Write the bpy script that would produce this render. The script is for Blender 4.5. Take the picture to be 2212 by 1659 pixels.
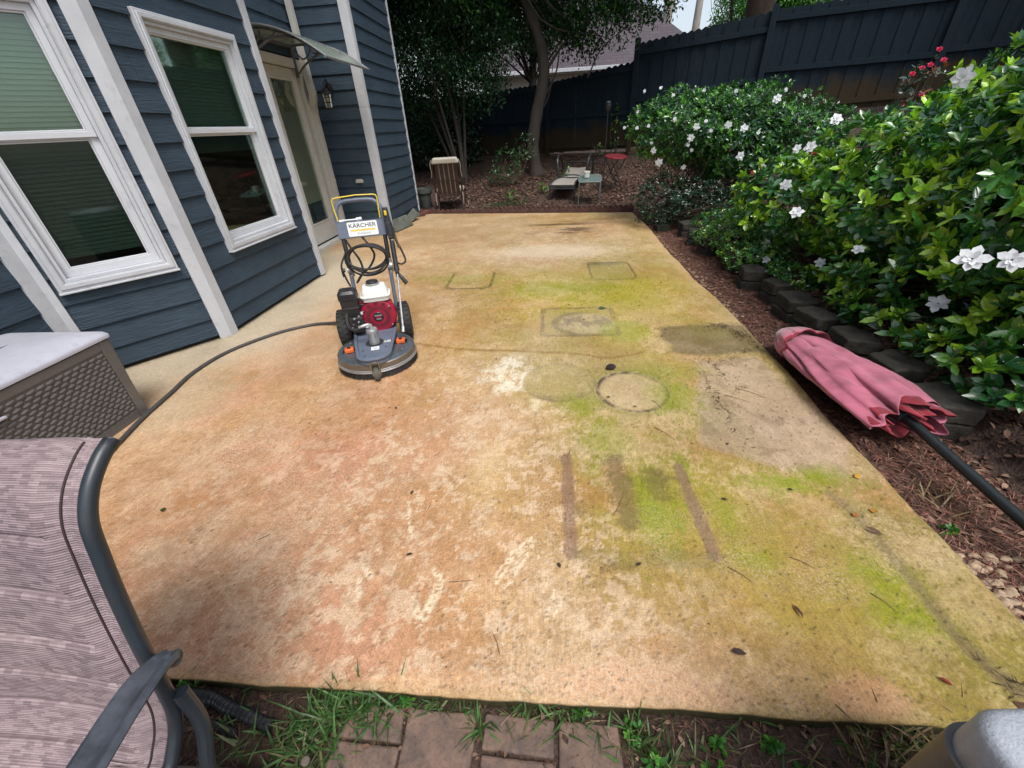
import bpy, bmesh, math, random
import numpy as np
from mathutils import Vector, Matrix
R = math.radians
for o in list(bpy.data.objects): bpy.data.objects.remove(o)
scene = bpy.context.scene
COL = scene.collection
# ---------------------------------------------------------------- camera
cam = bpy.data.cameras.new('camera'); cam_o = bpy.data.objects.new('camera', cam); COL.objects.link(cam_o)
scene.camera = cam_o
cam.sensor_width = 36.0; cam.lens = 36.0*868.81/2212.0; cam.clip_start = 0.02; cam.clip_end = 600
rv = Vector((0.99638449, 0.06965353, -0.04864503)); uv_ = Vector((0.00330055, 0.54040624, 0.84139777)); fw = Vector((-0.08489441, 0.83851624, -0.53822249))
M = Matrix((rv, uv_, -fw)).transposed().to_4x4(); M.translation = Vector((0, 0, 1.4)); cam_o.matrix_world = M
# ---------------------------------------------------------------- sky, sun, exposure
SUN_EL, SUN_AZ = R(62), R(150)      # azimuth from +Y, clockwise
w = bpy.data.worlds.new('World'); scene.world = w; w.use_nodes = True
nt = w.node_tree; nt.nodes.clear()
wo = nt.nodes.new('ShaderNodeOutputWorld'); bg = nt.nodes.new('ShaderNodeBackground'); sk = nt.nodes.new('ShaderNodeTexSky')
sk.sky_type = 'NISHITA'; sk.sun_disc = False; sk.sun_elevation = SUN_EL; sk.sun_rotation = SUN_AZ
sk.air_density = 1.0; sk.dust_density = 3.0; sk.ozone_density = 1.0
hs = nt.nodes.new('ShaderNodeHueSaturation'); hs.inputs['Saturation'].default_value = 0.55
nt.links.new(sk.outputs[0], hs.inputs['Color']); nt.links.new(hs.outputs[0], bg.inputs[0]); nt.links.new(bg.outputs[0], wo.inputs[0])
bg.inputs[1].default_value = 0.15
sl = bpy.data.lights.new('sun', 'SUN'); sl.energy = 1.7; sl.angle = R(24); sl.color = (1.0, 0.98, 0.955)
so = bpy.data.objects.new('sun', sl); COL.objects.link(so)
sd = Vector((math.sin(SUN_AZ)*math.cos(SUN_EL), math.cos(SUN_AZ)*math.cos(SUN_EL), math.sin(SUN_EL)))
so.rotation_euler = sd.to_track_quat('Z', 'Y').to_euler()
scene.view_settings.view_transform = 'Standard'; scene.view_settings.look = 'None'
scene.view_settings.exposure = 0.58; scene.view_settings.gamma = 1.0
scene.cycles.max_bounces = 8; scene.cycles.transparent_max_bounces = 16
scene.cycles.use_denoising = True
# ---------------------------------------------------------------- helpers
rng = np.random.default_rng(7); random.seed(7)
def lin(c):
    c = np.asarray(c, float)/255.0
    return np.where(c <= 0.04045, c/12.92, ((c+0.055)/1.055)**2.4)
def new_mat(name):
    m = bpy.data.materials.new(name); m.use_nodes = True
    n = m.node_tree; b = n.nodes['Principled BSDF']; return m, n, b
def tex(n, kind, scale, coords=None, **kw):
    t = n.nodes.new(kind); t.inputs['Scale'].default_value = scale
    for k, v in kw.items():
        t.inputs[k].default_value = v
    if coords is not None: n.links.new(coords, t.inputs['Vector'])
    return t
def coords(n, scale=(1, 1, 1)):
    tc = n.nodes.new('ShaderNodeTexCoord'); mp = n.nodes.new('ShaderNodeMapping'); mp.inputs['Scale'].default_value = scale
    n.links.new(tc.outputs['Object'], mp.inputs[0]); return mp.outputs[0]
def ramp(n, fac, stops):
    r = n.nodes.new('ShaderNodeValToRGB'); n.links.new(fac, r.inputs[0])
    e = r.color_ramp.elements
    while len(e) > 2: e.remove(e[-1])
    for i, (p, c) in enumerate(stops):
        x = e[i] if i < 2 else e.new(p)
        x.position = p; x.color = (*c, 1) if len(c) == 3 else c
    return r.outputs[0]
def mixc(n, fac, a, b, mode='MIX'):
    m = n.nodes.new('ShaderNodeMix'); m.data_type = 'RGBA'; m.blend_type = mode
    for s, v in ((0, fac), (6, a), (7, b)):
        if hasattr(v, 'is_linked') or isinstance(v, bpy.types.NodeSocket): n.links.new(v, m.inputs[s])
        else: m.inputs[s].default_value = v if s == 0 else (*v, 1) if len(v) == 3 else v
    return m.outputs[2]
def bump(n, b, h, strength=0.3, dist=0.01, prev=None):
    x = n.nodes.new('ShaderNodeBump'); x.inputs['Strength'].default_value = strength; x.inputs['Distance'].default_value = dist
    n.links.new(h, x.inputs['Height'])
    if prev is not None: n.links.new(prev, x.inputs['Normal'])
    n.links.new(x.outputs[0], b.inputs['Normal']); return x.outputs[0]
def simple(name, c, rough=0.6, c2=None, scale=6, metal=0, bs=0.0, bscale=60, stretch=(1, 1, 1), dirt=0.0, spec=0.5):
    m, n, b = new_mat(name)
    co = coords(n, stretch)
    c2 = c2 or tuple(x*0.75 for x in c)
    t = tex(n, 'ShaderNodeTexNoise', scale, co, Detail=6.0, Roughness=0.65)
    f = ramp(n, t.outputs[0], [(0.35, (0, 0, 0)), (0.65, (1, 1, 1))])
    out = mixc(n, f, c, c2)
    if dirt:
        t2 = tex(n, 'ShaderNodeTexNoise', scale*5, co, Detail=4.0)
        f2 = ramp(n, t2.outputs[0], [(0.58, (0, 0, 0)), (0.72, (dirt, dirt, dirt))])
        out = mixc(n, f2, out, tuple(x*0.35 for x in c))
    n.links.new(out, b.inputs['Base Color'])
    b.inputs['Roughness'].default_value = rough; b.inputs['Metallic'].default_value = metal
    b.inputs['Specular IOR Level'].default_value = spec
    if bs:
        t3 = tex(n, 'ShaderNodeTexNoise', bscale, co, Detail=4.0)
        bump(n, b, t3.outputs[0], bs, 0.004)
    return m
def tag(o, label=None, cat=None, group=None, kind=None):
    if label: o['label'] = label
    if cat: o['category'] = cat
    if group: o['group'] = group
    if kind: o['kind'] = kind
    return o
def empty(name, loc=(0, 0, 0), rz=0, label=None, cat=None, group=None):
    o = bpy.data.objects.new(name, None); COL.objects.link(o); o.location = loc; o.rotation_euler = (0, 0, rz); o.empty_display_size = 0.05
    return tag(o, label, cat, group)
def mesh_np(name, V, F, mat, parent=None, smooth=False, colors=None, nper=None, loc=None):
    """V (n,3); F (m,k) array or list of faces"""
    me = bpy.data.meshes.new(name); V = np.asarray(V, np.float32)
    if isinstance(F, np.ndarray):
        k = F.shape[1]; m = len(F)
        me.vertices.add(len(V)); me.vertices.foreach_set('co', V.ravel())
        me.loops.add(m*k); me.loops.foreach_set('vertex_index', F.astype(np.int32).ravel())
        me.polygons.add(m); me.polygons.foreach_set('loop_start', np.arange(0, m*k, k, dtype=np.int32))
        me.polygons.foreach_set('loop_total', np.full(m, k, np.int32)); me.update(calc_edges=True)
    else: me.from_pydata([tuple(v) for v in V], [], F); me.update()
    if smooth: me.polygons.foreach_set('use_smooth', np.ones(len(me.polygons), bool))
    if colors is not None:
        a = me.color_attributes.new('Col', 'FLOAT_COLOR', 'POINT')
        c = np.ones((len(V), 4), np.float32); c[:, :3] = colors; a.data.foreach_set('color', c.ravel())
    me.validate()
    if mat: me.materials.append(mat)
    o = bpy.data.objects.new(name, me); COL.objects.link(o)
    if parent: o.parent = parent
    if loc: o.location = loc
    return o
class MB:
    """collects shapes, builds ONE mesh object"""
    def __init__(s): s.v = []; s.f = []; s.sm = []
    def add(s, V, F, smooth=False):
        b = len(s.v); s.v += [tuple(v) for v in V]; s.f += [tuple(b+i for i in f) for f in F]; s.sm += [smooth]*len(F); return s
    def box(s, c, d, rot=None, taper=1.0):
        hx, hy, hz = d[0]/2, d[1]/2, d[2]/2
        P = [Vector((x*hx*(taper if z > 0 else 1), y*hy*(taper if z > 0 else 1), z*hz)) for z in (-1, 1) for y in (-1, 1) for x in (-1, 1)]
        if rot is not None: P = [rot @ p for p in P]
        c = Vector(c); P = [p+c for p in P]
        return s.add(P, [(0, 2, 3, 1), (4, 5, 7, 6), (0, 1, 5, 4), (1, 3, 7, 5), (3, 2, 6, 7), (2, 0, 4, 6)])
    def prism(s, poly, z0, z1, fn=None):
        n = len(poly); fn = fn or (lambda x, y, z: (x, y, z))
        V = [fn(x, y, z0) for x, y in poly]+[fn(x, y, z1) for x, y in poly]
        F = [tuple(range(n-1, -1, -1)), tuple(range(n, 2*n))]+[(i, (i+1) % n, n+(i+1) % n, n+i) for i in range(n)]
        return s.add(V, F)
    def tube(s, pts, r, seg=8, closed=False, cap=True, flat=None):
        P = [Vector(p) for p in pts]; n = len(P)
        rr = list(r) if hasattr(r, '__len__') else [r]*n
        T = []
        for i in range(n):
            a = P[(i-1) % n] if (closed or i > 0) else P[i]; b = P[(i+1) % n] if (closed or i < n-1) else P[i]
            T.append((b-a).normalized())
        up = Vector((0, 0, 1)) if abs(T[0].z) < 0.9 else Vector((1, 0, 0))
        N = (up-T[0]*up.dot(T[0])).normalized(); V = []
        for i in range(n):
            N = (N-T[i]*N.dot(T[i]))
            N = N.normalized() if N.length > 1e-6 else T[i].orthogonal().normalized()
            B = T[i].cross(N)
            for k in range(seg):
                a = 2*math.pi*k/seg
                fx, fy = (flat if flat else (1, 1))
                V.append(P[i]+N*math.cos(a)*rr[i]*fx+B*math.sin(a)*rr[i]*fy)
        F = []
        for i in range(n if closed else n-1):
            j = (i+1) % n
            for k in range(seg):
                F.append((i*seg+k, i*seg+(k+1) % seg, j*seg+(k+1) % seg, j*seg+k))
        if cap and not closed:
            F.append(tuple(range(seg-1, -1, -1))); F.append(tuple((n-1)*seg+k for k in range(seg)))
        return s.add(V, F, True)
    def lathe(s, prof, seg=24, c=(0, 0, 0), rot=None, smooth=True, a0=0, a1=2*math.pi):
        V = []; n = len(prof); c = Vector(c)
        for k in range(seg):
            a = a0+(a1-a0)*k/seg
            for (r, z) in prof:
                p = Vector((r*math.cos(a), r*math.sin(a), z)); V.append((rot @ p if rot is not None else p)+c)
        F = []
        for k in range(seg):
            j = (k+1) % seg
            for i in range(n-1):
                F.append((k*n+i, j*n+i, j*n+i+1, k*n+i+1))
        return s.add(V, F, smooth)
    def build(s, name, mat, parent=None, bev=0.0, sub=0, seg=2, loc=None, sharp=35):
        me = bpy.data.meshes.new(name); me.from_pydata(s.v, [], s.f); me.update()
        me.polygons.foreach_set('use_smooth', np.array(s.sm, bool) if not bev else np.ones(len(me.polygons), bool))
        if any(s.sm) or bev: me.set_sharp_from_angle(angle=R(sharp))
        me.validate()
        if mat: me.materials.append(mat)
        o = bpy.data.objects.new(name, me); COL.objects.link(o)
        if parent: o.parent = parent
        if bev:
            m = o.modifiers.new('bevel', 'BEVEL'); m.width = bev; m.segments = seg; m.limit_method = 'ANGLE'; m.angle_limit = R(40)
        if sub:
            m = o.modifiers.new('sub', 'SUBSURF'); m.levels = sub; m.render_levels = sub
        if loc: o.location = loc
        return o
def smooth_path(pts, n=8, closed=False):
    P = [Vector(p) for p in pts]; out = []; m = len(P)
    rngi = range(m) if closed else range(m-1)
    for i in rngi:
        p0 = P[(i-1) % m] if closed or i > 0 else P[i]*2-P[i+1]
        p1 = P[i]; p2 = P[(i+1) % m]
        p3 = P[(i+2) % m] if closed or i+2 < m else P[i+1]*2-P[i]
        for k in range(n):
            t = k/n
            out.append(0.5*((2*p1)+(-p0+p2)*t+(2*p0-5*p1+4*p2-p3)*t*t+(-p0+3*p1-3*p2+p3)*t**3))
    if not closed: out.append(P[-1])
    return out
def rectpath(w, h, r, n=5, cx=0, cy=0):
    out = []
    for (sx, sy, a0) in ((1, 1, 0), (-1, 1, 90), (-1, -1, 180), (1, -1, 270)):
        for k in range(n+1):
            a = R(a0+90*k/n); out.append((cx+sx*(w/2-r)+r*math.cos(a), cy+sy*(h/2-r)+r*math.sin(a)))
    return out
def vnoise(x, y, scale, seed, octaves=4, pers=0.5):
    x = np.asarray(x, float); y = np.asarray(y, float); tot = np.zeros_like(x); amp = 1; s = 0
    for o in range(octaves):
        g = np.random.default_rng(seed+o*17).random((257, 257)); g[256] = g[0]; g[:, 256] = g[:, 0]
        X = x*scale*2**o; Y = y*scale*2**o
        xi = np.floor(X).astype(int); yi = np.floor(Y).astype(int); fx = X-xi; fy = Y-yi
        fx = fx*fx*(3-2*fx); fy = fy*fy*(3-2*fy); xi %= 256; yi %= 256
        a = g[xi, yi]*(1-fx)+g[xi+1, yi]*fx; b = g[xi, yi+1]*(1-fx)+g[xi+1, yi+1]*fx
        tot += amp*(a*(1-fy)+b*fy); s += amp; amp *= pers
    return tot/s
def sstep(a, b, x):
    t = np.clip((x-a)/(b-a), 0, 1); return t*t*(3-2*t)
# ---------------------------------------------------------------- terrain height
def zt(x, y):
    x = np.asarray(x, float); y = np.asarray(y, float)
    z = -0.055+0.68*np.clip((y-8.3)/4.0, 0, 1)
    z = z+0.17*sstep(2.08, 2.16, x)*sstep(8.2, 7.2, y)+0.22*np.clip(x-2.2, 0, 5)*sstep(0.5, 2.5, y)
    return z
# ================================================================ ground
def stretch(a, b, n, c0, c1, nn):
    return np.concatenate([np.linspace(a, c0, n)[:-1], np.linspace(c0, c1, nn), np.linspace(c1, b, n)[1:]])
gx = stretch(-150, 150, 14, -5, 7, 200); gy = stretch(-150, 200, 14, -1.5, 14, 240)
GX, GY = np.meshgrid(gx, gy); bumpz = (vnoise(GX, GY, 1.5, 3)-0.5)*0.05
bumpz *= np.where((GX > -3.4) & (GX < 2.0) & (GY > 0.2) & (GY < 8.4), 0.2, 1.0)
GZ = zt(GX, GY)+bumpz
GZ = np.where((GX > -3.6) & (GX < 1.48) & (GY > 0.55) & (GY < 7.9), -0.2, GZ)
ii = np.arange(len(gy)*len(gx)).reshape(len(gy), len(gx))
GF = np.stack([ii[:-1, :-1].ravel(), ii[:-1, 1:].ravel(), ii[1:, 1:].ravel(), ii[1:, :-1].ravel()], 1)
m_soil, n, b = new_mat('soil')
co = coords(n); t = tex(n, 'ShaderNodeTexNoise', 9, co, Detail=8.0, Roughness=0.7)
c = ramp(n, t.outputs[0], [(0.3, (0.018, 0.011, 0.008)), (0.55, (0.06, 0.034, 0.024)), (0.75, (0.12, 0.07, 0.05))])
t2 = tex(n, 'ShaderNodeTexNoise', 70, co, Detail=6.0)
n.links.new(mixc(n, 0.45, c, ramp(n, t2.outputs[0], [(0.3, (0.01, 0.007, 0.005)), (0.7, (0.14, 0.085, 0.06))])), b.inputs['Base Color'])
b.inputs['Roughness'].default_value = 0.9; bump(n, b, t2.outputs[0], 0.9, 0.02)
ground = mesh_np('ground', np.stack([GX.ravel(), GY.ravel(), GZ.ravel()], 1), GF, m_soil, smooth=True); tag(ground, 'dark damp soil of the back yard', kind='structure')
# ================================================================ patio slab
CTRL = [(-2.01,7.66,186,163,112),(-1.08,7.70,184,160,108),(0.17,7.58,190,165,112),(1.20,7.46,190,150,105),(-1.83,6.54,198,168,118),(-0.81,6.10,188,165,105),(0.15,6.56,170,140,100),(0.88,6.77,188,150,105),(1.44,6.35,185,165,115),(-2.01,5.25,205,180,135),(-1.31,5.17,200,176,126),(-0.61,5.43,205,188,145),(0.12,5.23,208,190,150),(0.88,5.26,178,160,95),(1.49,5.19,190,170,115),(1.52,4.19,198,165,125),(-0.96,4.56,175,158,92),(-0.15,4.33,176,160,85),(0.56,3.98,180,165,80),(1.16,4.22,170,155,80),(-1.31,3.83,188,150,92),(-0.59,3.79,190,162,95),(0.09,3.81,182,168,80),(0.93,3.58,190,165,85),(1.41,3.44,198,168,110),(-2.10,2.66,205,180,140),(-2.32,3.90,205,178,140),(-2.08,2.38,208,165,115),(-2.40,2.19,205,170,120),(-0.99,2.96,186,150,88),(-0.49,2.94,185,158,92),(-0.11,2.93,182,155,95),(0.79,2.90,185,165,82),(1.11,2.81,140,125,88),(1.39,2.69,165,145,90),(-1.49,2.19,205,165,112),(-0.96,2.02,198,145,100),(-0.74,2.36,200,160,105),(-0.32,2.35,228,208,170),(0.00,2.55,175,155,95),(0.39,2.54,160,140,90),(0.82,2.34,180,160,85),(-2.04,1.61,212,170,118),(-1.49,1.62,200,155,105),(-0.96,1.62,200,150,108),(-0.48,1.83,205,165,112),(-0.22,1.97,225,200,155),(0.13,1.84,175,160,95),(0.55,1.76,160,145,70),(1.10,1.93,185,158,115),(1.20,1.61,195,168,130),(1.42,1.84,160,135,85),(-1.92,1.18,212,165,118),(-1.46,1.19,205,155,115),(-1.02,1.20,205,155,115),(-0.61,1.30,205,155,112),(-0.26,1.33,212,170,120),(-0.06,1.28,195,155,100),(0.26,1.40,165,145,75),(0.49,1.47,150,145,60),(0.67,1.35,165,150,70),(1.06,1.34,160,150,65),(1.34,1.32,145,125,80),(-1.48,0.80,212,165,122),(-1.11,0.82,208,158,122),(-0.79,0.93,208,158,118),(-0.42,0.94,205,150,112),(-0.11,0.95,200,155,98),(0.20,1.07,170,142,82),(0.41,1.07,155,142,60),(0.46,1.17,145,150,50),(0.77,1.08,178,150,75),(1.06,1.14,172,150,72),(1.38,1.10,150,132,80),(-1.19,0.57,205,150,118),(-0.88,0.58,208,155,122),(-0.60,0.67,212,165,130),(-0.29,0.71,205,152,108),(0.03,0.74,190,150,90),(0.27,0.82,170,138,80),(0.50,0.80,175,142,75),(0.76,0.87,180,150,78),(1.01,0.90,165,145,65),(1.19,0.83,150,138,55),(1.40,0.83,135,125,70),(-0.83,0.51,205,160,125),(-0.39,0.51,212,172,130),(-0.12,0.59,205,165,118),(0.23,0.56,222,180,145),(0.53,0.65,185,145,85),(0.71,0.60,195,150,100),(0.89,0.57,205,160,115),(1.13,0.66,165,148,70),(1.30,0.63,125,118,60),(0.36,0.52,222,182,148),(0.09,0.51,215,175,135),(1.03,0.70,165,150,70),(1.47,1.01,140,125,70)]
ctrl = np.array(CTRL, float)
k_ = .24-.12*np.clip(ctrl[:, :1], -1, 1); ctrl[:, 2:5] = ctrl[:, 2:5]*(1-k_)+np.where(ctrl[:, :1] < -.2, np.array([[214, 176, 156]]), np.array([[196, 174, 146]]))*k_
def edge_right(y):
    xs = np.interp(y, [0.4, .95, 1.16, 1.43, 1.78, 2.33, 3.09, 3.66, 4.17, 4.6, 5.29, 6.65, 8.2], [1.51, 1.5, 1.5, 1.51, 1.51, 1.54, 1.55, 1.55, 1.51, 1.53, 1.52, 1.58, 1.55])
    return xs+(vnoise(y, y*0+1.3, 9, 91)-0.5)*0.022
ys = [0.0]; st = 0.0065
while ys[-1] < 8.0:
    ys.append(ys[-1]+st); st = min(0.03, st*1.0055)
ys = np.array(ys)/ys[-1]
us = np.linspace(0, 1, 560)
U, Vv = np.meshgrid(us, ys)
X0 = -3.45
Yn = 0.487+(vnoise(U*5, U*0+.7, 5, 33)-0.5)*0.016
Yf = 8.62-(0.71)*((-3.45+U*5.0+2.57)/4.12)
SY = Yn+(Yf-Yn)*Vv; SX = X0+(edge_right(SY)-X0)*U
def seg_d(px, py, a, b_):
    ax, ay = a; bx, by = b_; dx, dy = bx-ax, by-ay; L = dx*dx+dy*dy
    t = np.clip(((px-ax)*dx+(py-ay)*dy)/L, 0, 1); return np.hypot(px-ax-t*dx, py-ay-t*dy), t
def poly_d(px, py, P):
    d = None
    for a, b_ in zip(P[:-1], P[1:]):
        e, _ = seg_d(px, py, a, b_); d = e if d is None else np.minimum(d, e)
    return d
def rrect(px, py, cx, cy, hw, hh, rot=0.0, p=4):
    c_, s_ = math.cos(rot), math.sin(rot); qx = (px-cx)*c_+(py-cy)*s_; qy = -(px-cx)*s_+(py-cy)*c_
    return (np.abs(qx/hw)**p+np.abs(qy/hh)**p)**(1/p)
px, py = SX.ravel(), SY.ravel()
wx = px+(vnoise(px, py, 1.6, 11)-0.5)*0.55+(vnoise(px, py, 9, 12, 3)-0.5)*0.10; wy = py+(vnoise(px, py, 1.6, 13)-0.5)*0.55+(vnoise(px, py, 9, 14, 3)-0.5)*0.10
C = np.zeros((len(px), 3)); W = np.zeros(len(px)); LC = lin(ctrl[:, 2:5])
for i in range(len(ctrl)):
    cx, cy = ctrl[i, :2]; sg = 0.15+0.055*cy
    d2 = ((wx-cx)**2+((wy-cy)*0.85)**2)/(2*sg*sg); wgt = np.exp(-np.minimum(d2, 60))+1e-5/(1+d2**2)
    C += wgt[:, None]*LC[i]; W += wgt
C /= W[:, None]
n1 = vnoise(px, py, 2.2, 21, 5, .6); n2 = vnoise(px, py, 14, 22, 4, .65); n3 = vnoise(px, py, 55, 23, 3, .7); n4 = vnoise(px*1.0, py*0.25, 60, 24, 2, .6)
def over(mask, rgb, mode=0):
    global C
    m_ = np.clip(mask, 0, 1)[:, None]; C = C*(1-m_)+m_*lin(rgb) if mode == 0 else C*(1-m_+m_*np.array(rgb))
r0 = np.random.default_rng(2).random(len(px)); fray = (n2-0.5)*0.9+(n3-0.5)*0.8+(r0-.5)*.45; n2 = n2+(r0-.5)*.22; n3 = n3+(r0-.5)*.25
wear = np.zeros(len(px))
# general mottling: bleached flecks and rusty patches
over(sstep(.50, .66, n1+fray*.35)*0.42, (232, 204, 172)); over(sstep(.56, .72, vnoise(px, py, 3.1, 41, 5, .6)+fray*.2)*.4, (184, 132, 88))
over(sstep(.56, .74, vnoise(px, py, 1.2, 44, 5, .6)+fray*.2)*.4*sstep(-1.3, 0, px), (164, 156, 78)); over(sstep(.5, .7, vnoise(px, py, 2.0, 46, 5, .65)+fray*.2)*.5*sstep(-.2, -1.0, px)*sstep(3.2, 1.6, py), (206, 150, 128))
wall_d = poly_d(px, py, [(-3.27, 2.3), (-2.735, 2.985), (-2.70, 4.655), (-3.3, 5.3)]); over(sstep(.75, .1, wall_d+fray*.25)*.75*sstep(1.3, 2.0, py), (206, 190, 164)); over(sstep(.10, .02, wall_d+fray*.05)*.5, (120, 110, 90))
C *= (0.86+0.28*n2+0.20*(n3-.5)+0.0)[:, None]
C *= (1+0.16*(n4-.5)*sstep(2.2, 1.0, py)*sstep(-.7, 0.1, px))[:, None]
over(sstep(.52, .78, vnoise(px, py*.5, 10, 77, 4, .7)+(n3-.5)*.5)*.5*sstep(5.0, 6.0, py)*0.8, (214, 196, 156))
# chalky wear: crisp pale flecks where traffic has worn the surface
wn = vnoise(px, py, 17, 191, 5, .8); reg = sstep(1.3, .2, np.hypot((px+.35)/.75, (py-1.6)/1.3))*.9+sstep(1.2, .3, np.hypot((px+.2)/1.0, (py-.75)/.45))*.7+sstep(1.2, .3, np.hypot((px+1.3)/.9, (py-1.1)/.8))*.45+sstep(1.2, .3, np.hypot((px-.1)/1.4, (py-5.6)/1.2))*.6+.12
over(sstep(.53, .585, wn+(r0-.5)*.06+(vnoise(px, py, 1.4, 193, 3)-.5)*.16)*np.clip(reg, 0, 1)*.72, (238, 212, 184))
over(sstep(.56, .60, vnoise(px, py, 12, 195, 6, .78)+(vnoise(px, py, 1.1, 197, 3)-.5)*.16)*.24, (160, 122, 84))
# far purple-brown stains
streak = vnoise(px*.6, py*2.2, 3.4, 51, 5, .6)
over(sstep(.42, .56, streak+(n2-.5)*.3)*sstep(1.15, .45, rrect(px, py, .22, 6.75, .62, .62))*.85, (96, 72, 58))
over(sstep(.44, .58, streak)*sstep(1.1, .5, rrect(px, py, 1.0, 7.2, .45, .35))*.5, (130, 104, 80))
over(sstep(1.2, .5, rrect(px, py, .1, 5.4, .95, .38, 0, 2)+fray*.9)*.75, (232, 216, 190))
# rectangular furniture marks
def outline(cx, cy, hw, hh, width, amt, rot=0, open_top=False, p=8, col=(66, 60, 46)):
    d = np.abs(rrect(px, py, cx, cy, hw, hh, rot, p)-1)*min(hw, hh)
    m_ = sstep(width, width*.4, d+(n2-.5)*.03)*np.clip(.5+(n2-.35)*2.0, .2, 1)*amt
    if open_top: m_ = m_*sstep(cy+hh*.95, cy+hh*.6, py)
    over(m_, col)
outline(.72, 4.52, .23, .31, .022, .85); over(sstep(1.02, .9, rrect(px, py, .72, 4.52, .22, .30, 0, 8))*.38, (126, 132, 78))
over(sstep(1.5, .3, np.hypot((px-.6)/1.0, (py-3.8)/.9)+fray*.7)*.45, (176, 160, 62)); over(sstep(1.5, .3, np.hypot((px-1.0)/.6, (py-.9)/.5)+fray*.7)*.3, (150, 136, 58))
over(sstep(1, .6, rrect(px, py, .66, 4.78, .22, .09, 0, 4)+fray*.6)*.6, (104, 106, 78))
outline(-.82, 4.32, .235, .29, .022, .75, 0, True); outline(-.82, 4.32, .235, .29, .016, .3)
over(sstep(1.02, .93, rrect(px, py, .27, 3.16, .29, .27, 0, 10))*.5, (160, 150, 98)); outline(.27, 3.16, .30, .28, .028, .7, 0, False, 14, (98, 84, 66))
rr_ = np.hypot((px-.33)/.23, (py-3.11)/.20); over(sstep(1.06, .92, rr_+(n2-.5)*.12)*.75, (196, 182, 146)); over(sstep(1, .9, rr_)*sstep(.42, .58, vnoise(px, py, 11, 151, 4, .7))*.7, (138, 124, 104)); over(sstep(.22, .05, np.abs(rr_-1.12))*sstep(.1, -.15, px-.33+(n2-.5)*.1)*.6, (112, 106, 84))
over(sstep(.24, .16, np.hypot(px-.62, py-2.96))*.4, (150, 170, 60))
# dark damp rectangle and bleached rectangle beside it
over(sstep(1.08, .86, rrect(px, py, 1.22, 2.80, .35, .25, .05, 7)+(n2-.5)*.2)*.75, (106, 94, 66))
over(sstep(1.04, .93, rrect(px, py, .66, 2.83, .12, .16, .4, 3)+fray*.5)*.0, (0, 0, 0))
bigm = np.ones_like(px); 
for (a, b_) in (((1.02, 2.45), (1.42, 2.5)), ((1.42, 2.5), (1.49, 1.62)), ((1.49, 1.62), (1.33, 1.39)), ((1.33, 1.39), (1.10, 1.45)), ((1.10, 1.45), (.79, 1.61)), ((.79, 1.61), (1.02, 2.45))):
    ex_, ey_ = b_[0]-a[0], b_[1]-a[1]; L = math.hypot(ex_, ey_); sdv = ((px-a[0])*ey_-(py-a[1])*ex_)/L
    bigm = np.minimum(bigm, sstep(-.035, .02, sdv+(n2-.5)*.05))
over(bigm*.78*np.clip(.65+.7*(n1-.3), 0, 1), (208, 186, 164)); over(bigm*sstep(.55, .68, vnoise(px, py, 7, 63, 5, .7))*.5, (138, 116, 92))
over(bigm*sstep(1.12, 1.0, px+(n2-.5)*.1)*.3, (150, 138, 105))
# circles left by plant pots
rr_ = np.hypot(px-.525, (py-2.1)*.98)/.225
over(sstep(1.30, 1.0, rr_+fray*.12)*.45, (128, 138, 52))
over(sstep(1.0, .97, rr_)*.9, (212, 190, 150)); over(sstep(.1, .03, np.abs(rr_-.93))*np.clip(.35+(n2-.4)*3, .25, .95), (84, 66, 52)); over(sstep(1.03, 1.0, rr_)*sstep(.975, 1.0, rr_)*.6, (214, 196, 150))
over(sstep(.04, .01, np.abs(rr_-.82))*.3*sstep(.45, .6, n2), (120, 96, 70)); over(sstep(.7, .2, rr_+fray)*.3, (170, 140, 106))
rr_ = np.hypot(px-.08, py-2.21)/.235
over(sstep(1.0, .95, rr_)*.45, (180, 168, 120)); over(sstep(.045, .01, np.abs(rr_-.98))*.45, (138, 122, 92)); over(sstep(1.25, .55, np.hypot((px+.25)/.19, (py-2.32)/.26)+fray*.8)*sstep(.38, .58, vnoise(px, py, 8, 141, 5, .7)+(r0-.5)*.2)*1.2*sstep(.90, 1.05, rr_+(n2-.5)*.2), (250, 240, 216)); over(sstep(1.3, .5, np.hypot((px+.08)/.10, (py-2.02)/.16)+fray*.8)*sstep(.4, .6, vnoise(px, py, 8, 142, 5, .7))*.9*sstep(.98, 1.04, rr_), (236, 220, 186))
over(sstep(.55, .9, rr_)*sstep(1, .95, rr_)*sstep(2.12, 2.0, py)*sstep(.4, .6, n2)*.7, (120, 104, 84))
over(sstep(1.2, .3, np.hypot((px+.28)/.10, (py-1.45)/.28)+fray*1.1)*.6, (228, 200, 158))
# green algae
for (cx, cy, sx, sy, a) in ((.18, 1.93, .12, .14, .7), (.30, 1.62, .15, .22, .6), (.44, 1.25, .13, .24, .7), (.43, 1.12, .14, .12, .5), (1.06, 1.36, .15, .07, .7), (1.25, 1.42, .14, .05, .6), (.0, 3.95, .45, .25, .5), (-.93, 4.35, .5, .2, .45), (.5, 4.0, .7, .25, .45), (1.18, .90, .11, .10, .7), (1.17, .76, .12, .07, .6), (.74, 1.18, .06, .12, .6), (.76, 2.02, .16, .22, .7), (1.28, 2.92, .15, .12, .2), (.65, 1.44, .05, .1, .8), (.8, 2.35, .3, .12, .4), (.15, 2.55, .4, .1, .0), (.78, .97, .1, .05, .5), (1.1, 1.34, .3, .07, .25), (.62, 3.6, .5, .2, .35)):
    over(sstep(1.5, .1, np.hypot((px-cx)/sx, (py-cy)/sy)+fray*1.2)*a*.95, (138, 152, 40))
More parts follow.
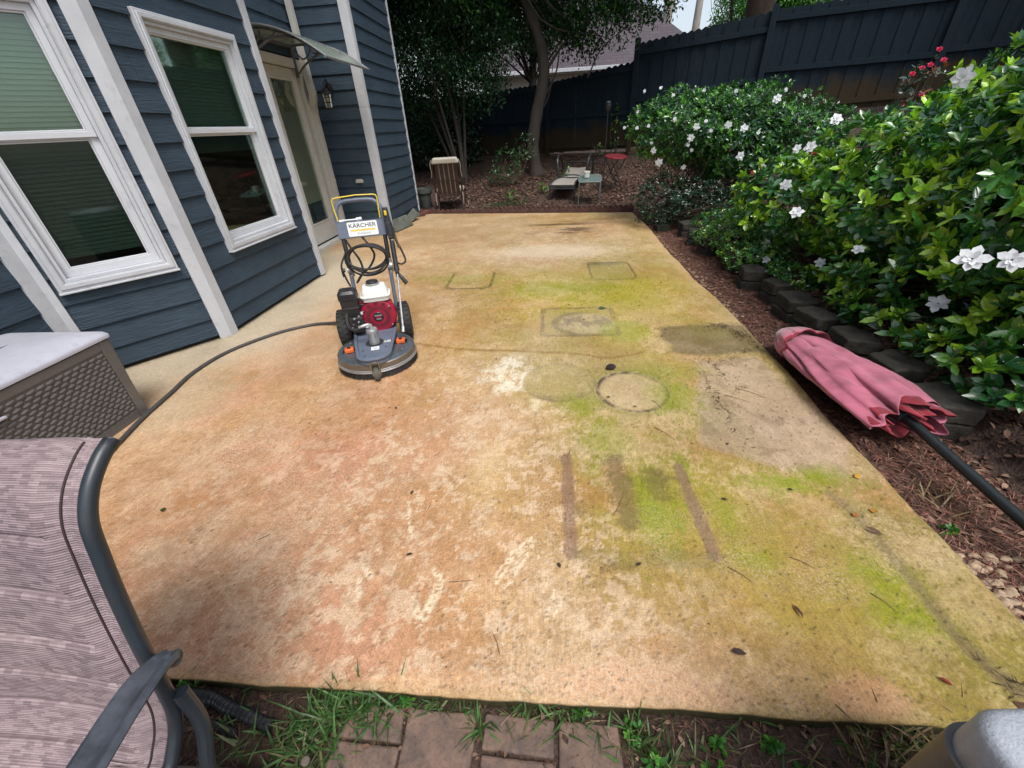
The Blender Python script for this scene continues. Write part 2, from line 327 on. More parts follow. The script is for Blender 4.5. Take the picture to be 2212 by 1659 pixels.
# swing-seat legs: two brown bars
over(sstep(.034, .022, seg_d(px, py, (.10, 1.50), (.093, .97))[0]+(n2-.5)*.022)*.85, (146, 116, 94))
over(sstep(.031, .022, seg_d(px, py, (.625, 1.45), (.632, .975))[0]+(n2-.5)*.018)*.9, (144, 120, 94))
over(sstep(.07, .03, seg_d(px, py, (.33, 1.47), (.34, 1.12))[0]+fray*.05)*.65, (128, 104, 78)); over(sstep(.06, .02, seg_d(px, py, (.48, 1.4), (.50, 1.27))[0]+fray*.05)*.5, (120, 104, 70))
over(sstep(.62, .74, vnoise(px, py, 6, 71, 5, .7))*sstep(1.3, .7, rrect(px, py, .38, 1.2, .32, .35))*.6, (110, 92, 62))
over(sstep(.06, .01, seg_d(px, py, (.12, .955), (.62, .955))[0]+fray*.04)*.3, (112, 108, 70))
# thin snaking water line
sp = smooth_path([(-1.08, 2.79, 0), (-.63, 2.67, 0), (-.27, 2.64, 0), (.23, 2.58, 0), (.39, 2.52, 0), (.55, 2.54, 0), (.69, 2.60, 0)], 5)
over(sstep(.019, .010, poly_d(px, py, [(p.x, p.y) for p in sp]))*.72, (150, 118, 62))
# long shallow groove at right
gr = [(1.22, 1.30), (1.26, 1.19), (1.265, 1.02), (1.27, .84), (1.27, .7), (1.30, .61), (1.36, .53), (1.40, .45)]
dg_ = poly_d(px, py, gr); over(sstep(.034, .012, dg_+(n2-.5)*.014)*.6, (132, 118, 88)); over(sstep(.012, .004, dg_+(n2-.5)*.01)*.4*sstep(1.0, .6, py), (110, 88, 64))
# pale scratches
for (a, b_, wd) in (((-.185, .835), (-.085, 1.02), .006), ((-.165, .825), (-.062, 1.03), .006), ((-.145, .82), (-.045, 1.02), .007), ((-.20, .85), (-.11, 1.0), .004), ((.0, .72), (.025, .82), .008), ((.03, .73), (.05, .8), .006), ((-.42, .70), (-.385, .85), .016), ((-.40, .85), (-.43, .88), .01), ((-.62, 1.2), (-.57, 1.05), .006), ((-.6, 1.12), (-.55, 1.02), .005), ((-.74, .93), (-.66, .84), .01), ((-.47, .76), (-.43, .68), .012), ((-.7, .83), (-.68, .76), .008)):
    d_, _ = seg_d(px, py, a, b_); over(sstep(wd*1.7, wd*.5, d_+(n3-.5)*.010)*.95*(r0 > .26)*np.clip((n2-.1)*3, 0, 1), (250, 232, 202))
# bleached pink strip on the near edge
over(sstep(1.15, .7, np.hypot((px-.26)/.30, (py-.50)/.11)+fray*.6)*.75, (234, 192, 158)); over(sstep(1.1, .7, np.hypot((px-.9)/.12, (py-.54)/.06)+fray*.6)*.6, (226, 176, 140)); over(sstep(1.1, .6, np.hypot((px+.3)/.25, (py-.50)/.05)+fray*.6)*.6, (232, 190, 150))
# pits and specks
sp_ = np.random.default_rng(5)
nsp = 2600; spx = sp_.uniform(-1.5, 1.5, nsp); spy = .5+sp_.random(nsp)**1.6*4; spr = sp_.uniform(.0022, .006, nsp)
dark = np.zeros(len(px)); C2 = C.reshape(U.shape+(3,)); 
rows = SY[:, 280]
for x_, y_, r_ in zip(spx, spy, spr):
    k = vnoise(np.array([x_]), np.array([y_]), 2.3, 88)[0]
    if k < .5 and sp_.random() < .75: continue
    j = np.searchsorted(rows, y_); i_ = int((x_-X0)/(1.52-X0)*(len(us)-1))
    h_ = max(1, int(r_/0.0065)); 
    if 1 < j < len(rows)-2 and 1 < i_ < len(us)-2:
        C2[j-h_//2:j+(h_+1)//2, i_-h_//2:i_+(h_+1)//2] *= sp_.uniform(.35, .7)
C = C2.reshape(-1, 3)
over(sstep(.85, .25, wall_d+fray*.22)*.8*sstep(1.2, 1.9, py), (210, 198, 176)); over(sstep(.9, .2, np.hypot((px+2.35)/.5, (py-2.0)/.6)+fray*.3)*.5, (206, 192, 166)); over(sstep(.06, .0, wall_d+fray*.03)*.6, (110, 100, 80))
edge = np.minimum(np.minimum(SY-Yn, Yf-SY), (edge_right(SY)-SX)).ravel()
over(sstep(.03, .0, edge+(n2-.5)*.03)*.35, (150, 140, 92))
over(sstep(.10, .02, np.abs(px-1.5)+(n2-.5)*.05)*.5*sstep(3.2, 4.4, py), (214, 182, 142))
ALB = 0.68
lum_ = C.mean(1, keepdims=True); C = lum_+(C-lum_)*1.16; C = C*(.93+.16*sstep(.35, .65, vnoise(px, py, 1.1, 171, 5, .65)))[:, None]
C = np.clip(C*ALB, .010, .8)
SZ = ((n2-.5)*.0025+(n3-.5)*.0012).reshape(U.shape)-0.006*sstep(.012, 0, edge).reshape(U.shape)
SZ = SZ-0.006*sstep(.03, .01, dg_).reshape(U.shape)
ny_, nx_ = U.shape; idx = np.arange(ny_*nx_).reshape(ny_, nx_)
SV = np.stack([px, py, SZ.ravel()], 1)
SF = np.stack([idx[:-1, :-1].ravel(), idx[:-1, 1:].ravel(), idx[1:, 1:].ravel(), idx[1:, :-1].ravel()], 1)
ring = np.concatenate([idx[0, :], idx[1:, -1], idx[-1, ::-1][1:], idx[::-1, 0][1:-1]])
mid = SV[ring].copy(); mid[:, 2] -= .013; low = SV[ring].copy(); low[:, 2] = -0.13; low[:, 0] += (vnoise(low[:, 0]*3, low[:, 1]*3, 6, 9)-.5)*.02
nb = len(SV); rn = len(ring); a_ = np.arange(rn)
SF2 = np.concatenate([np.stack([ring, nb+a_, nb+(a_+1) % rn, ring[(a_+1) % rn]], 1), np.stack([nb+a_, nb+rn+a_, nb+rn+(a_+1) % rn, nb+(a_+1) % rn], 1)])
SV = np.concatenate([SV, mid, low]); wear = np.clip(.10+2.6*(vnoise(px, py, 1.9, 131, 5, .65)-.46)+1.2*(vnoise(px, py, 7, 133, 3)-.5), .0, 1); wear *= 1-.45*sstep(-.1, .4, px)*sstep(.8, 1.2, py); wear = np.concatenate([wear, np.zeros(2*rn)]); CC = np.concatenate([C, C[ring]*0+lin((84, 80, 48))*.6, C[ring]*0+lin((52, 46, 32))*.6])  # slab sides coloured dark for edge moss and the shadow gap below
m_slab, n, b = new_mat('stained_concrete')
at = n.nodes.new('ShaderNodeVertexColor'); at.layer_name = 'Col'; co = coords(n)
ta = tex(n, 'ShaderNodeTexNoise', 150, co, Detail=5.0, Roughness=0.75); tb = tex(n, 'ShaderNodeTexNoise', 38, co, Detail=6.0, Roughness=0.7)
g1 = ramp(n, ta.outputs[0], [(0.3, (0.62, 0.60, 0.58)), (0.5, (1, 1, 1)), (0.72, (1.32, 1.32, 1.30))]); c1 = mixc(n, 1.0, at.outputs[0], g1, 'MULTIPLY')
g2 = ramp(n, tb.outputs[0], [(0.3, (0.72, 0.68, 0.62)), (0.55, (1.04, 1.04, 1.04)), (0.8, (1.35, 1.33, 1.3))]); c2 = mixc(n, .8, c1, g2, 'MULTIPLY')
vo = tex(n, 'ShaderNodeTexVoronoi', 120, co); g3 = ramp(n, vo.outputs['Distance'], [(0.08, (0.5, 0.46, 0.42)), (0.2, (1, 1, 1))])
tm = tex(n, 'ShaderNodeTexNoise', 4, co, Detail=2.0); f3 = ramp(n, tm.outputs[0], [(0.45, (0, 0, 0)), (0.6, (1, 1, 1))])
c3 = mixc(n, f3, c2, mixc(n, 1.0, c2, g3, 'MULTIPLY'))
sc_ = coords(n, (1, .06, 1)); tw = tex(n, 'ShaderNodeTexNoise', 190, sc_, Detail=2.0); g4 = ramp(n, tw.outputs[0], [(0.35, (0.86, 0.85, 0.83)), (0.65, (1.1, 1.1, 1.1))])
c4 = mixc(n, .6, c3, g4, 'MULTIPLY')
fa = n.nodes.new('ShaderNodeAttribute'); fa.attribute_name = 'Wear'
tf = tex(n, 'ShaderNodeTexNoise', 95, co, Detail=9.0, Roughness=0.82); tg_ = tex(n, 'ShaderNodeTexNoise', 110, coords(n, (1.15, .8, 1)), Detail=8.0, Roughness=0.8)
def mul(a, v):
    m_ = n.nodes.new('ShaderNodeMath'); m_.operation = 'MULTIPLY'; n.links.new(a, m_.inputs[0])
    if isinstance(v, float): m_.inputs[1].default_value = v
    else: n.links.new(v, m_.inputs[1])
    return m_.outputs[0]
c5 = mixc(n, mul(mul(ramp(n, tf.outputs[0], [(.49, (0, 0, 0)), (.56, (1, 1, 1))]), fa.outputs['Fac']), .75), c4, (.64, .50, .36))
c6 = mixc(n, mul(ramp(n, tg_.outputs[0], [(.55, (0, 0, 0)), (.61, (1, 1, 1))]), .55), c5, (.17, .115, .065))
n.links.new(c6, b.inputs['Base Color']); b.inputs['Roughness'].default_value = 0.62; b.inputs['Specular IOR Level'].default_value = 0.35
rr = ramp(n, tb.outputs[0], [(0.3, (0.5, 0.5, 0.5)), (0.7, (0.85, 0.85, 0.85))]); n.links.new(rr, b.inputs['Roughness'])
pv = bump(n, b, ta.outputs[0], .55, .004); pv = bump(n, b, tw.outputs[0], .25, .003, pv); bump(n, b, g3, .3, .003, pv)
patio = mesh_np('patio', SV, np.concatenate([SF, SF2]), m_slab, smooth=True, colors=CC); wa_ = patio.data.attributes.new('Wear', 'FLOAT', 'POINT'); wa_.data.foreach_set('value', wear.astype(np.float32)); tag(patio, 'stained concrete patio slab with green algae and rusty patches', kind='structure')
# ================================================================ house
m_siding, n, b = new_mat('slate_blue_siding')
co = coords(n, (1.2, 1.2, 26)); t = tex(n, 'ShaderNodeTexNoise', 5, co, Detail=3.0, Distortion=1.2)
co2 = coords(n); t2 = tex(n, 'ShaderNodeTexNoise', 3, co2, Detail=4.0)
base = ramp(n, t2.outputs[0], [(0.3, (0.030, 0.052, 0.077)), (0.7, (0.040, 0.067, 0.095))])
gr_ = ramp(n, t.outputs[0], [(0.35, (0.82, 0.82, 0.82)), (0.6, (1.08, 1.08, 1.08))]); n.links.new(mixc(n, 1, base, gr_, 'MULTIPLY'), b.inputs['Base Color'])
b.inputs['Roughness'].default_value = 0.6; b.inputs['Specular IOR Level'].default_value = .3; bump(n, b, t.outputs[0], .8, .012)
m_trim = simple('white_painted_trim', (0.54, 0.555, 0.58), .5, (0.47, 0.485, 0.51), 4, bs=.15, bscale=40, dirt=.22)
m_trim2 = simple('cream_door_paint', (0.52, 0.51, 0.47), .5, (0.45, 0.44, 0.40), 4, bs=.1, dirt=.2)
m_vinyl = simple('white_vinyl', (0.60, 0.615, 0.645), .35, (0.54, 0.555, 0.58), 3, dirt=.15)
m_dark = simple('dark_interior', (0.012, 0.014, 0.014), .8, (0.03, 0.028, 0.025), 2)
m_found = simple('dark_foundation', (0.022, 0.018, 0.014), .95, (0.05, 0.042, 0.034), 9, bs=.6)  # dark colour for the strip in the gap under the siding
m_blind = simple('blind_slats', (0.50, 0.52, 0.47), .5, (0.44, 0.46, 0.42), 3)
m_plain = simple('roof_shingles_house', (0.08, 0.075, 0.075), .9, (0.05, 0.05, 0.05), 12)
def glass_mat(name, tint, fac):
    m, n, b = new_mat(name); n.nodes.remove(b)
    tr = n.nodes.new('ShaderNodeBsdfTransparent'); tr.inputs[0].default_value = (*tint, 1)
    gl = n.nodes.new('ShaderNodeBsdfGlossy'); gl.inputs['Roughness'].default_value = 0.03; gl.inputs[0].default_value = (.95, 1, .97, 1)
    fr = n.nodes.new('ShaderNodeFresnel'); fr.inputs[0].default_value = 1.5
    mm = n.nodes.new('ShaderNodeMath'); mm.operation = 'MULTIPLY_ADD'; mm.inputs[1].default_value = fac; mm.inputs[2].default_value = .03
    n.links.new(fr.outputs[0], mm.inputs[0]); mx = n.nodes.new('ShaderNodeMixShader'); n.links.new(mm.outputs[0], mx.inputs[0])
    n.links.new(tr.outputs[0], mx.inputs[1]); n.links.new(gl.outputs[0], mx.inputs[2])
    n.links.new(mx.outputs[0], n.nodes['Material Output'].inputs[0]); return m
m_glass = glass_mat('window_glass', (.74, .84, .78), .8)
m_screen = glass_mat('screened_glass', (.46, .54, .51), .6)
m_doorglass = glass_mat('door_glass', (.85, .87, .80), .45)
house = empty('house', (-3.3, 4, 0), 0, 'slate blue clapboard house with white trim and a bay window beside the patio', 'house')
HI = Matrix.Translation((3.3, -4, 0))
class Wall:
    def __init__(s, a, b_):
        s.a = Vector(a); s.d = (Vector(b_)-s.a); s.L = s.d.length; s.d.normalize(); s.n = Vector((s.d.y, -s.d.x))
    def p(s, t, off, z): q = s.a+s.d*t+s.n*off; return (q.x+3.3, q.y-4, z)
    def fn(s): return lambda t, z, off: s.p(t, off, z)
    def ring(s, mb, t0, t1, z0, z1, wd, o0, o1, wb=None):
        wb = wd if wb is None else wb
        O = [(t0, z0), (t1, z0), (t1, z1), (t0, z1)]; I = [(t0+wd, z0+wb), (t1-wd, z0+wb), (t1-wd, z1-wd), (t0+wd, z1-wd)]
        V = [s.p(x, o1, z) for x, z in O]+[s.p(x, o1, z) for x, z in I]+[s.p(x, o0, z) for x, z in O]+[s.p(x, o0, z) for x, z in I]
        F = []
        for i in range(4):
            j = (i+1) % 4
            F += [(i, j, 4+j, 4+i), (8+j, 8+i, 12+i, 12+j), (8+i, 8+j, j, i), (4+i, 4+j, 12+j, 12+i)]
        mb.add(V, F)
    def slab(s, mb, t0, t1, z0, z1, o0, o1):
        mb.prism([(t0, z0), (t1, z0), (t1, z1), (t0, z1)], o0, o1, lambda x, z, o: s.p(x, o, z))
    def siding(s, z0, z1, holes=(), name='siding_wall', t0=0.0, t1=None, slope=None):
        t1 = s.L if t1 is None else t1; mb = MB(); k = math.floor(z0/.178)
        while k*.178 < z1:
            zb, zt_ = max(z0, k*.178), min(z1, (k+1)*.178)
            segs = [(t0, t1)]
            cuts = sorted({zb, zt_}|{z for h in holes for z in (h[2], h[3]) if zb < z < zt_})
            for ca, cb in zip(cuts[:-1], cuts[1:]):
                segs = [(t0, t1)]
                for h in holes:
                    if h[2] < (ca+cb)/2 < h[3]:
                        ns = []
                        for (u0, u1) in segs:
                            if h[0] > u0: ns.append((u0, min(u1, h[0])))
                            if h[1] < u1: ns.append((max(u0, h[1]), u1))
                        segs = [q for q in ns if q[1]-q[0] > .002]
                if t1-t0 > 1.5:      # butt joints between boards
                    jt = t0+(t1-t0)*((k*.6180339+.27+s.L) % 1); segs = [r_ for (u0, u1) in segs for r_ in (((u0, jt-.0012), (jt+.0012, u1)) if u0+.1 < jt < u1-.1 else ((u0, u1),))]
                def off(z): return .026-.018*(z-k*.178)/.178
                for (u0, u1) in segs:
                    V = [s.p(u0, off(ca), ca), s.p(u1, off(ca), ca), s.p(u1, off(cb), cb), s.p(u0, off(cb), cb), s.p(u0, -.03, ca), s.p(u1, -.03, ca), s.p(u1, -.03, cb), s.p(u0, -.03, cb)]
                    mb.add(V, [(0, 1, 2, 3), (5, 4, 7, 6), (4, 5, 1, 0), (3, 2, 6, 7), (4, 0, 3, 7), (1, 5, 6, 2)])
            k += 1
        return mb.build(name, m_siding, house)
def window(wl, t0, t1, z0, z1, blind_z, rail_z, brown=False):
    cas = MB(); wl.ring(cas, t0, t1, z0, z1, .052, -.02, .050); wl.ring(cas, t0+.016, t1-.016, z0+.016, z1-.016, .030, .050, .058)
    wl.ring(cas, t0+.052, t1-.052, z0+.052, z1-.052, .022, -.03, .036); wl.slab(cas, t0-.004, t1+.004, z0-.014, z0, .0, .062)
    win = cas.build('window', m_trim, house, bev=.004)
    i0, i1, j0, j1 = t0+.074, t1-.074, z0+.074, z1-.074
    up = MB(); wl.ring(up, i0, i1, rail_z-.016, j1, .036, -.03, .012, .034); wl.ring(up, i0+.036, i1-.036, rail_z+.018, j1-.036, .010, -.03, .004); up.build('sash', m_vinyl, win, bev=.003)
    lo = MB(); wl.ring(lo, i0, i1, j0, rail_z+.018, .042, -.045, -.005, .05); wl.ring(lo, i0+.042, i1-.042, j0+.05, rail_z-.024, .010, -.045, -.014); lo.build('sash', m_vinyl, win, bev=.003)
    g = MB(); wl.slab(g, i0+.03, i1-.03, rail_z+.006, j1-.03, -.020, -.016); g.build('pane', m_glass, win)
    g = MB(); wl.slab(g, i0+.03, i1-.03, j0+.03, rail_z-.006, -.034, -.030); g.build('pane', m_screen, win)
    bl = MB(); z = j1-.02
    while z > blind_z:
        V = [wl.p(i0+.01, -.068, z), wl.p(i1-.01, -.068, z), wl.p(i1-.01, -.059, z-.029), wl.p(i0+.01, -.059, z-.029)]
        V += [wl.p(i0+.01, -.071, z), wl.p(i1-.01, -.071, z), wl.p(i1-.01, -.062, z-.030), wl.p(i0+.01, -.062, z-.030)]
        bl.add(V, [(3, 2, 1, 0), (4, 5, 6, 7), (2, 3, 7, 6)]); z -= .026
    wl.slab(bl, i0+.01, i1-.01, blind_z-.02, blind_z, -.085, -.05); bl.build('blind', m_blind, win)
    rc = MB()
    for (a, c_) in (((i0, i0+.004), (z0+.06, z1-.06)), ((i1-.004, i1), (z0+.06, z1-.06))): wl.slab(rc, a[0], a[1], c_[0], c_[1], -.5, -.046)
    wl.slab(rc, i0, i1, z0+.056, z0+.06, -.5, -.046); wl.slab(rc, i0, i1, z1-.06, z1-.056, -.5, -.046); wl.slab(rc, i0-.01, i1+.01, z0+.05, z1-.05, -.51, -.505)
    rc.build('recess', m_dark, win)
    return win
def corner_board(name, A, B, z0, z1, wa=.10, wb=.10, th=.034):
    """A wall ends at corner, B wall starts there"""
    mb = MB(); c0 = A.a+A.d*A.L
    def P(q, z): return (q.x+3.3, q.y-4, z)
    bis = (A.n+B.n).normalized(); k = th/max(.3, bis.dot(A.n))
    tip = c0+bis*k
    pa = c0-A.d*wa; pb = c0+B.d*wb
    poly = [pa, pa+A.n*th, tip, pb+B.n*th, pb, c0-bis*.01]
    V = [P(q, z0) for q in poly]+[P(q, z1) for q in poly]; N = 6
    mb.add(V, [tuple(range(N-1, -1, -1)), tuple(range(N, 2*N))]+[(i, (i+1) % N, N+(i+1) % N, N+i) for i in range(N)])
    return mb.build(name, m_trim, house, bev=.003)
H = 5.2
wA = Wall((-3.27, -2.5), (-3.27, 2.30)); wB = Wall((-3.27, 2.30), (-2.735, 2.985)); wC = Wall((-2.735, 2.985), (-2.70, 4.655))
wD = Wall((-2.70, 4.655), (-3.34, 5.30)); wE = Wall((-3.34, 5.30), (-3.34, 6.88)); wF = Wall((-3.34, 6.88), (-2.58, 6.88)); wG = Wall((-2.58, 6.88), (-2.58, 8.62))
wH = Wall((-2.58, 8.62), (-7.5, 8.62))
wA.siding(.06, H, [(wA.L-.015, wA.L, 0, H)])
hB = (.075, .745, .62, 2.18); hC = (.355, 1.36, .62, 2.18)
wB.siding(.035, 2.75, [(hB[0]+.02, hB[1]-.02, hB[2]+.02, hB[3]-.02)]); wC.siding(.035, 2.75, [(hC[0]+.02, hC[1]-.02, hC[2]+.02, hC[3]-.02)]); wD.siding(.035, 2.75)
wE.siding(.16, H, [(.40, 1.36, 0, 2.27)]); wF.siding(.035, H); wG.siding(.05, H); wH.siding(.05, H)
Wall((-3.27, 2.30), (-3.27, 5.30)).siding(2.75, H, name='upper_siding_wall')
corner_board('corner_trim', wA, wB, .02, 2.75, .09, .055); corner_board('corner_trim', wB, wC, .0, 2.75, .075, .075); corner_board('corner_trim', wC, wD, .015, 2.75, .07, .07)
corner_board('corner_trim', wF, wG, .02, 1.74, .09, .065); corner_board('corner_trim', wF, wG, 1.742, H, .09, .064, .035); corner_board('corner_trim', wG, wH, .05, H, .014, .09)
window(wB, *hB, .82, 1.49); window(wC, *hC, 1.36, 1.49)
fo = MB()
for wl_ in (wA, wB, wC, wD, wE, wF, wG): wl_.slab(fo, 0, wl_.L, -.2, .06, -.06, -.012)
fo.build('foundation', m_found, house)
rf = MB(); rf.prism([(-3.3, 2.2), (-2.6, 2.93), (-2.56, 4.72), (-3.3, 5.45)], 2.75, 2.83, lambda x, y, z: (x+3.3, y-4, z)); rf.build('bay_roof', m_plain, house)
rf = MB(); rf.prism([(-9, -3), (-2.75, -3), (-2.75, 6.5), (-2.05, 6.5), (-2.05, 9.1), (-9, 9.1)], H, H+.18, lambda x, y, z: (x+3.3, y-4, z)); rf.build('eave', m_trim, house)
# ---- door
dr = MB(); wE.ring(dr, .37, 1.39, -.12, 2.29, .095, -.03, .045, .16); door = dr.build('door', m_trim2, house, bev=.004)
db = MB(); wE.ring(db, .475, 1.275, .07, 2.185, .13, -.05, -.005, .28); wE.ring(db, .59, 1.16, .33, 2.07, .02, -.05, .004); db.build('door_leaf', m_trim2, door, bev=.004)
g = MB(); wE.slab(g, .60, 1.15, .34, 2.06, -.03, -.026); g.build('pane', m_doorglass, door)
bl = MB(); z = 2.05
while z > .62:
    V = [wE.p(.61, -.065, z), wE.p(1.14, -.065, z), wE.p(1.14, -.05, z-.020), wE.p(.61, -.05, z-.020)]; bl.add(V, [(3, 2, 1, 0)]); z -= .019
bl.build('blind', simple('cream_blind', (.5, .49, .42), .5, (.44, .43, .37)), door)
g = MB(); wE.slab(g, .47, 1.28, .06, 2.2, -.30, -.29); g.build('recess', m_dark, door)
g = MB(); wE.slab(g, 1.275, 1.295, .07, 2.19, -.06, -.03); g.build('dark_gap_strip', m_dark, door)  # dark strip put in for the black gap beside the door leaf
st = MB(); wE.slab(st, .36, 1.40, -.1, .055, .0, .10); st.build('threshold', m_trim2, door, bev=.006)
# ---- downspout (box section with ribbed elbows)
ds = MB()
def rect_tube(mb, pts, hx, hy):
    P = [Vector(p) for p in pts]; V = []
    for i, p in enumerate(P):
        T = (P[min(i+1, len(P)-1)]-P[max(i-1, 0)]).normalized(); X = Vector((0, 1, 0)); X = (X-T*X.dot(T)).normalized(); Y = T.cross(X)
        for (a, c_) in ((1, 1), (-1, 1), (-1, -1), (1, -1)): V.append(p+X*hx*a+Y*hy*c_)
    F = []
    for i in range(len(P)-1):
        for k in range(4): F.append((i*4+k, i*4+(k+1) % 4, i*4+4+(k+1) % 4, i*4+4+k))
    F += [(3, 2, 1, 0), tuple((len(P)-1)*4+k for k in range(4))]; mb.add(V, F)
o_ = Vector((3.3, -4, 0))
def hp(x, y, z): return Vector((x, y, z))+o_
rect_tube(ds, [hp(-3.265, 6.74, 5.1), hp(-3.265, 6.74, 2.30)], .042, .034)
rect_tube(ds, [hp(-3.265, 6.74, 2.30), hp(-3.262, 6.74, 2.22), hp(-3.245, 6.70, 2.10), hp(-3.215, 6.65, 2.01), hp(-3.20, 6.63, 1.93), hp(-3.22, 6.64, 1.85), hp(-3.26, 6.68, 1.79), hp(-3.275, 6.70, 1.70)], .045, .038)
for i in range(7):
    a = i/6; rect_tube(ds, [hp(-3.20-.07*a*a, 6.63+.05*a, 1.95-.17*a), hp(-3.203-.07*a*a, 6.632+.05*a, 1.943-.17*a)], .049, .043)
rect_tube(ds, [hp(-3.275, 6.70, 1.70), hp(-3.275, 6.70, .10)], .042, .034); rect_tube(ds, [hp(-3.275, 6.70, .85), hp(-3.275, 6.70, .82)], .045, .037)
rect_tube(ds, [hp(-3.275, 6.70, .10), hp(-3.24, 6.69, .05), hp(-3.12, 6.67, .02)], .045, .036)
ds.build('downspout', m_trim2, house, bev=.004)
ol = MB(); ol.box(hp(-2.91, 6.845, .80), (.12, .06, .05), taper=.8); ol.build('outlet_cover', m_trim2, house, bev=.01)
# ---- lantern on the wall
m_blk = simple('black_metal', (0.012, 0.012, 0.013), .4, (0.02, 0.02, 0.02), 8, bs=.1)
lan = empty('wall_lantern', (-3.04, 6.84, 1.95), 0, 'black metal carriage lantern with glass panes on the blue wall beside the door', 'wall light')
mb = MB(); mb.lathe([(0, .0), (.055, .0), (.055, .012), (.03, .02), (0, .02)], 16, (0, 0, .04), Matrix.Rotation(R(90), 3, 'X')); mb.build('backplate', m_blk, lan)
mb = MB(); mb.tube(smooth_path([(0, -.01, .06), (0, -.06, .12), (0, -.12, .11), (0, -.14, .05), (0, -.14, .02)], 6), .009, 8); mb.tube(smooth_path([(.0, -.02, .02), (.0, -.07, .05), (0, -.09, .1)], 5), .006, 6); mb.build('arm', m_blk, lan)
mb = MB(); mb.lathe([(.006, .035), (.03, .02), (.07, -.02), (.085, -.04), (.08, -.045), (.0, -.04)], 8, (0, -.14, 0)); mb.build('hood', m_blk, lan)
mb = MB()
for k in range(8):
    a = math.pi*2*k/8; mb.tube([(.07*math.cos(a), -.14+.07*math.sin(a), -.045), (.052*math.cos(a), -.14+.052*math.sin(a), -.20)], .004, 5)
for (r_, z_) in ((.066, -.085), (.06, -.14), (.054, -.20)): mb.tube([(r_*math.cos(2*math.pi*k/16), -.14+r_*math.sin(2*math.pi*k/16), z_) for k in range(16)], .004, 5, closed=True)
mb.lathe([(0, -.20), (.054, -.20), (.05, -.21), (0, -.215)], 8, (0, -.14, 0)); mb.build('cage', m_blk, lan)
mb = MB(); mb.lathe([(.064, -.046), (.049, -.199)], 8, (0, -.14, 0), smooth=False); mb.build('lamp_glass', glass_mat('lamp_glass', (.8, .85, .8), 1.0), lan)
mb = MB(); mb.lathe([(0, -.05), (.014, -.06), (.022, -.09), (.02, -.12), (0, -.135)], 10, (0, -.14, 0)); mb.build('bulb', simple('bulb_white', (.7, .7, .62), .3), lan)
# ---- polycarbonate awning over the door
m_poly, n, b = new_mat('smoky_polycarbonate')
b.inputs['Base Color'].default_value = (.36, .41, .36, 1); b.inputs['Roughness'].default_value = .22; b.inputs['Alpha'].default_value = .62; b.inputs['Specular IOR Level'].default_value = .6
co = coords(n); t = tex(n, 'ShaderNodeTexNoise', 14, co, Detail=6.0); n.links.new(ramp(n, t.outputs[0], [(.35, (.32, .38, .32)), (.7, (.20, .23, .17))]), b.inputs['Base Color']); n.links.new(ramp(n, t.outputs[0], [(.35, (.55, .55, .55)), (.7, (.8, .8, .8))]), b.inputs['Alpha'])
m_alu = simple('brushed_aluminium', (.55, .56, .57), .35, (.45, .46, .47), 8, metal=.8)
m_brk = simple('grey_resin_bracket', (.10, .10, .10), .45, (.07, .07, .07), 8)
aw = empty('door_awning', (-3.34, 6.0, 2.36), 0, 'curved smoky clear polycarbonate awning on grey brackets above the back door', 'awning')
Y0, Y1 = -.62, .60
def prof(t): return (t*.98, .07-.30*t*t+.04*math.sin(t*3.1))
V = []; F = []; N_ = 14
for k in range(N_+1):
    x_, z_ = prof(k/N_)
    for y_ in (Y0, -.2, .2, Y1): V += [(x_+.02, y_, z_), (x_+.02, y_, z_-.005)]
for k in range(N_):
    for c_ in range(3):
        a = k*8+c_*2; F += [(a, a+8, a+10, a+2), (a+1, a+3, a+11, a+9)]
mb = MB(); mb.add(V, F, True); mb.build('canopy_sheet', m_poly, aw)
for y_ in (Y0, Y1):
    mb = MB(); mb.tube([(prof(k/N_)[0]+.02, y_, prof(k/N_)[1]+.004) for k in range(N_+1)], .008, 6); mb.build('edge_rail', m_alu, aw)
mb = MB(); x_, z_ = prof(1); mb.tube([(x_+.02, Y0-.03, z_), (x_+.02, Y1+.03, z_)], .011, 8); mb.tube([(x_*.5+.02, Y0-.01, prof(.5)[1]+.006), (x_*.5+.02, Y1+.01, prof(.5)[1]+.006)], .007, 8); mb.build('front_bar', m_alu, aw)
mb = MB(); mb.box((.03, 0, .06), (.05, Y1-Y0, .05)); mb.build('wall_rail', m_brk, aw, bev=.006)
for y_ in (Y0+.06, Y1-.06):
    mb = MB(); mb.tube([(prof(k/N_)[0]+.02, y_, prof(k/N_)[1]-.018) for k in range(N_)], .013, 6, flat=(1, 1)); mb.box((.045, y_, -.10), (.028, .04, .34))
    mb.tube(smooth_path([(.05, y_, -.24), (.22, y_, -.12), (.45, y_, -.03), (.70, y_, -.045)], 6), .013, 6); mb.tube(smooth_path([(.08, y_, .02), (.17, y_, -.08), (.27, y_, -.03), (.30, y_, .04)], 6), .010, 6)
    mb.tube(smooth_path([(.30, y_, .03), (.33, y_, -.03), (.42, y_, -.02), (.48, y_, .02)], 6), .008, 6); mb.build('bracket', m_brk, aw)
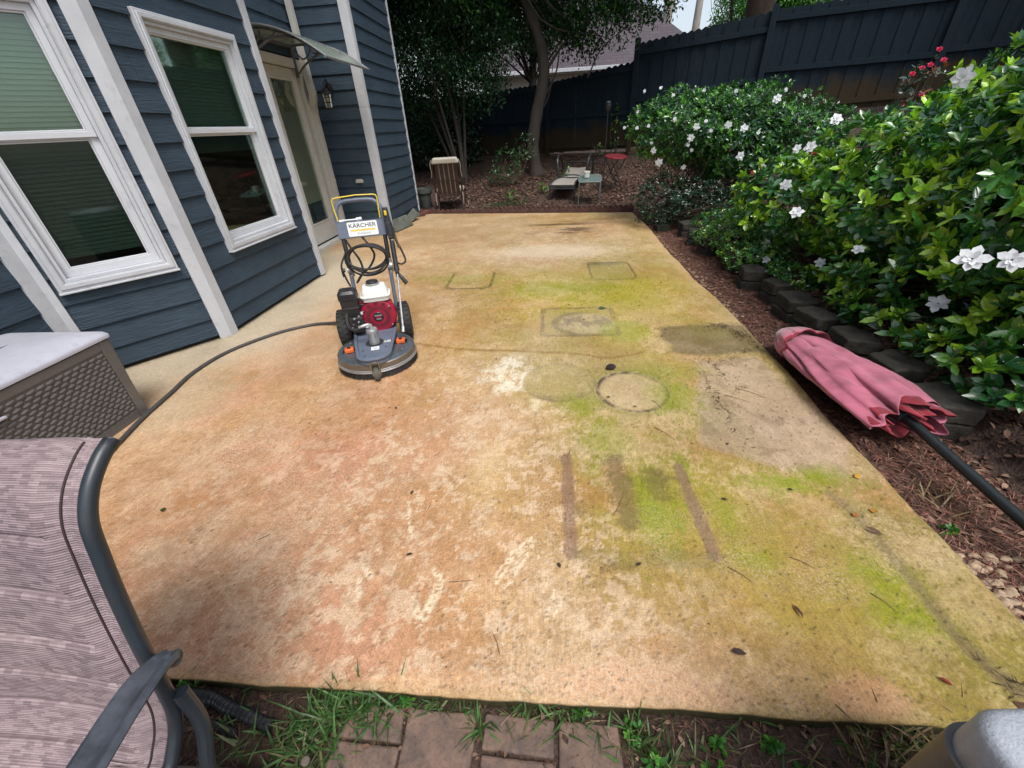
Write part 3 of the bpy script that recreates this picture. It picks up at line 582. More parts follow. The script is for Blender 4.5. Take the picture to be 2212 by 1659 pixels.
# ================================================================ fence
m_fence, n, b = new_mat('dark_stained_fence')
co = coords(n, (8, 8, .8)); t = tex(n, 'ShaderNodeTexNoise', 5, co, Detail=5.0, Roughness=.7)
tc = n.nodes.new('ShaderNodeTexCoord'); sx = n.nodes.new('ShaderNodeSeparateXYZ'); n.links.new(tc.outputs['Object'], sx.inputs[0])
ns = tex(n, 'ShaderNodeTexNoise', 2.5, coords(n), Detail=5.0); ad = n.nodes.new('ShaderNodeMath'); ad.operation = 'MULTIPLY_ADD'; ad.inputs[1].default_value = -.9
n.links.new(ns.outputs[0], ad.inputs[0]); n.links.new(sx.outputs['Z'], ad.inputs[2])
fz = ramp(n, ad.outputs[0], [(.0, (1, 1, 1)), (.28, (0, 0, 0))])     # mud splash worn into the bottom of the boards
c0 = ramp(n, t.outputs[0], [(.3, (.008, .015, .023)), (.7, (.014, .025, .036))])
n.links.new(mixc(n, fz, c0, (.040, .029, .016)), b.inputs['Base Color']); b.inputs['Roughness'].default_value = .85; b.inputs['Specular IOR Level'].default_value = .2; bump(n, b, t.outputs[0], .3, .01)
FA = Vector((2.19, 12.30)); fdir = Vector((math.cos(R(24)), -math.sin(R(24))))
def fence_panel(p0, p1, zb0, zb1, zt0, zt1, rails, label, post0=None, group='privacy fence panels', gap=0.0):
    d = (Vector(p1)-Vector(p0)); L = d.length; d.normalize(); nn = Vector((d.y, -d.x))
    root = empty('fence_panel', (p0[0], p0[1], zb0), math.atan2(d.y, d.x), label, 'fence', group)
    def P(x, y, z): return (x, y, z-zb0)
    lerp = lambda a, b_, t: a+(b_-a)*t
    nb_ = int(L/.142); bw = L/nb_; rs = random.Random(int(L*1000+zb0*77)); pk = MB()
    for i in range(nb_):
        x0 = i*bw-.004; x1 = (i+1)*bw+(.004 if rs.random() > .06 else -.004); t = (i+.5)/nb_; zb = lerp(zb0, zb1, t)+rs.uniform(-.01, .01); zt_ = lerp(zt0, zt1, t)+rs.uniform(-.006, .006)
        r_ = bw*.36; cx = (x0+x1)/2; yo = (i % 2)*.0175+rs.uniform(-.001, .001)
        poly = [(x0, zb), (x1, zb), (x1, zt_-.035), (x1-.012, zt_-.03)]+[(cx+r_*math.cos(a), zt_-.04+.04*math.sin(a)) for a in [R(q) for q in (20, 50, 80, 100, 130, 160)]]+[(x0+.012, zt_-.03), (x0, zt_-.035)]
        pk.prism(poly, -.008+yo, .008+yo, lambda x, z, y: P(x, y, z))
    pk.build('pickets', m_fence, root)
    for (ra, rb, hh) in rails:
        mb = MB(); V = [P(0.02, y, lerp(ra, rb, 0)+z) for y in (-.047, -.011) for z in (-hh/2, hh/2)]+[P(L-.02, y, rb+z) for y in (-.047, -.011) for z in (-hh/2, hh/2)]
        mb.add(V, [(0, 1, 5, 4), (2, 6, 7, 3), (1, 3, 7, 5), (0, 4, 6, 2), (0, 2, 3, 1), (4, 5, 7, 6)]); mb.build('rail', m_fence, root, bev=.003)
    if post0:
        mb = MB(); mb.box(P(-.035, -.03, (post0[0]+post0[1])/2), (.11, .11, post0[1]-post0[0])); mb.build('post', m_fence, root, bev=.006)
    return root
q = lambda s_: (FA.x+fdir.x*s_, FA.y+fdir.y*s_)
fence_panel(q(0), q(2.64), .78, 1.22, 2.90, 3.12, [(2.71, 2.82, .09), (1.80, 2.0, .09), (.95, 1.35, .09)], 'second fence panel from the right, top stepping above the lower left panels', (.7, 2.98))
fence_panel(q(2.70), q(5.52), 1.26, 1.42, 3.14, 3.16, [(2.98, 2.94, .09), (2.15, 2.14, .09), (1.45, 1.55, .09)], 'tall dark fence panel with mud stained boards behind the rose', (1.0, 3.2))
fence_panel(q(5.58), q(8.4), 1.46, 1.62, 3.22, 3.34, [(3.02, 3.12, .09), (2.20, 2.24, .09)], 'dark fence panel at the far right end of the run', (1.3, 3.3))
fence_panel(q(-2.28), q(-.02), .72, .78, 2.33, 2.59, [(2.28, 2.44, .09), (1.55, 1.56, .09), (.86, .9, .10)], 'lower dark fence panel behind the lounger and red table', (.6, 2.42))
fence_panel(q(-4.7), q(-2.34), .66, .70, 2.25, 2.33, [(2.15, 2.2, .09), (1.5, 1.52, .09)], 'dark fence panel behind the main tree trunk', (.6, 2.3))
fence_panel(q(-7.2), q(-4.76), .62, .66, 2.2, 2.24, [(2.1, 2.1, .09), (1.45, 1.45, .09)], 'dark fence panel hidden in the deep shade at left', (.5, 2.3))
# concrete-coloured kick board under the fence
m_kick = simple('muddy_kickboard', (.13, .075, .045), .9, (.06, .04, .03), 9, bs=.5)
mb = MB()
for (s0, s1, z0, z1) in ((-4.6, -.05, .42, .68), (.05, 2.6, .5, .76)):
    a = q(s0); c_ = q(s1); nn = Vector((fdir.y, -fdir.x)); V = []
    for (pt, dz) in ((a, 0), (c_, (z1-z0)*.1)):
        for (o__, z) in ((.02, z0), (.02, z1), (-.02, z1), (-.02, z0)): V.append((pt[0]+nn.x*o__, pt[1]+nn.y*o__, z+dz))
    mb.add(V, [(0, 1, 5, 4), (1, 2, 6, 5), (2, 3, 7, 6), (3, 0, 4, 7), (3, 2, 1, 0), (4, 5, 6, 7)])
tag(mb.build('kickboard', m_kick, None), 'muddy brown boards closing the gap under the fence behind the lounger', 'board')
# ================================================================ foliage helpers
def leaf_mat(name, rough=.35, trans=.25, spec=.5, var=.25, tint=(1.3, 1.5, .5)):
    m, n, b = new_mat(name); at = n.nodes.new('ShaderNodeVertexColor'); at.layer_name = 'Col'
    t = tex(n, 'ShaderNodeTexNoise', 60, coords(n), Detail=2.0); g = ramp(n, t.outputs[0], [(.3, (1-var,)*3), (.7, (1+var,)*3)])
    c = mixc(n, 1, at.outputs[0], g, 'MULTIPLY'); n.links.new(c, b.inputs['Base Color']); b.inputs['Roughness'].default_value = rough; b.inputs['Specular IOR Level'].default_value = spec
    tl = n.nodes.new('ShaderNodeBsdfTranslucent'); c2 = mixc(n, 1, c, tint, 'MULTIPLY'); n.links.new(c2, tl.inputs[0])
    mx = n.nodes.new('ShaderNodeMixShader'); mx.inputs[0].default_value = trans; n.links.new(b.outputs[0], mx.inputs[1]); n.links.new(tl.outputs[0], mx.inputs[2]); n.links.new(mx.outputs[0], n.nodes['Material Output'].inputs[0])
    return m
m_leaf = leaf_mat('glossy_leaves', .24, .15, .8); m_leaf2 = leaf_mat('tree_leaves', .45, .3, .4); m_petal = leaf_mat('white_petals', .5, .25, .3, .05, (1, 1, 1))
m_bark = simple('grey_bark', (.050, .042, .033), .9, (.035, .03, .024), 7, bs=.9, bscale=22, stretch=(1, 1, .35)); m_stem = simple('shrub_stems', (.10, .075, .045), .85, (.05, .035, .022), 14, bs=.5)
def norm(v): return v/np.maximum(np.linalg.norm(v, axis=-1, keepdims=True), 1e-9)
def leaves(P, D, N, L, Wd, C, curl=.18, full=True):
    """P base, D direction, N normal, L length, Wd width, C colours -> V, F, colours"""
    D = norm(D); N = norm(N-D*np.sum(N*D, 1, keepdims=True)); S = np.cross(D, N); L = L[:, None]; Wd = Wd[:, None]
    if full:
        pts = [P, P+D*L*.30+S*Wd*.42+N*L*.02, P+D*L*.30-N*L*.05, P+D*L*.30-S*Wd*.42+N*L*.02, P+D*L*.68+S*Wd*.44-N*L*curl*.35, P+D*L*.68-N*L*(curl*.35+.05), P+D*L*.68-S*Wd*.44-N*L*curl*.35, P+D*L-N*L*curl]
        f = [(0, 2, 1), (0, 3, 2), (1, 2, 5), (1, 5, 4), (2, 3, 6), (2, 6, 5), (4, 5, 7), (5, 6, 7)]
    else:
        pts = [P, P+D*L*.5+S*Wd*.5, P+D*L*.5-S*Wd*.5, P+D*L-N*L*curl]; f = [(0, 2, 1), (1, 2, 3)]
    k = len(pts); n_ = len(P); V = np.stack(pts, 1).reshape(-1, 3); F = (np.array(f)[None]+(np.arange(n_)*k)[:, None, None]).reshape(-1, 3)
    return V, F, np.repeat(C, k, 0)
def join(parts):
    V = []; F = []; C = []; o = 0
    for v, f, c in parts: V.append(v); F.append(f+o); C.append(c); o += len(v)
    return np.concatenate(V), np.concatenate(F), np.concatenate(C)
def rand_dir(n_, rg): return norm(rg.normal(size=(n_, 3)))
def rosettes(lumps, n_ros, per, L, Wd, cols, rg, tip=.12, shell=(.72, 1.05), zmin=None, tipcol=(.16, .30, .03), up=.5, flat=.25, clear=None):
    vol = np.array([e[3]*e[4]*e[5] for e in lumps])**.67; pick = rg.choice(len(lumps), n_ros, p=vol/vol.sum()); E = np.array(lumps)[pick]
    d = rand_dir(n_ros, rg); r = rg.uniform(shell[0], shell[1], n_ros)**1.0; wob = 1+.16*np.sin(d[:, 0]*5+E[:, 0]*3)*np.sin(d[:, 2]*6+d[:, 1]*4)
    P = E[:, :3]+d*E[:, 3:]*(r*wob)[:, None]
    if zmin is not None: k = P[:, 2] > zt(P[:, 0], P[:, 1])+zmin; P = P[k]; d = d[k]; r = r[k]
    for c_ in (clear or []):      # leaves part around an open bloom
        k = np.hypot(*(np.cross(P-c_[:3], c_[3:6]).T[:2]))**2+np.cross(P-c_[:3], c_[3:6])[:, 2]**2 > c_[6]**2; k |= (P-c_[:3])@c_[3:6] < -.02; k |= (P-c_[:3])@c_[3:6] > .55; P = P[k]; d = d[k]; r = r[k]
    n_ = len(P); ax = norm(d*.9+np.array([0, 0, up])+rg.normal(size=(n_, 3))*.35); ref = norm(np.cross(ax, rand_dir(n_, rg))); ref2 = np.cross(ax, ref)
    istip = rg.random(n_) < tip; base = np.array(cols)[rg.integers(0, len(cols), n_)]*rg.uniform(.75, 1.25, (n_, 1)); base[istip] = np.array(tipcol)*rg.uniform(.7, 1.2, (istip.sum(), 1))
    out = []
    for k in range(per):
        a = 2*math.pi*k*.381966+rg.uniform(-.3, .3, n_); lev = k/per; sp = rg.uniform(.55, 1.0, n_)*(1.15-.75*lev)
        rad = ref*np.cos(a)[:, None]+ref2*np.sin(a)[:, None]; D = norm(rad*sp[:, None]+ax*(flat+lev*.8)); Nn = ax-D*np.sum(ax*D, 1, keepdims=True)+rg.normal(size=(n_, 3))*.15
        l_ = L*rg.uniform(.45, 1.25, n_)*(1-.35*lev); out.append(leaves(P-ax*L*.35*(1-lev), D, Nn, l_, l_*Wd*rg.uniform(.85, 1.15, n_), base*rg.uniform(.8, 1.2, (n_, 1)), curl=.16))
    return join(out), P, ax
def branch_mesh(root_pts, lumps, n_, rg, r0=.012, name='stems', parent=None, inner=.8, loc=(0, 0, 0)):
    mb = MB(); E = np.array(lumps)
    for i in range(n_):
        e = E[rg.integers(0, len(E))]; b0 = root_pts[rg.integers(0, len(root_pts))]; d = rand_dir(1, rg)[0]; d[2] = abs(d[2])*.8
        tgt = e[:3]+d*e[3:]*rg.uniform(.4, inner); b0 = np.array(b0)+rg.normal(size=3)*[.06, .06, 0]; mid = (b0+tgt)/2+rg.normal(size=3)*.08
        pts = smooth_path([Vector(b0-loc), Vector(mid-loc), Vector(tgt-loc)], 5); rr_ = np.linspace(r0, r0*.25, len(pts))*rg.uniform(.7, 1.2); mb.tube(pts, rr_, 5, cap=False)
        for j in range(3):
            k = rg.integers(3, len(pts)-2); s_ = np.array(pts[k]); t_ = s_+rand_dir(1, rg)[0]*e[3:]*.35+np.array([0, 0, .08]); mb.tube([s_, (s_+t_)/2+rg.normal(size=3)*.015, t_], [r0*.4, r0*.28, r0*.12], 4, cap=False)
    return mb.build(name, m_stem, parent)
def flower(parent, p, axis, size, rg, red=False, loc=(0, 0, 0)):
    axis = norm(np.array(axis)[None])[0]; rf = norm(np.cross(axis, rand_dir(1, rg)[0])[None])[0]; r2 = np.cross(axis, rf); out = []
    spec_ = ((6, 1.0, .12, 0), (5, .62, .75, .4), (4, .36, 1.6, .9)) if not red else ((6, .7, .5, 0), (5, .55, 1.2, .5), (4, .4, 2.4, .9))
    for (m_, sc_, lift, ph) in spec_:
        a = np.arange(m_)*2*math.pi/m_+ph+rg.uniform(-.15, .15, m_); rad = rf*np.cos(a)[:, None]+r2*np.sin(a)[:, None]; D = rad+axis*lift*rg.uniform(.7, 1.3, (m_, 1)); l_ = np.full(m_, size*.5*sc_)*rg.uniform(.85, 1.1, m_)
        c_ = np.tile([.84, .86, .88] if not red else [.62, .03, .09], (m_, 1))*rg.uniform(.93, 1, (m_, 1))
        out.append(leaves(np.tile(np.array(p)-np.array(loc), (m_, 1))+rad*size*.03, D, np.tile(axis, (m_, 1))+rad*.1, l_, l_*.72, c_, curl=.12))
    V, F, Cc = join(out); return mesh_np('flower' if not red else 'rose_bloom', V, F, m_petal, parent, True, Cc)
def buds(parent, P, A, size, rg, loc):
    for p, a in zip(P, A):
        mb = MB(); a = Vector(a).normalized(); rot = a.to_track_quat('Z', 'Y').to_matrix(); s = size*rg.uniform(.8, 1.2)
        mb.lathe([(.02*s, -.3*s), (.06*s, 0), (.17*s, .25*s), (.20*s, .5*s), (.12*s, .8*s), (.0, 1.0*s)], 7, Vector(p)-Vector(loc), rot); mb.build('flower_bud', m_bud, parent)
m_bud = simple('green_yellow_bud', (.30, .42, .06), .4, (.42, .50, .12), 30)
GREENS = [(.020, .085, .018), (.034, .120, .022), (.022, .090, .030), (.055, .165, .022)]
def shrub(name, loc, lumps, n_ros, per, L, Wd, label, cat='shrub', group=None, cols=GREENS, tip=.12, seed=1, nst=40, roots=None, mat=None, clear=None, **kw):
    rg = np.random.default_rng(seed); root = empty(name, loc, 0, label, cat, group); loc = np.array(loc)
    (V, F, Cc), P, ax = rosettes(lumps, n_ros, per, L, Wd, cols, rg, tip, clear=clear, **kw); mesh_np('foliage', V-loc, F, mat or m_leaf, root, True, Cc)
    if roots is not None: branch_mesh(roots, lumps, nst, rg, parent=root, loc=loc)
    return root, rg, P, ax
# ---------------------------------------------------------------- gardenia behind
B1 = [(2.04, 7.2, 1.27, .76, .72, .46), (2.8, 7.2, 1.12, .82, .8, .64), (3.5, 7.0, .98, .66, .75, .56)]
loc = (2.6, 7.2, .15)
g1, rg, P, ax = shrub('gardenia_shrub', loc, B1, 6500, 7, .068, .42, 'large rounded gardenia bush with many small white flowers in front of the fence', seed=3, roots=[(2.1, 7.2, .2), (2.5, 7.1, .2), (2.9, 7.1, .2), (3.3, 7.1, .3)], nst=70, tip=.22, tipcol=(.09, .26, .025), zmin=.35, cols=[(.016, .072, .018), (.028, .11, .022), (.018, .078, .030), (.045, .15, .026)])
F1 = [(1.58, 6.97, 1.75), (2.09, 6.73, 1.68), (2.48, 6.67, 1.65), (2.93, 6.47, 1.54), (3.08, 6.62, 1.63), (3.34, 6.64, 1.55), (2.38, 6.43, 1.28), (2.56, 6.35, 1.24), (1.96, 6.38, 1.28), (1.69, 6.45, 1.38), (1.91, 6.36, 1.16), (1.89, 6.37, 1.08), (1.95, 6.38, 1.02), (1.26, 6.7, 1.3), (1.39, 6.58, 1.32), (1.48, 6.5, 1.03), (1.58, 6.52, .88), (1.91, 6.49, .81), (2.6, 6.38, .92), (2.97, 6.48, .76), (1.13, 6.94, 1.31), (1.44, 6.51, 1.12), (1.28, 6.86, 1.49), (1.7, 6.72, 1.65), (2.16, 6.39, 1.23), (2.73, 6.31, 1.18), (1.39, 7.09, 1.73), (2.08, 6.41, 1.34)]
big = {3: 1.25, 6: 1.2, 7: 1.2, 8: 1.1, 10: 1.1, 16: 1.35, 18: 1.3, 19: 1.25, 15: 1.1, 17: .9}
for i, p in enumerate(F1):
    c_ = np.array([2.4, 7.2, 1.1]); p = np.array(p); dd = norm((np.array([0, 0, 1.4])-p)[None])[0]; flower(g1, p+dd*.09, norm((p-c_)[None])[0]*.5+dd*.9+rg.normal(size=3)*.25, (.085 if i in big else .05)*big.get(i, 1), rg, loc=loc)
flower(g1, (2.78, 6.3, .73), (-.2, -1, .3), .085, rg, True, loc=loc)
# ---------------------------------------------------------------- gardenia in front
B2 = [(2.62, 4.55, .62, .60, .85, .42), (2.80, 3.5, .84, .72, .95, .56), (2.97, 2.5, 1.02, .80, .85, .70), (2.95, 1.75, .86, .72, .7, .62), (2.5, 3.0, .42, .40, .8, .26), (2.55, 2.1, .42, .40, .5, .30), (3.6, 3.4, 1.2, .8, 1.2, .6), (2.28, 1.95, .24, .22, .38, .15), (2.24, 2.7, .22, .16, .4, .11)]
loc = (2.9, 2.9, .1)
F2 = [(2.35, 2.47, .38, 1.3), (2.13, 2.19, .73, 1.4), (2.18, 2.06, .76, 1.2), (2.18, 3.04, .56, 1), (2.28, 3.54, .32, 1), (2.2, 4.23, .16, .9), (2.32, 4.56, .23, 1.1), (2.02, 3.63, .71, 1.1), (2.5, 3.21, 1.52, 1.4), (2.12, 4.12, .85, 1.1), (2.08, 3.83, 1.15, 1), (2.25, 4.35, 1.11, .9), (2.21, 3.83, 1.33, 1), (2.23, 1.79, .46, 1.1)]
def clr(x, y, z, r_): p = np.array([x, y, z]); dd = norm((np.array([0, 0, 1.4])-p)[None])[0]; return np.concatenate([p+dd*.03, dd, [r_]])
g2, rg, P, ax = shrub('gardenia_shrub', loc, B2, 5000, 9, .092, .46, 'nearest gardenia bush with large white flowers and yellow green buds beside the pink umbrella', seed=5, roots=[(2.7, 2.2, .1), (2.9, 2.8, .1), (2.75, 3.5, .1), (2.7, 4.4, .1), (2.95, 1.8, .1)], nst=190, tip=.22, shell=(.80, 1.08), tipcol=(.30, .52, .035), zmin=.06, cols=[(.030, .13, .024), (.055, .19, .026), (.030, .12, .036), (.110, .27, .028), (.020, .080, .022)], clear=[clr(x, y, z, .085*s_) for x, y, z, s_ in F2])
for (x, y, z, s_) in F2:
    p = np.array([x, y, z]); dd = norm((np.array([0, 0, 1.4])-p)[None])[0]; flower(g2, p+dd*.17, dd*.8+np.array([-.1, 0, .45])+rg.normal(size=3)*.25, .088*s_, rg, loc=loc)
sel = [i for i in range(len(P)) if P[i][0] < 2.9 and P[i][2] > .35 and ax[i][2] > .2]; sel = rg.choice(sel, 44, replace=False)
buds(g2, P[sel]+ax[sel]*.03, ax[sel], .055, rg, loc)
# ---------------------------------------------------------------- other shrubs
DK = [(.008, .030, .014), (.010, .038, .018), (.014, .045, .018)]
shrub('azalea_shrub', (1.9, 6.7, .1), [(1.75, 6.75, .38, .42, .5, .36), (2.25, 6.7, .34, .45, .4, .34), (2.6, 6.2, .3, .35, .4, .25)], 1700, 6, .045, .4, 'dark small leaved shrub low under the back gardenia bush', seed=8, cols=DK, tip=.1, tipcol=(.03, .1, .05), roots=[(1.8, 6.8, .05), (2.2, 6.8, .1)], nst=20)
shrub('azalea_shrub', (2.15, 4.9, .1), [(2.12, 4.95, .24, .26, .32, .20), (2.0, 4.35, .16, .2, .25, .14), (1.98, 5.3, .14, .14, .25, .1)], 760, 6, .038, .42, 'small bright green shrub growing over the mossy wall stones', seed=9, cols=[(.04, .15, .03), (.07, .2, .03)], tip=.3, roots=[(2.15, 4.9, .05)], nst=12)
shrub('ground_ivy', (2.3, 5.4, .1), [(2.3, 5.6, .22, .35, .6, .14), (2.6, 5.2, .3, .4, .6, .16)], 700, 5, .05, .6, 'low ivy and seedlings between the two gardenia bushes', seed=10, cols=[(.03, .11, .04), (.05, .16, .04)], tip=.1, nst=0)
shrub('ground_ivy', (2.2, 3.6, .1), [(2.22, 4.3, .2, .2, .3, .10), (2.2, 3.7, .17, .16, .3, .08), (2.25, 2.9, .2, .15, .3, .08)], 620, 5, .04, .6, 'loose low greenery spilling over the stones under the nearest gardenia', seed=16, cols=[(.03, .12, .03), (.05, .16, .03)], tip=.2, nst=0)
# rose
rs_, rg, P, ax = shrub('rose_bush', (3.4, 5.0, .3), [(3.40, 4.85, 1.52, .20, .2, .20), (3.6, 5.1, 1.55, .2, .2, .2)], 34, 6, .06, .55, 'leggy rose bush with red blooms rising above the gardenias', seed=12, cols=[(.02, .05, .03), (.05, .06, .03)], tip=.2, tipcol=(.16, .05, .03), roots=[(3.4, 5.0, .3)], nst=9, up=.8)
for p in ((3.36, 4.8, 1.66), (3.26, 4.75, 1.62), (3.55, 4.95, 1.80), (3.45, 4.8, 1.46), (2.44, 4.4, 1.06), (3.66, 5.0, 1.72), (3.42, 4.8, 1.68)): flower(rs_, p, (-.3, -.6, .6), .075, rg, True, loc=(3.4, 5.0, .3))
# ---------------------------------------------------------------- trees
def tree(name, base, trunk_pts, r0, lumps, nleaf, L, label, seed, group=None, cols=DK, limbs=(), mat=None, per=4, tip=.1, tipcol=(.05, .12, .02), extra=(), cat='tree', bark=None):
    rg = np.random.default_rng(seed); base = np.array(base, float); root = empty(name, tuple(base), 0, label, cat, group)
    for k, (tp, ra) in enumerate(((trunk_pts, r0),)+tuple(extra)):
        pts = smooth_path([Vector(np.array(p)-base) for p in tp], 6); rr_ = np.linspace(ra, ra*.55, len(pts)); rr_[0] *= 1.35; rr_[1] *= 1.15
        rr_ = rr_*(1+.05*np.sin(np.arange(len(pts))*1.7)); mb = MB(); mb.tube(pts, rr_, 12); mb.build('trunk', bark or m_bark, root)
    lb = MB()
    for lp in limbs:
        pts = smooth_path([Vector(np.array(p)-base) for p in lp[0]], 6); lb.tube(pts, np.linspace(lp[1], lp[1]*.2, len(pts)), 6)
    E = np.array(lumps)
    for i in range(26 if lumps else 0):
        e = E[rg.integers(0, len(E))]; a = np.array(trunk_pts[-1])-base if i % 2 else (np.array(trunk_pts[-2])-base); t_ = e[:3]+rand_dir(1, rg)[0]*e[3:]*.7-base; m_ = (a+t_)/2+rg.normal(size=3)*.25
        pts = smooth_path([Vector(a), Vector(m_), Vector(t_)], 4); lb.tube(pts, np.linspace(r0*.22, r0*.04, len(pts)), 5, cap=False)
    if lb.v: lb.build('limbs', bark or m_bark, root)
    if nleaf:
        (V, F, Cc), P, ax = rosettes2(lumps, nleaf, per, L, cols, rg, tip, tipcol); mesh_np('crown', V-base, F, mat or m_leaf2, root, False, Cc)
    return root
def rosettes2(lumps, n_, per, L, cols, rg, tip, tipcol):
    E0 = np.array(lumps); vol = E0[:, 3]*E0[:, 4]*E0[:, 5]; pk = rg.choice(len(E0), n_, p=vol/vol.sum()); E = E0[pk]
    cl = rand_dir(n_, rg)*(rg.random((n_, 1))**.33); P = E[:, :3]+cl*E[:, 3:]
    g = np.sin(P[:, 0]*3.1+P[:, 2]*2.3)*np.sin(P[:, 1]*2.7-P[:, 2]*3.3)+rg.normal(size=n_)*.5; P = P[g > -.35]; n_ = len(P)
    base = np.array(cols)[rg.integers(0, len(cols), n_)]*rg.uniform(.7, 1.3, (n_, 1)); it = rg.random(n_) < tip; base[it] = np.array(tipcol); out = []
    for k in range(per):
        D = rand_dir(n_, rg)+np.array([0, 0, -.25]); out.append(leaves(P+rand_dir(n_, rg)*L*1.2, D, rand_dir(n_, rg)*.6+np.array([0, 0, 1]), L*rg.uniform(.6, 1.2, n_), L*.45*rg.uniform(.8, 1.2, n_), base*rg.uniform(.8, 1.2, (n_, 1)), full=False))
    return join(out), P, None
MG = [(.018, .060, .018), (.024, .080, .022), (.014, .048, .020)]
tree('shade_tree', (-.21, 11, .42), [(-.21, 11, .38), (-.30, 11, .95), (-.20, 11, 1.6), (-.03, 11, 2.3), (-.12, 11.05, 2.9), (-.42, 11.1, 3.6), (-.8, 11.2, 4.6), (-1.0, 11.3, 6.2)], .150,
     [(-.2, 12.0, 3.7, 1.6, .75, .8), (.95, 11.0, 3.3, .85, .8, .6), (1.9, 11.0, 3.5, .9, .7, .5), (-1.7, 10.9, 3.5, .9, 1.2, .9), (.75, 11.5, 2.8, .5, .4, .35), (1.5, 10.8, 2.8, .45, .4, .2), (-.5, 11.5, 5.4, 2.6, 2.0, 1.3), (1.5, 10.5, 5.0, 1.6, 1.8, 1.0), (2.9, 11.0, 4.0, .6, .5, .45)],  # high lumps above the view added to shade the back corner
     42000, .090, 'leaning tree with pale patchy bark standing behind the lounger', 21, cols=MG, limbs=(([(-.05, 11, 2.3), (.5, 10.9, 2.9), (1.3, 10.8, 3.3), (2.4, 10.9, 3.7)], .035), ([(-.03, 11, 1.9), (.25, 10.9, 2.4), (.35, 10.9, 3.3)], .03), ([(-.2, 11, 1.55), (.10, 10.9, 2.0), (.18, 10.9, 2.9)], .018), ([(.9, 10.9, 2.2), (1.2, 10.8, 2.7), (1.9, 10.7, 3.1)], .018)), tip=.18, tipcol=(.05, .15, .02))
st_ = [([(-1.92+dx*.1, 10.5, .35), (-1.98+dx*.5, 10.5+dy, 1.2), (-2.05+dx, 10.5+dy*2, 2.3), (-2.1+dx*1.6, 10.5+dy*2, 3.4)], .035) for dx, dy in ((-.5, .1), (-.25, -.15), (.1, .12), (.35, -.05), (-.8, .2))]
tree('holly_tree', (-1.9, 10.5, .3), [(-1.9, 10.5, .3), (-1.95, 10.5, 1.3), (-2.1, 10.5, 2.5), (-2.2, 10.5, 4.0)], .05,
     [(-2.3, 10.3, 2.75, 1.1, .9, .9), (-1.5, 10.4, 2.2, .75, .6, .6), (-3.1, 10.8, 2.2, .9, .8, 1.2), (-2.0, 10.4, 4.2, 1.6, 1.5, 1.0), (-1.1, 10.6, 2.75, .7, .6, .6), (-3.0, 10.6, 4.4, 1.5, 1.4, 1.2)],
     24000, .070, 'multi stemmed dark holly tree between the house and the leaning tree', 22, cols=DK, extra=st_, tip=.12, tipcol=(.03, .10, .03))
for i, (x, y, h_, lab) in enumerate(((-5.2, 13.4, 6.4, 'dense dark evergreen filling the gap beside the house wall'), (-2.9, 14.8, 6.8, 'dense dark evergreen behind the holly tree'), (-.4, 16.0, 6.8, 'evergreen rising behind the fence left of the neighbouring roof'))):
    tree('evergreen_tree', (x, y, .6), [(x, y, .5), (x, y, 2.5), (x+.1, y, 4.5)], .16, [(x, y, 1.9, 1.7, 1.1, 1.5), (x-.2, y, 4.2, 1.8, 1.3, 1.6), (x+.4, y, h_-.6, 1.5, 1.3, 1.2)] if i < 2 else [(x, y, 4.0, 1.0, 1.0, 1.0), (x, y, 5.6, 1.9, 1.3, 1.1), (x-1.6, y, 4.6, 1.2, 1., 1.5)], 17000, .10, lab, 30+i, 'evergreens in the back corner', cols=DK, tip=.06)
LG = [(.05, .18, .03), (.08, .26, .035), (.035, .12, .025)]
tree('maple_tree', (8.6, 21, .8), [(8.6, 21, .6), (8.7, 21, 3), (8.8, 21, 6)], .2, [(7.9, 21, 4.6, 1.5, 1.2, 1.3), (9.6, 21, 5.2, 1.8, 1.2, 1.6)], 11000, .12, 'bright green tree lit by the sky beyond the fence', 40, cols=LG, tip=.3, tipcol=(.10, .26, .03))
tree('maple_tree', (12.5, 17, .8), [(12.5, 17, .6), (12.7, 17, 3), (12.8, 17, 5.4)], .2, [(10.6, 17, 4.2, 1.8, 1.2, 1.2), (12.3, 17, 4.6, 2.0, 1.2, 1.4), (14.6, 17, 4.9, 2.2, 1.2, 1.6)], 11000, .12, 'green tree just showing over the top of the tall fence at right', 41, cols=LG, tip=.2, tipcol=(.08, .2, .03))
tree('oak_tree', (5.15, 13.6, .9), [(5.15, 13.6, .7), (5.2, 13.6, 3.0), (5.25, 13.6, 5.0), (5.2, 13.6, 8)], .38, [(5.8, 13.2, 8.2, 3.2, 3, 1.6)], 3500, .12, 'thick dark trunk standing just behind the stepped fence', 42, cols=MG, bark=simple('dark_brown_bark', (.05, .032, .02), .95, (.025, .017, .012), 8, bs=1, bscale=18, stretch=(1, 1, .3)))
m_pole = simple('pale_weathered_trunk', (.34, .31, .27), .85, (.2, .18, .16), 5, bs=.5, stretch=(1, 1, .3))
tree('bare_trunk', (5.75, 26, .8), [(5.75, 26, .5), (5.8, 26, 5), (5.8, 26, 11)], .30, [], 0, .1, 'tall pale bare trunk against the white sky left of the others', 43, bark=m_pole)
tree('bare_trunk', (8.3, 30, .8), [(8.3, 30, .5), (8.3, 30, 6), (8.4, 30, 11)], .26, [], 0, .1, 'slimmer pale trunk in front of the white gable', 44, bark=m_pole)
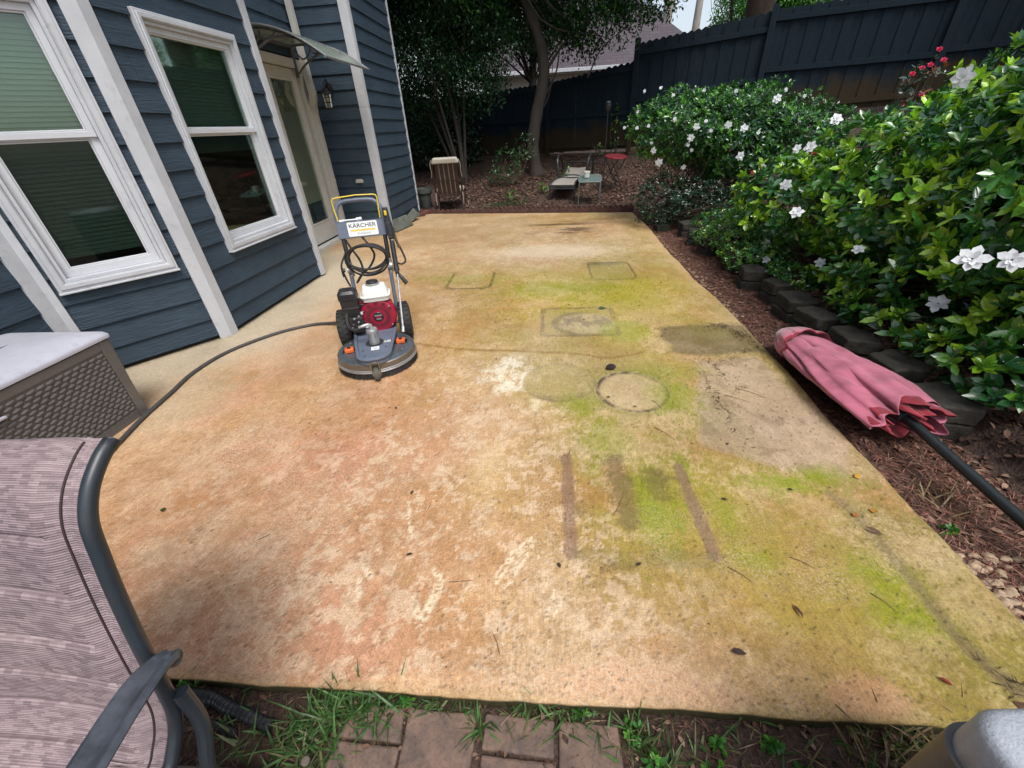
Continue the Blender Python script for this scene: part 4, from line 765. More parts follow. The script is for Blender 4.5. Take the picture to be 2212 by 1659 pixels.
shrub('dark_backing_shrub', (-3.6, 11.8, .5), [(-4.2, 11.9, 1.4, 1.0, .7, 1.1), (-3.0, 12.0, 1.2, .9, .6, .9), (-2.2, 12.2, 1.0, .6, .5, .6)], 2600, 5, .10, .4, 'very dark evergreen mass added to darken the background behind the cushioned chair', seed=71, cols=[(.006, .022, .010), (.010, .032, .014)], tip=.04, tipcol=(.03, .08, .03), roots=[(-4, 11.9, .4), (-3, 12, .4)], nst=20)  # near-black foliage added to darken the area behind the chair
for i, (x, y, lab) in enumerate(((9.5, 4.5, 'tall leafy tree out of view beyond the right fence, added for window reflections'), (10.5, -1.5, 'tall leafy tree out of view past the near right of the yard, added for window reflections'))):
    tree('shade_tree', (x, y, .8), [(x, y, .6), (x, y, 3), (x, y, 6)], .2, [(x, y, 4.0, 2.0, 3.0, 2.0), (x+.5, y+1.5, 6.5, 2.0, 2.6, 1.8)], 7000, .16, lab, 80+i, 'unseen trees added along the right side', cols=LG)  # out of view, added for green window reflections and to block some sky
# overhanging sprays in front of the sky
tree('sapling', (5.3, 14.4, .8), [(5.3, 14.4, .6), (4.9, 14.3, 3), (4.6, 14.2, 4.6)], .05, [(4.4, 14.2, 4.5, .9, .5, .45), (5.2, 14.2, 3.9, .5, .4, .3), (4.2, 14.2, 4.9, 1.3, .6, .5)], 520, .10, 'thin sapling with a loose spray of leaves against the sky', 45, cols=MG, per=3)
# understorey by the tree
YG = [(.03, .11, .025), (.045, .15, .03)]
shrub('seedling_shrub', (-.75, 10.2, .33), [(-.85, 10.2, .72, .34, .3, .36), (-.45, 10.4, 1.0, .26, .25, .30), (-1.15, 10.1, .5, .2, .2, .15)], 210, 6, .06, .38, 'leafy green shrub at the foot of the leaning tree', seed=50, cols=[(.014, .055, .016), (.02, .075, .02)], tip=.15, tipcol=(.05, .15, .03), roots=[(-.8, 10.2, .3), (-.6, 10.3, .3)], nst=16)
for i, (x, y, z, s_, lab) in enumerate(((-.72, 9.15, .10, .12, 'tiny green seedling in the leaf litter left of the trunk'), (-.05, 9.5, .16, .11, 'tiny green seedling in front of the trunk'), (.42, 10.2, .32, .14, 'pale green seedling just left of the lounger back'), (1.35, 11.9, .68, .13, 'seedling growing by the fence behind the lounger'))):
    shrub('seedling', (x, y, z), [(x, y, z+s_, s_, s_, s_*.9)], 16, 5, .06, .4, lab, 'seedling', 'seedlings in the leaf litter', seed=60+i, cols=YG, tip=.3, roots=[(x, y, z)], nst=4)
shrub('climbing_vine', (1.78, 12.38, .7), [(1.78, 12.35, 1.25, .12, .04, .5)], 40, 4, .07, .6, 'thin vine climbing the dark fence behind the lounger', 'vine', seed=66, cols=[(.04, .1, .03)], roots=[(1.8, 12.4, .7)], nst=4)
# ================================================================ neighbouring houses
m_shingle, n, b = new_mat('mauve_brown_shingles')
co = coords(n); br = tex(n, 'ShaderNodeTexBrick', 1.0, coords(n)); 
br.inputs['Scale'].default_value = 1.0; br.inputs['Brick Width'].default_value = .5; br.inputs['Row Height'].default_value = .17; br.inputs['Mortar Size'].default_value = .012
br.inputs['Color1'].default_value = (.085, .068, .078, 1); br.inputs['Color2'].default_value = (.065, .053, .061, 1); br.inputs['Mortar'].default_value = (.04, .033, .038, 1); n.links.new(br.outputs[0], b.inputs['Base Color']); b.inputs['Roughness'].default_value = .9
nh = empty('neighbour_house', (2.5, 24, .6), 0, 'neighbouring house with a mauve brown shingle roof and white gutter beyond the fence', 'house')
mb = MB(); ev = 3.35; x0, x1 = -3.2, 7.0; V = [(x0, 21.6, ev), (x1, 21.6, ev), (x1-3.9, 27, ev+3.9), (x0+3.9, 27, ev+3.9), (x0, 32, ev), (x1, 32, ev)]
mb.add([(a-2.5, b_-24, c_-.6) for a, b_, c_ in V], [(0, 1, 2, 3), (1, 5, 2), (5, 4, 3, 2), (4, 0, 3), (4, 5, 1, 0)]); mb.build('roof', m_shingle, nh)
mb = MB(); mb.box(((x0+x1)/2-2.5, -2.46, 2.70), (x1-x0+.2, .12, .13)); mb.build('gutter', m_trim, nh, bev=.01)
mb = MB(); mb.box(((x0+x1)/2-2.5, -2.1, 2.62), (x1-x0-.1, .55, .03)); mb.build('soffit', m_trim, nh)
mb = MB(); mb.box(((x0+x1)/2-2.5, 2.6, 1.2), (x1-x0-1.0, 9.2, 2.8)); mb.build('wall', simple('cream_wall', (.45, .42, .36), .8), nh)
wh = empty('neighbour_house', (14.0, 36, .6), 0, 'white sided gable house far beyond the fence between tree trunks', 'house')
mb = MB(); mb.box((0, 0, 2.7), (6, 7, 5.4)); mb.prism([(-3.1, 5.4), (3.1, 5.4), (1, 7.0)], -3.8, 3.8, lambda x, z, y: (x, y, z)); mb.build('wall', simple('pale_siding', (.55, .57, .66), .7, (.5, .52, .6), 3), wh)
mb = MB()
for k in range(21): mb.box((0, -3.515, .3+k*.24), (6.02, .02, .02))
mb.build('lap_lines', m_trim, wh)
# ================================================================ retaining wall stones
m_stone, n, b = new_mat('dark_mossy_block')
co = coords(n); t = tex(n, 'ShaderNodeTexNoise', 12, co, Detail=8.0, Roughness=.7); t2 = tex(n, 'ShaderNodeTexNoise', 4, co, Detail=5.0)
c0 = ramp(n, t.outputs[0], [(.3, (.011, .010, .008)), (.7, (.050, .043, .034))]); n.links.new(mixc(n, ramp(n, t2.outputs[0], [(.52, (0, 0, 0)), (.66, (1, 1, 1))]), c0, (.030, .042, .008)), b.inputs['Base Color']); b.inputs['Roughness'].default_value = .85; bump(n, b, t.outputs[0], .7, .015)
ct = bpy.data.textures.new('rough_stone', 'CLOUDS'); ct.noise_scale = .07; ct.noise_depth = 4
def rough(o, s_, sc, lv):
    m_ = o.modifiers.new('sub', 'SUBSURF'); m_.subdivision_type = 'SIMPLE'; m_.levels = lv; m_.render_levels = lv
    d_ = o.modifiers.new('rough', 'DISPLACE'); d_.texture = ct; d_.texture_coords = 'GLOBAL'; d_.strength = s_; d_.mid_level = .5
labs = ['farthest wall stone, mossy and nearly under the back gardenia', 'second farthest wall stone with a green edge', 'mossy wall stone beside the small dark shrub', 'wall stone half covered by the bright green shrub', 'wall stone with bright yellow green moss on its face', 'wall stone with a mossy front and a flat grey top', 'middle wall stone with a clean angular grey top', 'big angular wall stone just above the umbrella tip', 'wall stone directly behind the umbrella tip', 'large dark wall stone behind the umbrella canopy', 'dark wall stone behind the open end of the umbrella']
spots = [(2.02, 6.2, .12), (1.98, 5.72, -.2), (2.0, 5.25, .25), (2.06, 4.55, .1), (2.0, 4.02, -.1), (2.05, 3.62, .15), (2.02, 3.26, .0), (1.99, 2.92, .2), (2.02, 2.56, -.05), (2.05, 2.20, .1), (2.03, 1.84, -.1)]
for i, ((x, y, rz), lab) in enumerate(zip(spots, labs)):
    rs = random.Random(100+i); hw, hl = .105, .135
    poly = [(-hw, -hl*.55), (-hw*.8, -hl), (hw*.9, -hl*.8), (hw, hl*.8), (-hw*.8, hl), (-hw, hl*.55)]; poly = [(a+rs.uniform(-.014, .014), b_+rs.uniform(-.014, .014)) for a, b_ in poly]
    for lay, z in enumerate((0, .105)):
        mb = MB(); s_ = 1.0 if lay else .98
        if lay == 0: mb0 = mb
        mb.prism([(a*s_+(0 if lay else rs.uniform(-.02, .02)), b_*s_) for a, b_ in poly], -.07+z, .028+z)
        o = mb.build('wall_stone', m_stone, None, bev=.012, seg=3); rough(o, .022, .07, 4); o.location = (x, y, .01); o.rotation_euler = (rs.uniform(-.04, .04), rs.uniform(-.04, .04), rz+math.pi)
        tag(o, lab if lay else 'lower course stone under the '+lab.split(',')[0].replace('farthest wall stone', 'farthest one').replace('second farthest', 'second'), 'stone', 'stones of the low retaining wall')
mb = MB(); mb.box((0, 0, .045), (.21, .15, .10)); o = mb.build('garden_block', m_stone, None, bev=.01, seg=3); o.location = (1.76, 6.58, -.05); o.rotation_euler = (0, 0, .15); tag(o, 'single square block on the mulch at the far corner of the slab', 'block')
# ================================================================ scalloped edging at the end of the slab
m_edge = simple('red_brown_scalloped_edging', (.105, .042, .030), .9, (.06, .028, .022), 10, bs=.7, bscale=60, dirt=.3)
def edging(s0, nsc, lab, grp, back=False):
    a = Vector((-2.60, 8.66)); d = (Vector((1.62, 7.99))-a); L = d.length; d.normalize(); p0 = a+d*s0+Vector((0, .09 if back else 0)); mb = MB(); w_ = .094
    poly = [(0, -.08)]+[(nsc*w_, -.08)]
    for i in reversed(range(nsc)):
        for q_ in (15, 45, 75, 105, 135, 165): poly.append((i*w_+w_/2+w_*.48*math.cos(R(q_)), .005+.045*math.sin(R(q_))))
    mb.prism(poly, -.022, .022, lambda x, z, y: (x, y, z)); o = mb.build('edging_block', m_edge, None, bev=.006); o.location = (p0.x, p0.y, .02 if not back else .05); o.rotation_euler = (R(-6 if not back else 3), 0, math.atan2(d.y, d.x)); tag(o, lab, 'edging', grp)
names_ = ['leftmost red edging block beside the house corner', 'edging block in front of the left chair leg', 'edging block right of the cushioned chair', 'edging block below the grass tuft', 'middle edging block below the tree trunk', 'edging block left of the lounger legs', 'edging block in front of the lounger legs', 'rightmost edging block at the slab corner']
for i in range(7): edging(.02+i*.575, 6, names_[i] if i < 6 else names_[7], 'scalloped edging blocks across the slab end')
for i in range(5): edging(1.4+i*.575, 6, 'rear row edging block '+['behind the grass tuft', 'in line with the tree trunk', 'left of the lounger', 'beside the lounger feet', 'beside the glass table feet'][i], 'rear row of scalloped edging', True)
# splash block and bricks at the house corner
m_conc = simple('grey_green_concrete', (.13, .14, .12), .9, (.07, .08, .06), 8, bs=.5, dirt=.4)
mb = MB(); mb.prism([(-.30, 0), (.30, 0), (.26, .20), (-.22, .20)], -.03, .03, lambda x, z, y: (x, y, z)); o = mb.build('splash_block', m_conc, None, bev=.01); rough(o, .02, .07, 3); o.location = (-2.44, 7.18, .0); o.rotation_euler = (R(-28), 0, R(78)); tag(o, 'grey concrete splash block leaning on the wall behind the pressure washer', 'block')
mb = MB(); mb.prism([(-.26, 0), (.26, 0), (.22, .17), (-.18, .12)], -.03, .03, lambda x, z, y: (x, y, z)); o = mb.build('splash_block', m_conc, None, bev=.01); rough(o, .02, .07, 3); o.location = (-2.45, 7.80, .02); o.rotation_euler = (R(-30), R(-8), R(80)); tag(o, 'second concrete slab leaning on the wall nearer the far house corner', 'block')
m_brick = simple('old_red_brick', (.16, .055, .04), .9, (.09, .035, .03), 12, bs=.6)
for i, (x, y, rz, lab) in enumerate(((-2.47, 8.32, .3, 'red brick lying nearest the leaning slabs'), (-2.40, 8.56, 1.2, 'red brick touching the end of the edging'))):
    mb = MB(); mb.box((0, 0, .03), (.20, .095, .06)); o = mb.build('brick', m_brick, None, bev=.006); o.location = (x, y, .005); o.rotation_euler = (0, 0, rz); tag(o, lab, 'brick', 'loose bricks by the house corner')
# ================================================================ pavers at the near edge
m_paver = simple('worn_brown_pavers', (.20, .125, .09), .85, (.085, .062, .052), 14, bs=1.0, bscale=70, dirt=.7)
def paver(poly, lab, z=-.04):
    cx = sum(p[0] for p in poly)/len(poly); cy = sum(p[1] for p in poly)/len(poly); mb = MB(); mb.prism([(p[0]-cx, p[1]-cy) for p in poly], -.04, .0); o = mb.build('paver', m_paver, None, bev=.008, seg=3); rough(o, .007, .07, 4); o.location = (cx, cy, z); o.rotation_euler = (random.uniform(-.015, .015), random.uniform(-.015, .015), 0); tag(o, lab, 'paver', 'pavers along the near edge')
paver([(-.60, .385), (-.41, .38), (-.425, .462), (-.52, .465), (-.575, .455)], 'leftmost square paver touching the grass')
paver([(-.62, .20), (-.415, .20), (-.412, .372), (-.60, .378)], 'paver below the leftmost one, at the bottom border')
paver([(-.402, .20), (-.208, .20), (-.205, .46), (-.41, .463)], 'longer brown paver left of the dark joint')
paver([(-.182, .38), (.018, .372), (.022, .458), (-.18, .462)], 'square paver right of the dark joint, with a fallen leaf')
paver([(-.182, .19), (.016, .19), (.018, .364), (-.182, .371)], 'bottom paver below the one with the fallen leaf')
paver([(.028, .19), (.205, .19), (.20, .455), (.032, .456)], 'rightmost dark paver beside the weeds')
# ================================================================ pressure washer with round surface cleaner
m_gun = simple('machine_grey_paint', (.13, .155, .21), .42, (.105, .125, .17), 9, bs=.1, dirt=.15)
m_steel = simple('scuffed_stainless', (.26, .245, .22), .42, (.20, .185, .16), 12, metal=.85, bs=.15, dirt=.35)
m_steel2 = simple('dull_zinc_disc', (.20, .23, .26), .45, (.13, .145, .16), 10, metal=.7, bs=.2, dirt=.3)
m_cast = simple('cast_aluminium', (.52, .53, .53), .4, (.38, .38, .38), 20, metal=.6, bs=.3)
m_rub = simple('black_rubber', (.018, .018, .018), .75, (.030, .028, .026), 12, bs=.3)
m_blkp = simple('black_plastic', (.016, .017, .020), .38, (.028, .028, .03), 12, bs=.1)
m_red = simple('engine_red', (.36, .012, .045), .32, (.27, .010, .03), 7, bs=.05, dirt=.2)
m_tank = simple('cream_fuel_tank', (.80, .80, .75), .30, (.66, .67, .60), 5)
m_org = simple('orange_plastic', (.80, .16, .03), .4, (.6, .10, .02), 20)
m_yel = simple('yellow_rod', (.78, .58, .03), .35, (.7, .5, .03), 10)
m_white = simple('white_sticker', (.78, .79, .78), .35, (.72, .73, .70), 8)
m_stk = simple('sticker_yellow', (.75, .55, .12), .4, (.7, .5, .1), 10)
m_ink = simple('dark_blue_ink', (.03, .035, .06), .5, (.03, .035, .06)); m_inkg = simple('grey_ink', (.22, .24, .27), .5, (.22, .24, .27))
def text_mesh(name, s, size, mat, parent, mtx, ext=.0006, bold=.0):
    cu = bpy.data.curves.new('t', 'FONT'); cu.body = s; cu.size = size; cu.extrude = ext; cu.offset = bold; cu.align_x = 'CENTER'; cu.align_y = 'CENTER'
    o = bpy.data.objects.new('t', cu); COL.objects.link(o); dg = bpy.context.evaluated_depsgraph_get(); me = bpy.data.meshes.new_from_object(o.evaluated_get(dg)); bpy.data.objects.remove(o)
    me.materials.clear(); me.materials.append(mat); o = bpy.data.objects.new(name, me); COL.objects.link(o); o.parent = parent; o.matrix_local = mtx; return o
PW = empty('pressure_washer', (-1.222, 2.51, 0), R(18.5), 'petrol pressure washer with red engine, cream tank and round cleaning deck on the slab', 'pressure washer')
# deck
mb = MB(); mb.lathe([(0, .155), (.12, .158), (.195, .152), (.20, .158), (.225, .156), (.232, .150), (.258, .146), (.264, .140)], 72); deck = mb.build('deck_plate', m_steel2, PW)
mb = MB(); mb.lathe([(.264, .141), (.268, .136), (.268, .058), (.264, .055), (.25, .055), (.25, .13)], 72); mb.build('deck_skirt', m_steel, PW)
mb = MB(); mb.tube([(.273*math.cos(2*math.pi*k/72), .273*math.sin(2*math.pi*k/72), .052) for k in range(72)], .007, 8, closed=True); mb.tube([(.271*math.cos(2*math.pi*k/72), .271*math.sin(2*math.pi*k/72), .064) for k in range(72)], .004, 6, closed=True); mb.build('trim_band', m_alu, PW)
rg = np.random.default_rng(3); n_ = 2600; a = rg.uniform(0, 2*math.pi, n_); r_ = rg.uniform(.252, .272, n_); tx = np.stack([np.cos(a), np.sin(a), 0*a], 1)
top = np.stack([np.cos(a)*r_, np.sin(a)*r_, 0*a+.055], 1); bot = top+tx*rg.uniform(-.004, .016, (n_, 1)); bot[:, 2] = rg.uniform(.002, .006, n_); tg = np.stack([-np.sin(a), np.cos(a), 0*a], 1)*.0016
V = np.stack([top-tg, top+tg, bot+tg, bot-tg], 1).reshape(-1, 3); mesh_np('brush_skirt', V, np.arange(n_*4).reshape(-1, 4), m_rub, PW)
for (sx, sy, rz) in ((-.178, -.03, .1), (.178, .00, -.1)):
    mb = MB(); rot = Matrix.Rotation(rz, 3, 'Z'); mb.box((sx, sy, .172), (.06, .052, .026), rot); c_ = mb.build('clamp', m_org, PW, bev=.004)
    mb = MB()
    for k in range(4): mb.box(Vector((sx, sy, .168))+rot @ Vector((.0, -.018+.012*k, 0)), (.092, .005, .008), rot)
    mb.tube([(sx, sy, .18), (sx, sy, .192)], .012, 8); mb.build('grip', m_blkp, c_)
for k in range(8):
    a = k*math.pi/4+.25
    if abs(math.cos(a)) > .5: mb = MB(); mb.lathe([(0, .008), (.005, .006), (.006, 0)], 8, (.213*math.cos(a), .213*math.sin(a), .156)); mb.build('bolt', m_cast, PW)
# tongue plate
half = [(.155, .36), (.15, .18), (.135, .02), (.118, -.12), (.108, -.20)]
front = [(.108*math.cos(R(t)), -.20-.085*math.sin(R(t))) for t in range(15, 90, 15)]
right = half+front+[(0, -.285)]; poly = right+[(-x, y) for x, y in reversed(right[:-1])]
mb = MB(); N_ = len(poly)
hx_, hy_, hr_ = 0.0, -.02, .062
mb.prism(poly, .178, .190); plate = mb.build('frame_plate', m_gun, PW, bev=.004)
mb = MB(); mb.tube([(x*.97, y, .196) for x, y in right[1:-1]]+[(0, -.28, .196)]+[(-x*.97, y, .196) for x, y in reversed(right[1:-1])], .012, 8)
mb.build('rolled_rim', m_gun, PW)
mb = MB(); mb.prism([(x*1.0, y) for x, y in poly if y < .02], .150, .178); mb.build('plate_flange', m_gun, PW, bev=.006)
mb = MB(); mb.lathe([(0, .0012), (.064, .0012), (.064, 0)], 24, (0, -.01, .1905)); mb.build('plate_opening', m_dark, PW)
for (x, y, rz) in ((-.075, -.12, 1.2), (.078, -.10, 1.9), (-.06, -.20, .9)):
    mb = MB(); mb.prism([(math.cos(R(t))*.012, math.sin(R(t))*.004) for t in range(0, 360, 30)], 0, .001); o = mb.build('slot', m_dark, PW); o.location = (x, y, .1905); o.rotation_euler = (0, 0, rz)
mb = MB(); mb.prism(rectpath(.055, .052, .006), 0, .0012); o = mb.build('arrow_label', m_white, PW); o.location = (0.005, -.105, .1905)
mb = MB()
for k in range(3):
    y = .012-.012*k; mb.prism([(-.014, y+.008), (0, y-.004), (.014, y+.008), (.014, y+.005), (0, y-.008), (-.014, y+.005)], .0012, .0018)
mb.build('arrows', m_inkg, o)
mb = MB(); mb.prism(rectpath(.05, .028, .003), 0, .0012); o = mb.build('warning_label', m_white, PW); o.location = (.085, -.015, .1905)
mb = MB()
for k in range(4): mb.box((-.006, .008-.005*k, .0015), (.03, .0018, .0006))
mb.box((.016, .004, .0015), (.008, .01, .0006)); mb.build('label_print', m_ink, o)
mb = MB(); mb.lathe([(0, .11), (.036, .11), (.040, .104), (.040, .085), (.037, .08), (.037, .0), (.045, -.005)], 28, (0, -.01, .190)); mb.build('swivel', m_cast, PW)
mb = MB(); mb.tube(smooth_path([(0, -.01, .30), (0, -.012, .325), (-.02, -.02, .335), (-.055, -.025, .33), (-.075, -.02, .325)], 5), .011, 10); mb.build('elbow_fitting', m_cast, PW)
mb = MB(); mb.tube(smooth_path([(-.075, -.02, .325), (-.12, .0, .315), (-.165, .06, .32), (-.175, .13, .37), (-.16, .18, .42)], 7), .012, 10); mb.build('pump_hose', m_rub, PW)
# front caster
mb = MB(); mb.tube([(-.018, -.285, .048), (.018, -.285, .048)], .046, 20); mb.build('caster_tyre', simple('grey_rubber', (.07, .065, .055), .8, (.1, .09, .075), 15), PW, bev=.006)
mb = MB(); mb.tube([(-.022, -.285, .048), (.022, -.285, .048)], .028, 16); mb.build('caster_hub', simple('grey_hub', (.22, .2, .17), .6, (.15, .13, .1), 20), PW)
mb = MB(); mb.box((-.026, -.275, .085), (.006, .045, .09)); mb.box((.026, -.275, .085), (.006, .045, .09)); mb.box((0, -.265, .128), (.06, .05, .008)); mb.build('caster_fork', simple('brassy_steel', (.36, .30, .17), .45, (.22, .18, .1), 20, metal=.7), PW)
# wheels
for sx in (-1, 1):
    mb = MB(); rot = Matrix.Rotation(R(90), 3, 'Y'); mb.lathe([(.085, -.038), (.11, -.046), (.135, -.040), (.145, -.02), (.147, 0), (.145, .02), (.135, .040), (.11, .046), (.085, .038)], 36, (sx*.225, .33, .147), rot); wt = mb.build('wheel', m_rub, PW)
    mb = MB()
    for k in range(24):
        for s_ in (-1, 1):
            a = 2*math.pi*(k+.25*s_)/24; c_ = Vector((sx*.225+s_*.019, .33+.146*math.cos(a), .147+.146*math.sin(a))); mb.box(c_, (.03, .018, .008), Matrix.Rotation(a-math.pi/2, 3, 'X') @ Matrix.Rotation(.35*s_, 3, 'Z'))
    mb.build('tread', m_rub, wt)
    mb = MB(); mb.lathe([(0, -.03), (.03, -.034), (.05, -.02), (.085, -.026), (.088, 0), (.085, .026), (.05, .02), (.03, .034), (0, .03)], 24, (sx*.225, .33, .147), rot); mb.build('rim', m_blkp, wt)
mb = MB(); mb.tube([(-.2, .33, .147), (.2, .33, .147)], .011, 10); mb.build('axle', m_cast, PW)
mb = MB(); mb.box((0, .30, .20), (.30, .16, .05)); mb.build('chassis', m_gun, PW, bev=.01)
# engine
EC = (.045, .20, .315)
rotx = Matrix.Rotation(R(90), 3, 'X')
mb = MB(); mb.lathe([(0, .000), (.125, .0), (.137, -.012), (.140, -.03), (.140, -.10)], 48, EC, rotx); mb.prism([(-.175, -.10), (-.165, .075), (-.12, .115), (.06, .125), (.12, .10), (.12, -.06), (.06, -.125), (-.08, -.13)],   .022, .10, lambda x, z, y: (EC[0]+x, EC[1]+y, EC[2]+z))
fc = mb.build('fan_cover', m_red, PW, bev=.008, seg=3)
mb = MB()
for k in range(36):
    a = 2*math.pi*k/36; mb.box((EC[0]+.078*math.cos(a), EC[1]-.0008, EC[2]+.078*math.sin(a)), (.031, .003, .0055), Matrix.Rotation(-a, 3, 'Y'))
for k in range(5):
    a = R(30+30*k)
    for j in range(3): mb.box((EC[0]+(.103+.0095*j)*math.cos(a), EC[1]-.0006, EC[2]+(.103+.0095*j)*math.sin(a)), (.004, .003, .026), Matrix.Rotation(-a, 3, 'Y'))
mb.build('air_slots', m_dark, fc)
mb = MB(); mb.lathe([(0, .004), (.036, .004), (.040, 0)], 28, (EC[0], EC[1]-.001, EC[2]), rotx); em = mb.build('starter_emblem', m_blkp, fc)
mb = MB(); mb.box((EC[0], EC[1]-.006, EC[2]+.014), (.058, .002, .009)); mb.box((EC[0], EC[1]-.006, EC[2]-.016), (.036, .002, .008)); mb.build('emblem_bar', m_cast, em)
mb = MB(); mb.box((EC[0], EC[1]-.006, EC[2]), (.040, .002, .012)); mb.build('emblem_red', m_red, em)
for a in (R(150), R(40), R(-40), R(215)):
    mb = MB(); mb.lathe([(0, .004), (.006, .003), (.007, 0)], 8, (EC[0]+.122*math.cos(a), EC[1]-.001, EC[2]+.122*math.sin(a)), rotx); mb.build('cover_bolt', m_cast, fc)
mb = MB(); mb.tube(smooth_path([(EC[0]-.125, EC[1]-.01, EC[2]+.03), (EC[0]-.135, EC[1]-.03, EC[2]), (EC[0]-.128, EC[1]-.035, EC[2]-.045)], 5), .010, 8); mb.tube([(EC[0]-.10, EC[1]-.028, EC[2]-.012), (EC[0]-.148, EC[1]-.03, EC[2]+.0)], .008, 8); mb.build('pull_handle', m_blkp, fc)
for (dx, dz, w_, h_) in ((-.118, .058, .026, .022), (-.10, -.055, .026, .03)):
    mb = MB(); mb.box((EC[0]+dx, EC[1]-.022, EC[2]+dz), (w_, .002, h_)); mb.build('engine_label', m_white, fc)
mb = MB(); mb.box((.0, .36, .30), (.26, .20, .20)); mb.box((-.05, .30, .40), (.16, .16, .06)); mb.box((.04, .33, .22), (.2, .22, .06)); mb.build('engine_block', m_blkp, PW, bev=.01)
mb = MB()
for k in range(6): mb.box((-.14, .30, .24+.022*k), (.08, .14, .006))
mb.build('cooling_fins', m_cast, PW)
# tank
TC = (.055, .27, .475)
def rsec(w_, d_, r_, z): return [(x, y, z) for x, y in rectpath(w_, d_, r_, 6)]
def loft(secs, cx, cy):
    V = []; k = len(secs[0]); F = []
    for s_ in secs: V += [(x+cx, y+cy, z) for x, y, z in s_]
    for i in range(len(secs)-1):
        for j in range(k): F.append((i*k+j, i*k+(j+1) % k, (i+1)*k+(j+1) % k, (i+1)*k+j))
    F += [tuple(range(k-1, -1, -1)), tuple((len(secs)-1)*k+j for j in range(k))]; return V, F
mb = MB(); mb.add(*loft([rsec(.16, .12, .03, .435), rsec(.20, .15, .03, .445), rsec(.208, .158, .032, .475), rsec(.225, .175, .036, .478), rsec(.225, .175, .036, .486), rsec(.20, .152, .034, .49), rsec(.192, .145, .034, .525), rsec(.165, .12, .03, .553), rsec(.12, .09, .025, .558)], TC[0], TC[1]), True); tank = mb.build('fuel_tank', m_tank, PW, sharp=28)
mb = MB(); mb.lathe([(.048, 0), (.052, .004), (.052, .016), (.044, .019)], 28, (TC[0]-.005, TC[1]+.0, .555)); mb.build('filler_ring', m_cast, tank)
mb = MB(); mb.lathe([(.044, 0), (.045, .014), (.038, .018), (0, .018)], 14, (TC[0]-.005, TC[1]+.0, .572), smooth=False); mb.box((TC[0]-.005, TC[1], .592), (.07, .014, .008)); mb.build('tank_cap', m_blkp, tank, bev=.002)
# air filter box
FC = (-.135, .20)
mb = MB(); mb.add(*loft([rsec(.105, .10, .012, .36), rsec(.118, .11, .014, .37), rsec(.122, .115, .014, .425), rsec(.132, .125, .016, .428), rsec(.132, .125, .016, .434), rsec(.124, .117, .016, .437), rsec(.126, .12, .018, .495), rsec(.138, .13, .02, .50), rsec(.136, .128, .03, .545), rsec(.11, .10, .03, .565)], *FC), True); af = mb.build('air_filter_box', m_blkp, PW, sharp=28)
mb = MB()
for k in range(7): mb.box((FC[0]-.04+.0135*k, FC[1]-.067, .53), (.005, .012, .022))
mb.build('vent_slots', m_dark, af)
mb = MB(); mb.box((-.11, .17, .30), (.09, .10, .12)); mb.tube([(-.14, .11, .30), (-.14, .15, .30)], .018, 10); mb.tube([(-.09, .115, .34), (-.09, .15, .34)], .014, 8); mb.build('carburettor', m_blkp, PW, bev=.006)
for (x, z) in ((-.15, .285), (-.095, .33), (-.07, .285), (-.12, .36), (-.085, .375)):
    mb = MB(); mb.lathe([(0, .01), (.007, .009), (.009, 0)], 8, (x, .112, z), rotx); mb.build('engine_bolt', m_cast, PW)
# handle
def hpt(x, z): return (x, .40+.22*(z-.2), z)
ht = MB(); HB = MB(); HG = MB()
for sx in (-1, 1):
    HB = MB(); HG = MB(); HB.tube([hpt(.045+sx*.150, .80), hpt(.045+sx*.145, .60)], .0155, 12); HG.tube([hpt(.04+sx*.145, .56), hpt(.03+sx*.145, .22)], .0145, 12); HB.build('handle_sleeve', m_blkp, PW); HG.build('lower_tube', m_gun, PW)
arc = [(.205, .80), (.207, .88), (.207, .95), (.200, 1.0), (.183, 1.032), (.155, 1.05), (.12, 1.056), (.045, 1.058), (-.03, 1.056), (-.065, 1.05), (-.093, 1.032), (-.11, 1.0), (-.117, .95), (-.117, .88), (-.112, .80)]
ht.tube([hpt(x, z) for x, z in arc], .016, 12); ht.build('handlebar', m_gun, PW)
for sx in (-1, 1):
    mb = MB(); p = Vector(hpt(.043+sx*.145, .58)); mb.tube([p+Vector((-.02*sx, -.02, 0)), p+Vector((.02*sx, -.02, 0))], .026, 16); mb.tube([p+Vector((0, 0, -.06)), p+Vector((0, 0, .05))], .021, 12); mb.tube([p+Vector((0, -.02, -.04)), p+Vector((0, -.02, -.06))], .012, 8); mb.build('hinge', m_cast, PW, bev=.002)
    mb = MB(); p = p+Vector((sx*.038 if sx < 0 else .03, -.02, 0)); mb.tube([p, p+Vector((sx*.02, 0, 0))], .016, 10); mb.tube([p+Vector((sx*.02, 0, .02)), p+Vector((sx*.02, 0, -.05))], .008, 8); mb.build('clamp_lever', m_blkp, PW)
mb = MB(); yy = [(-.108, .925), (-.118, 1.00), (-.122, 1.062), (-.114, 1.078), (-.09, 1.083), (.045, 1.092), (.165, 1.088), (.186, 1.082), (.192, 1.062), (.188, 1.0), (.186, .925)]
mb.tube([Vector(hpt(x, z))+Vector((0, -.022, 0)) for x, z in yy], .0042, 8); mb.build('dead_man_bail', m_yel, PW)
PM = Matrix.Translation(Vector(hpt(.045, .862))+Vector((0, -.020, 0))) @ Matrix.Rotation(R(90-12.4), 4, 'X')
mb = MB(); mb.prism([(-.175, -.058), (.172, -.058), (.172, .050), (-.175, .050)], -.012, .0); pn = mb.build('control_panel', m_gun, PW, bev=.003); pn.matrix_local = PM
mb = MB(); mb.prism([(-.175, .050), (.172, .050), (.172, .056), (-.175, .056)], -.045, .0); mb.build('panel_lip', m_gun, pn)
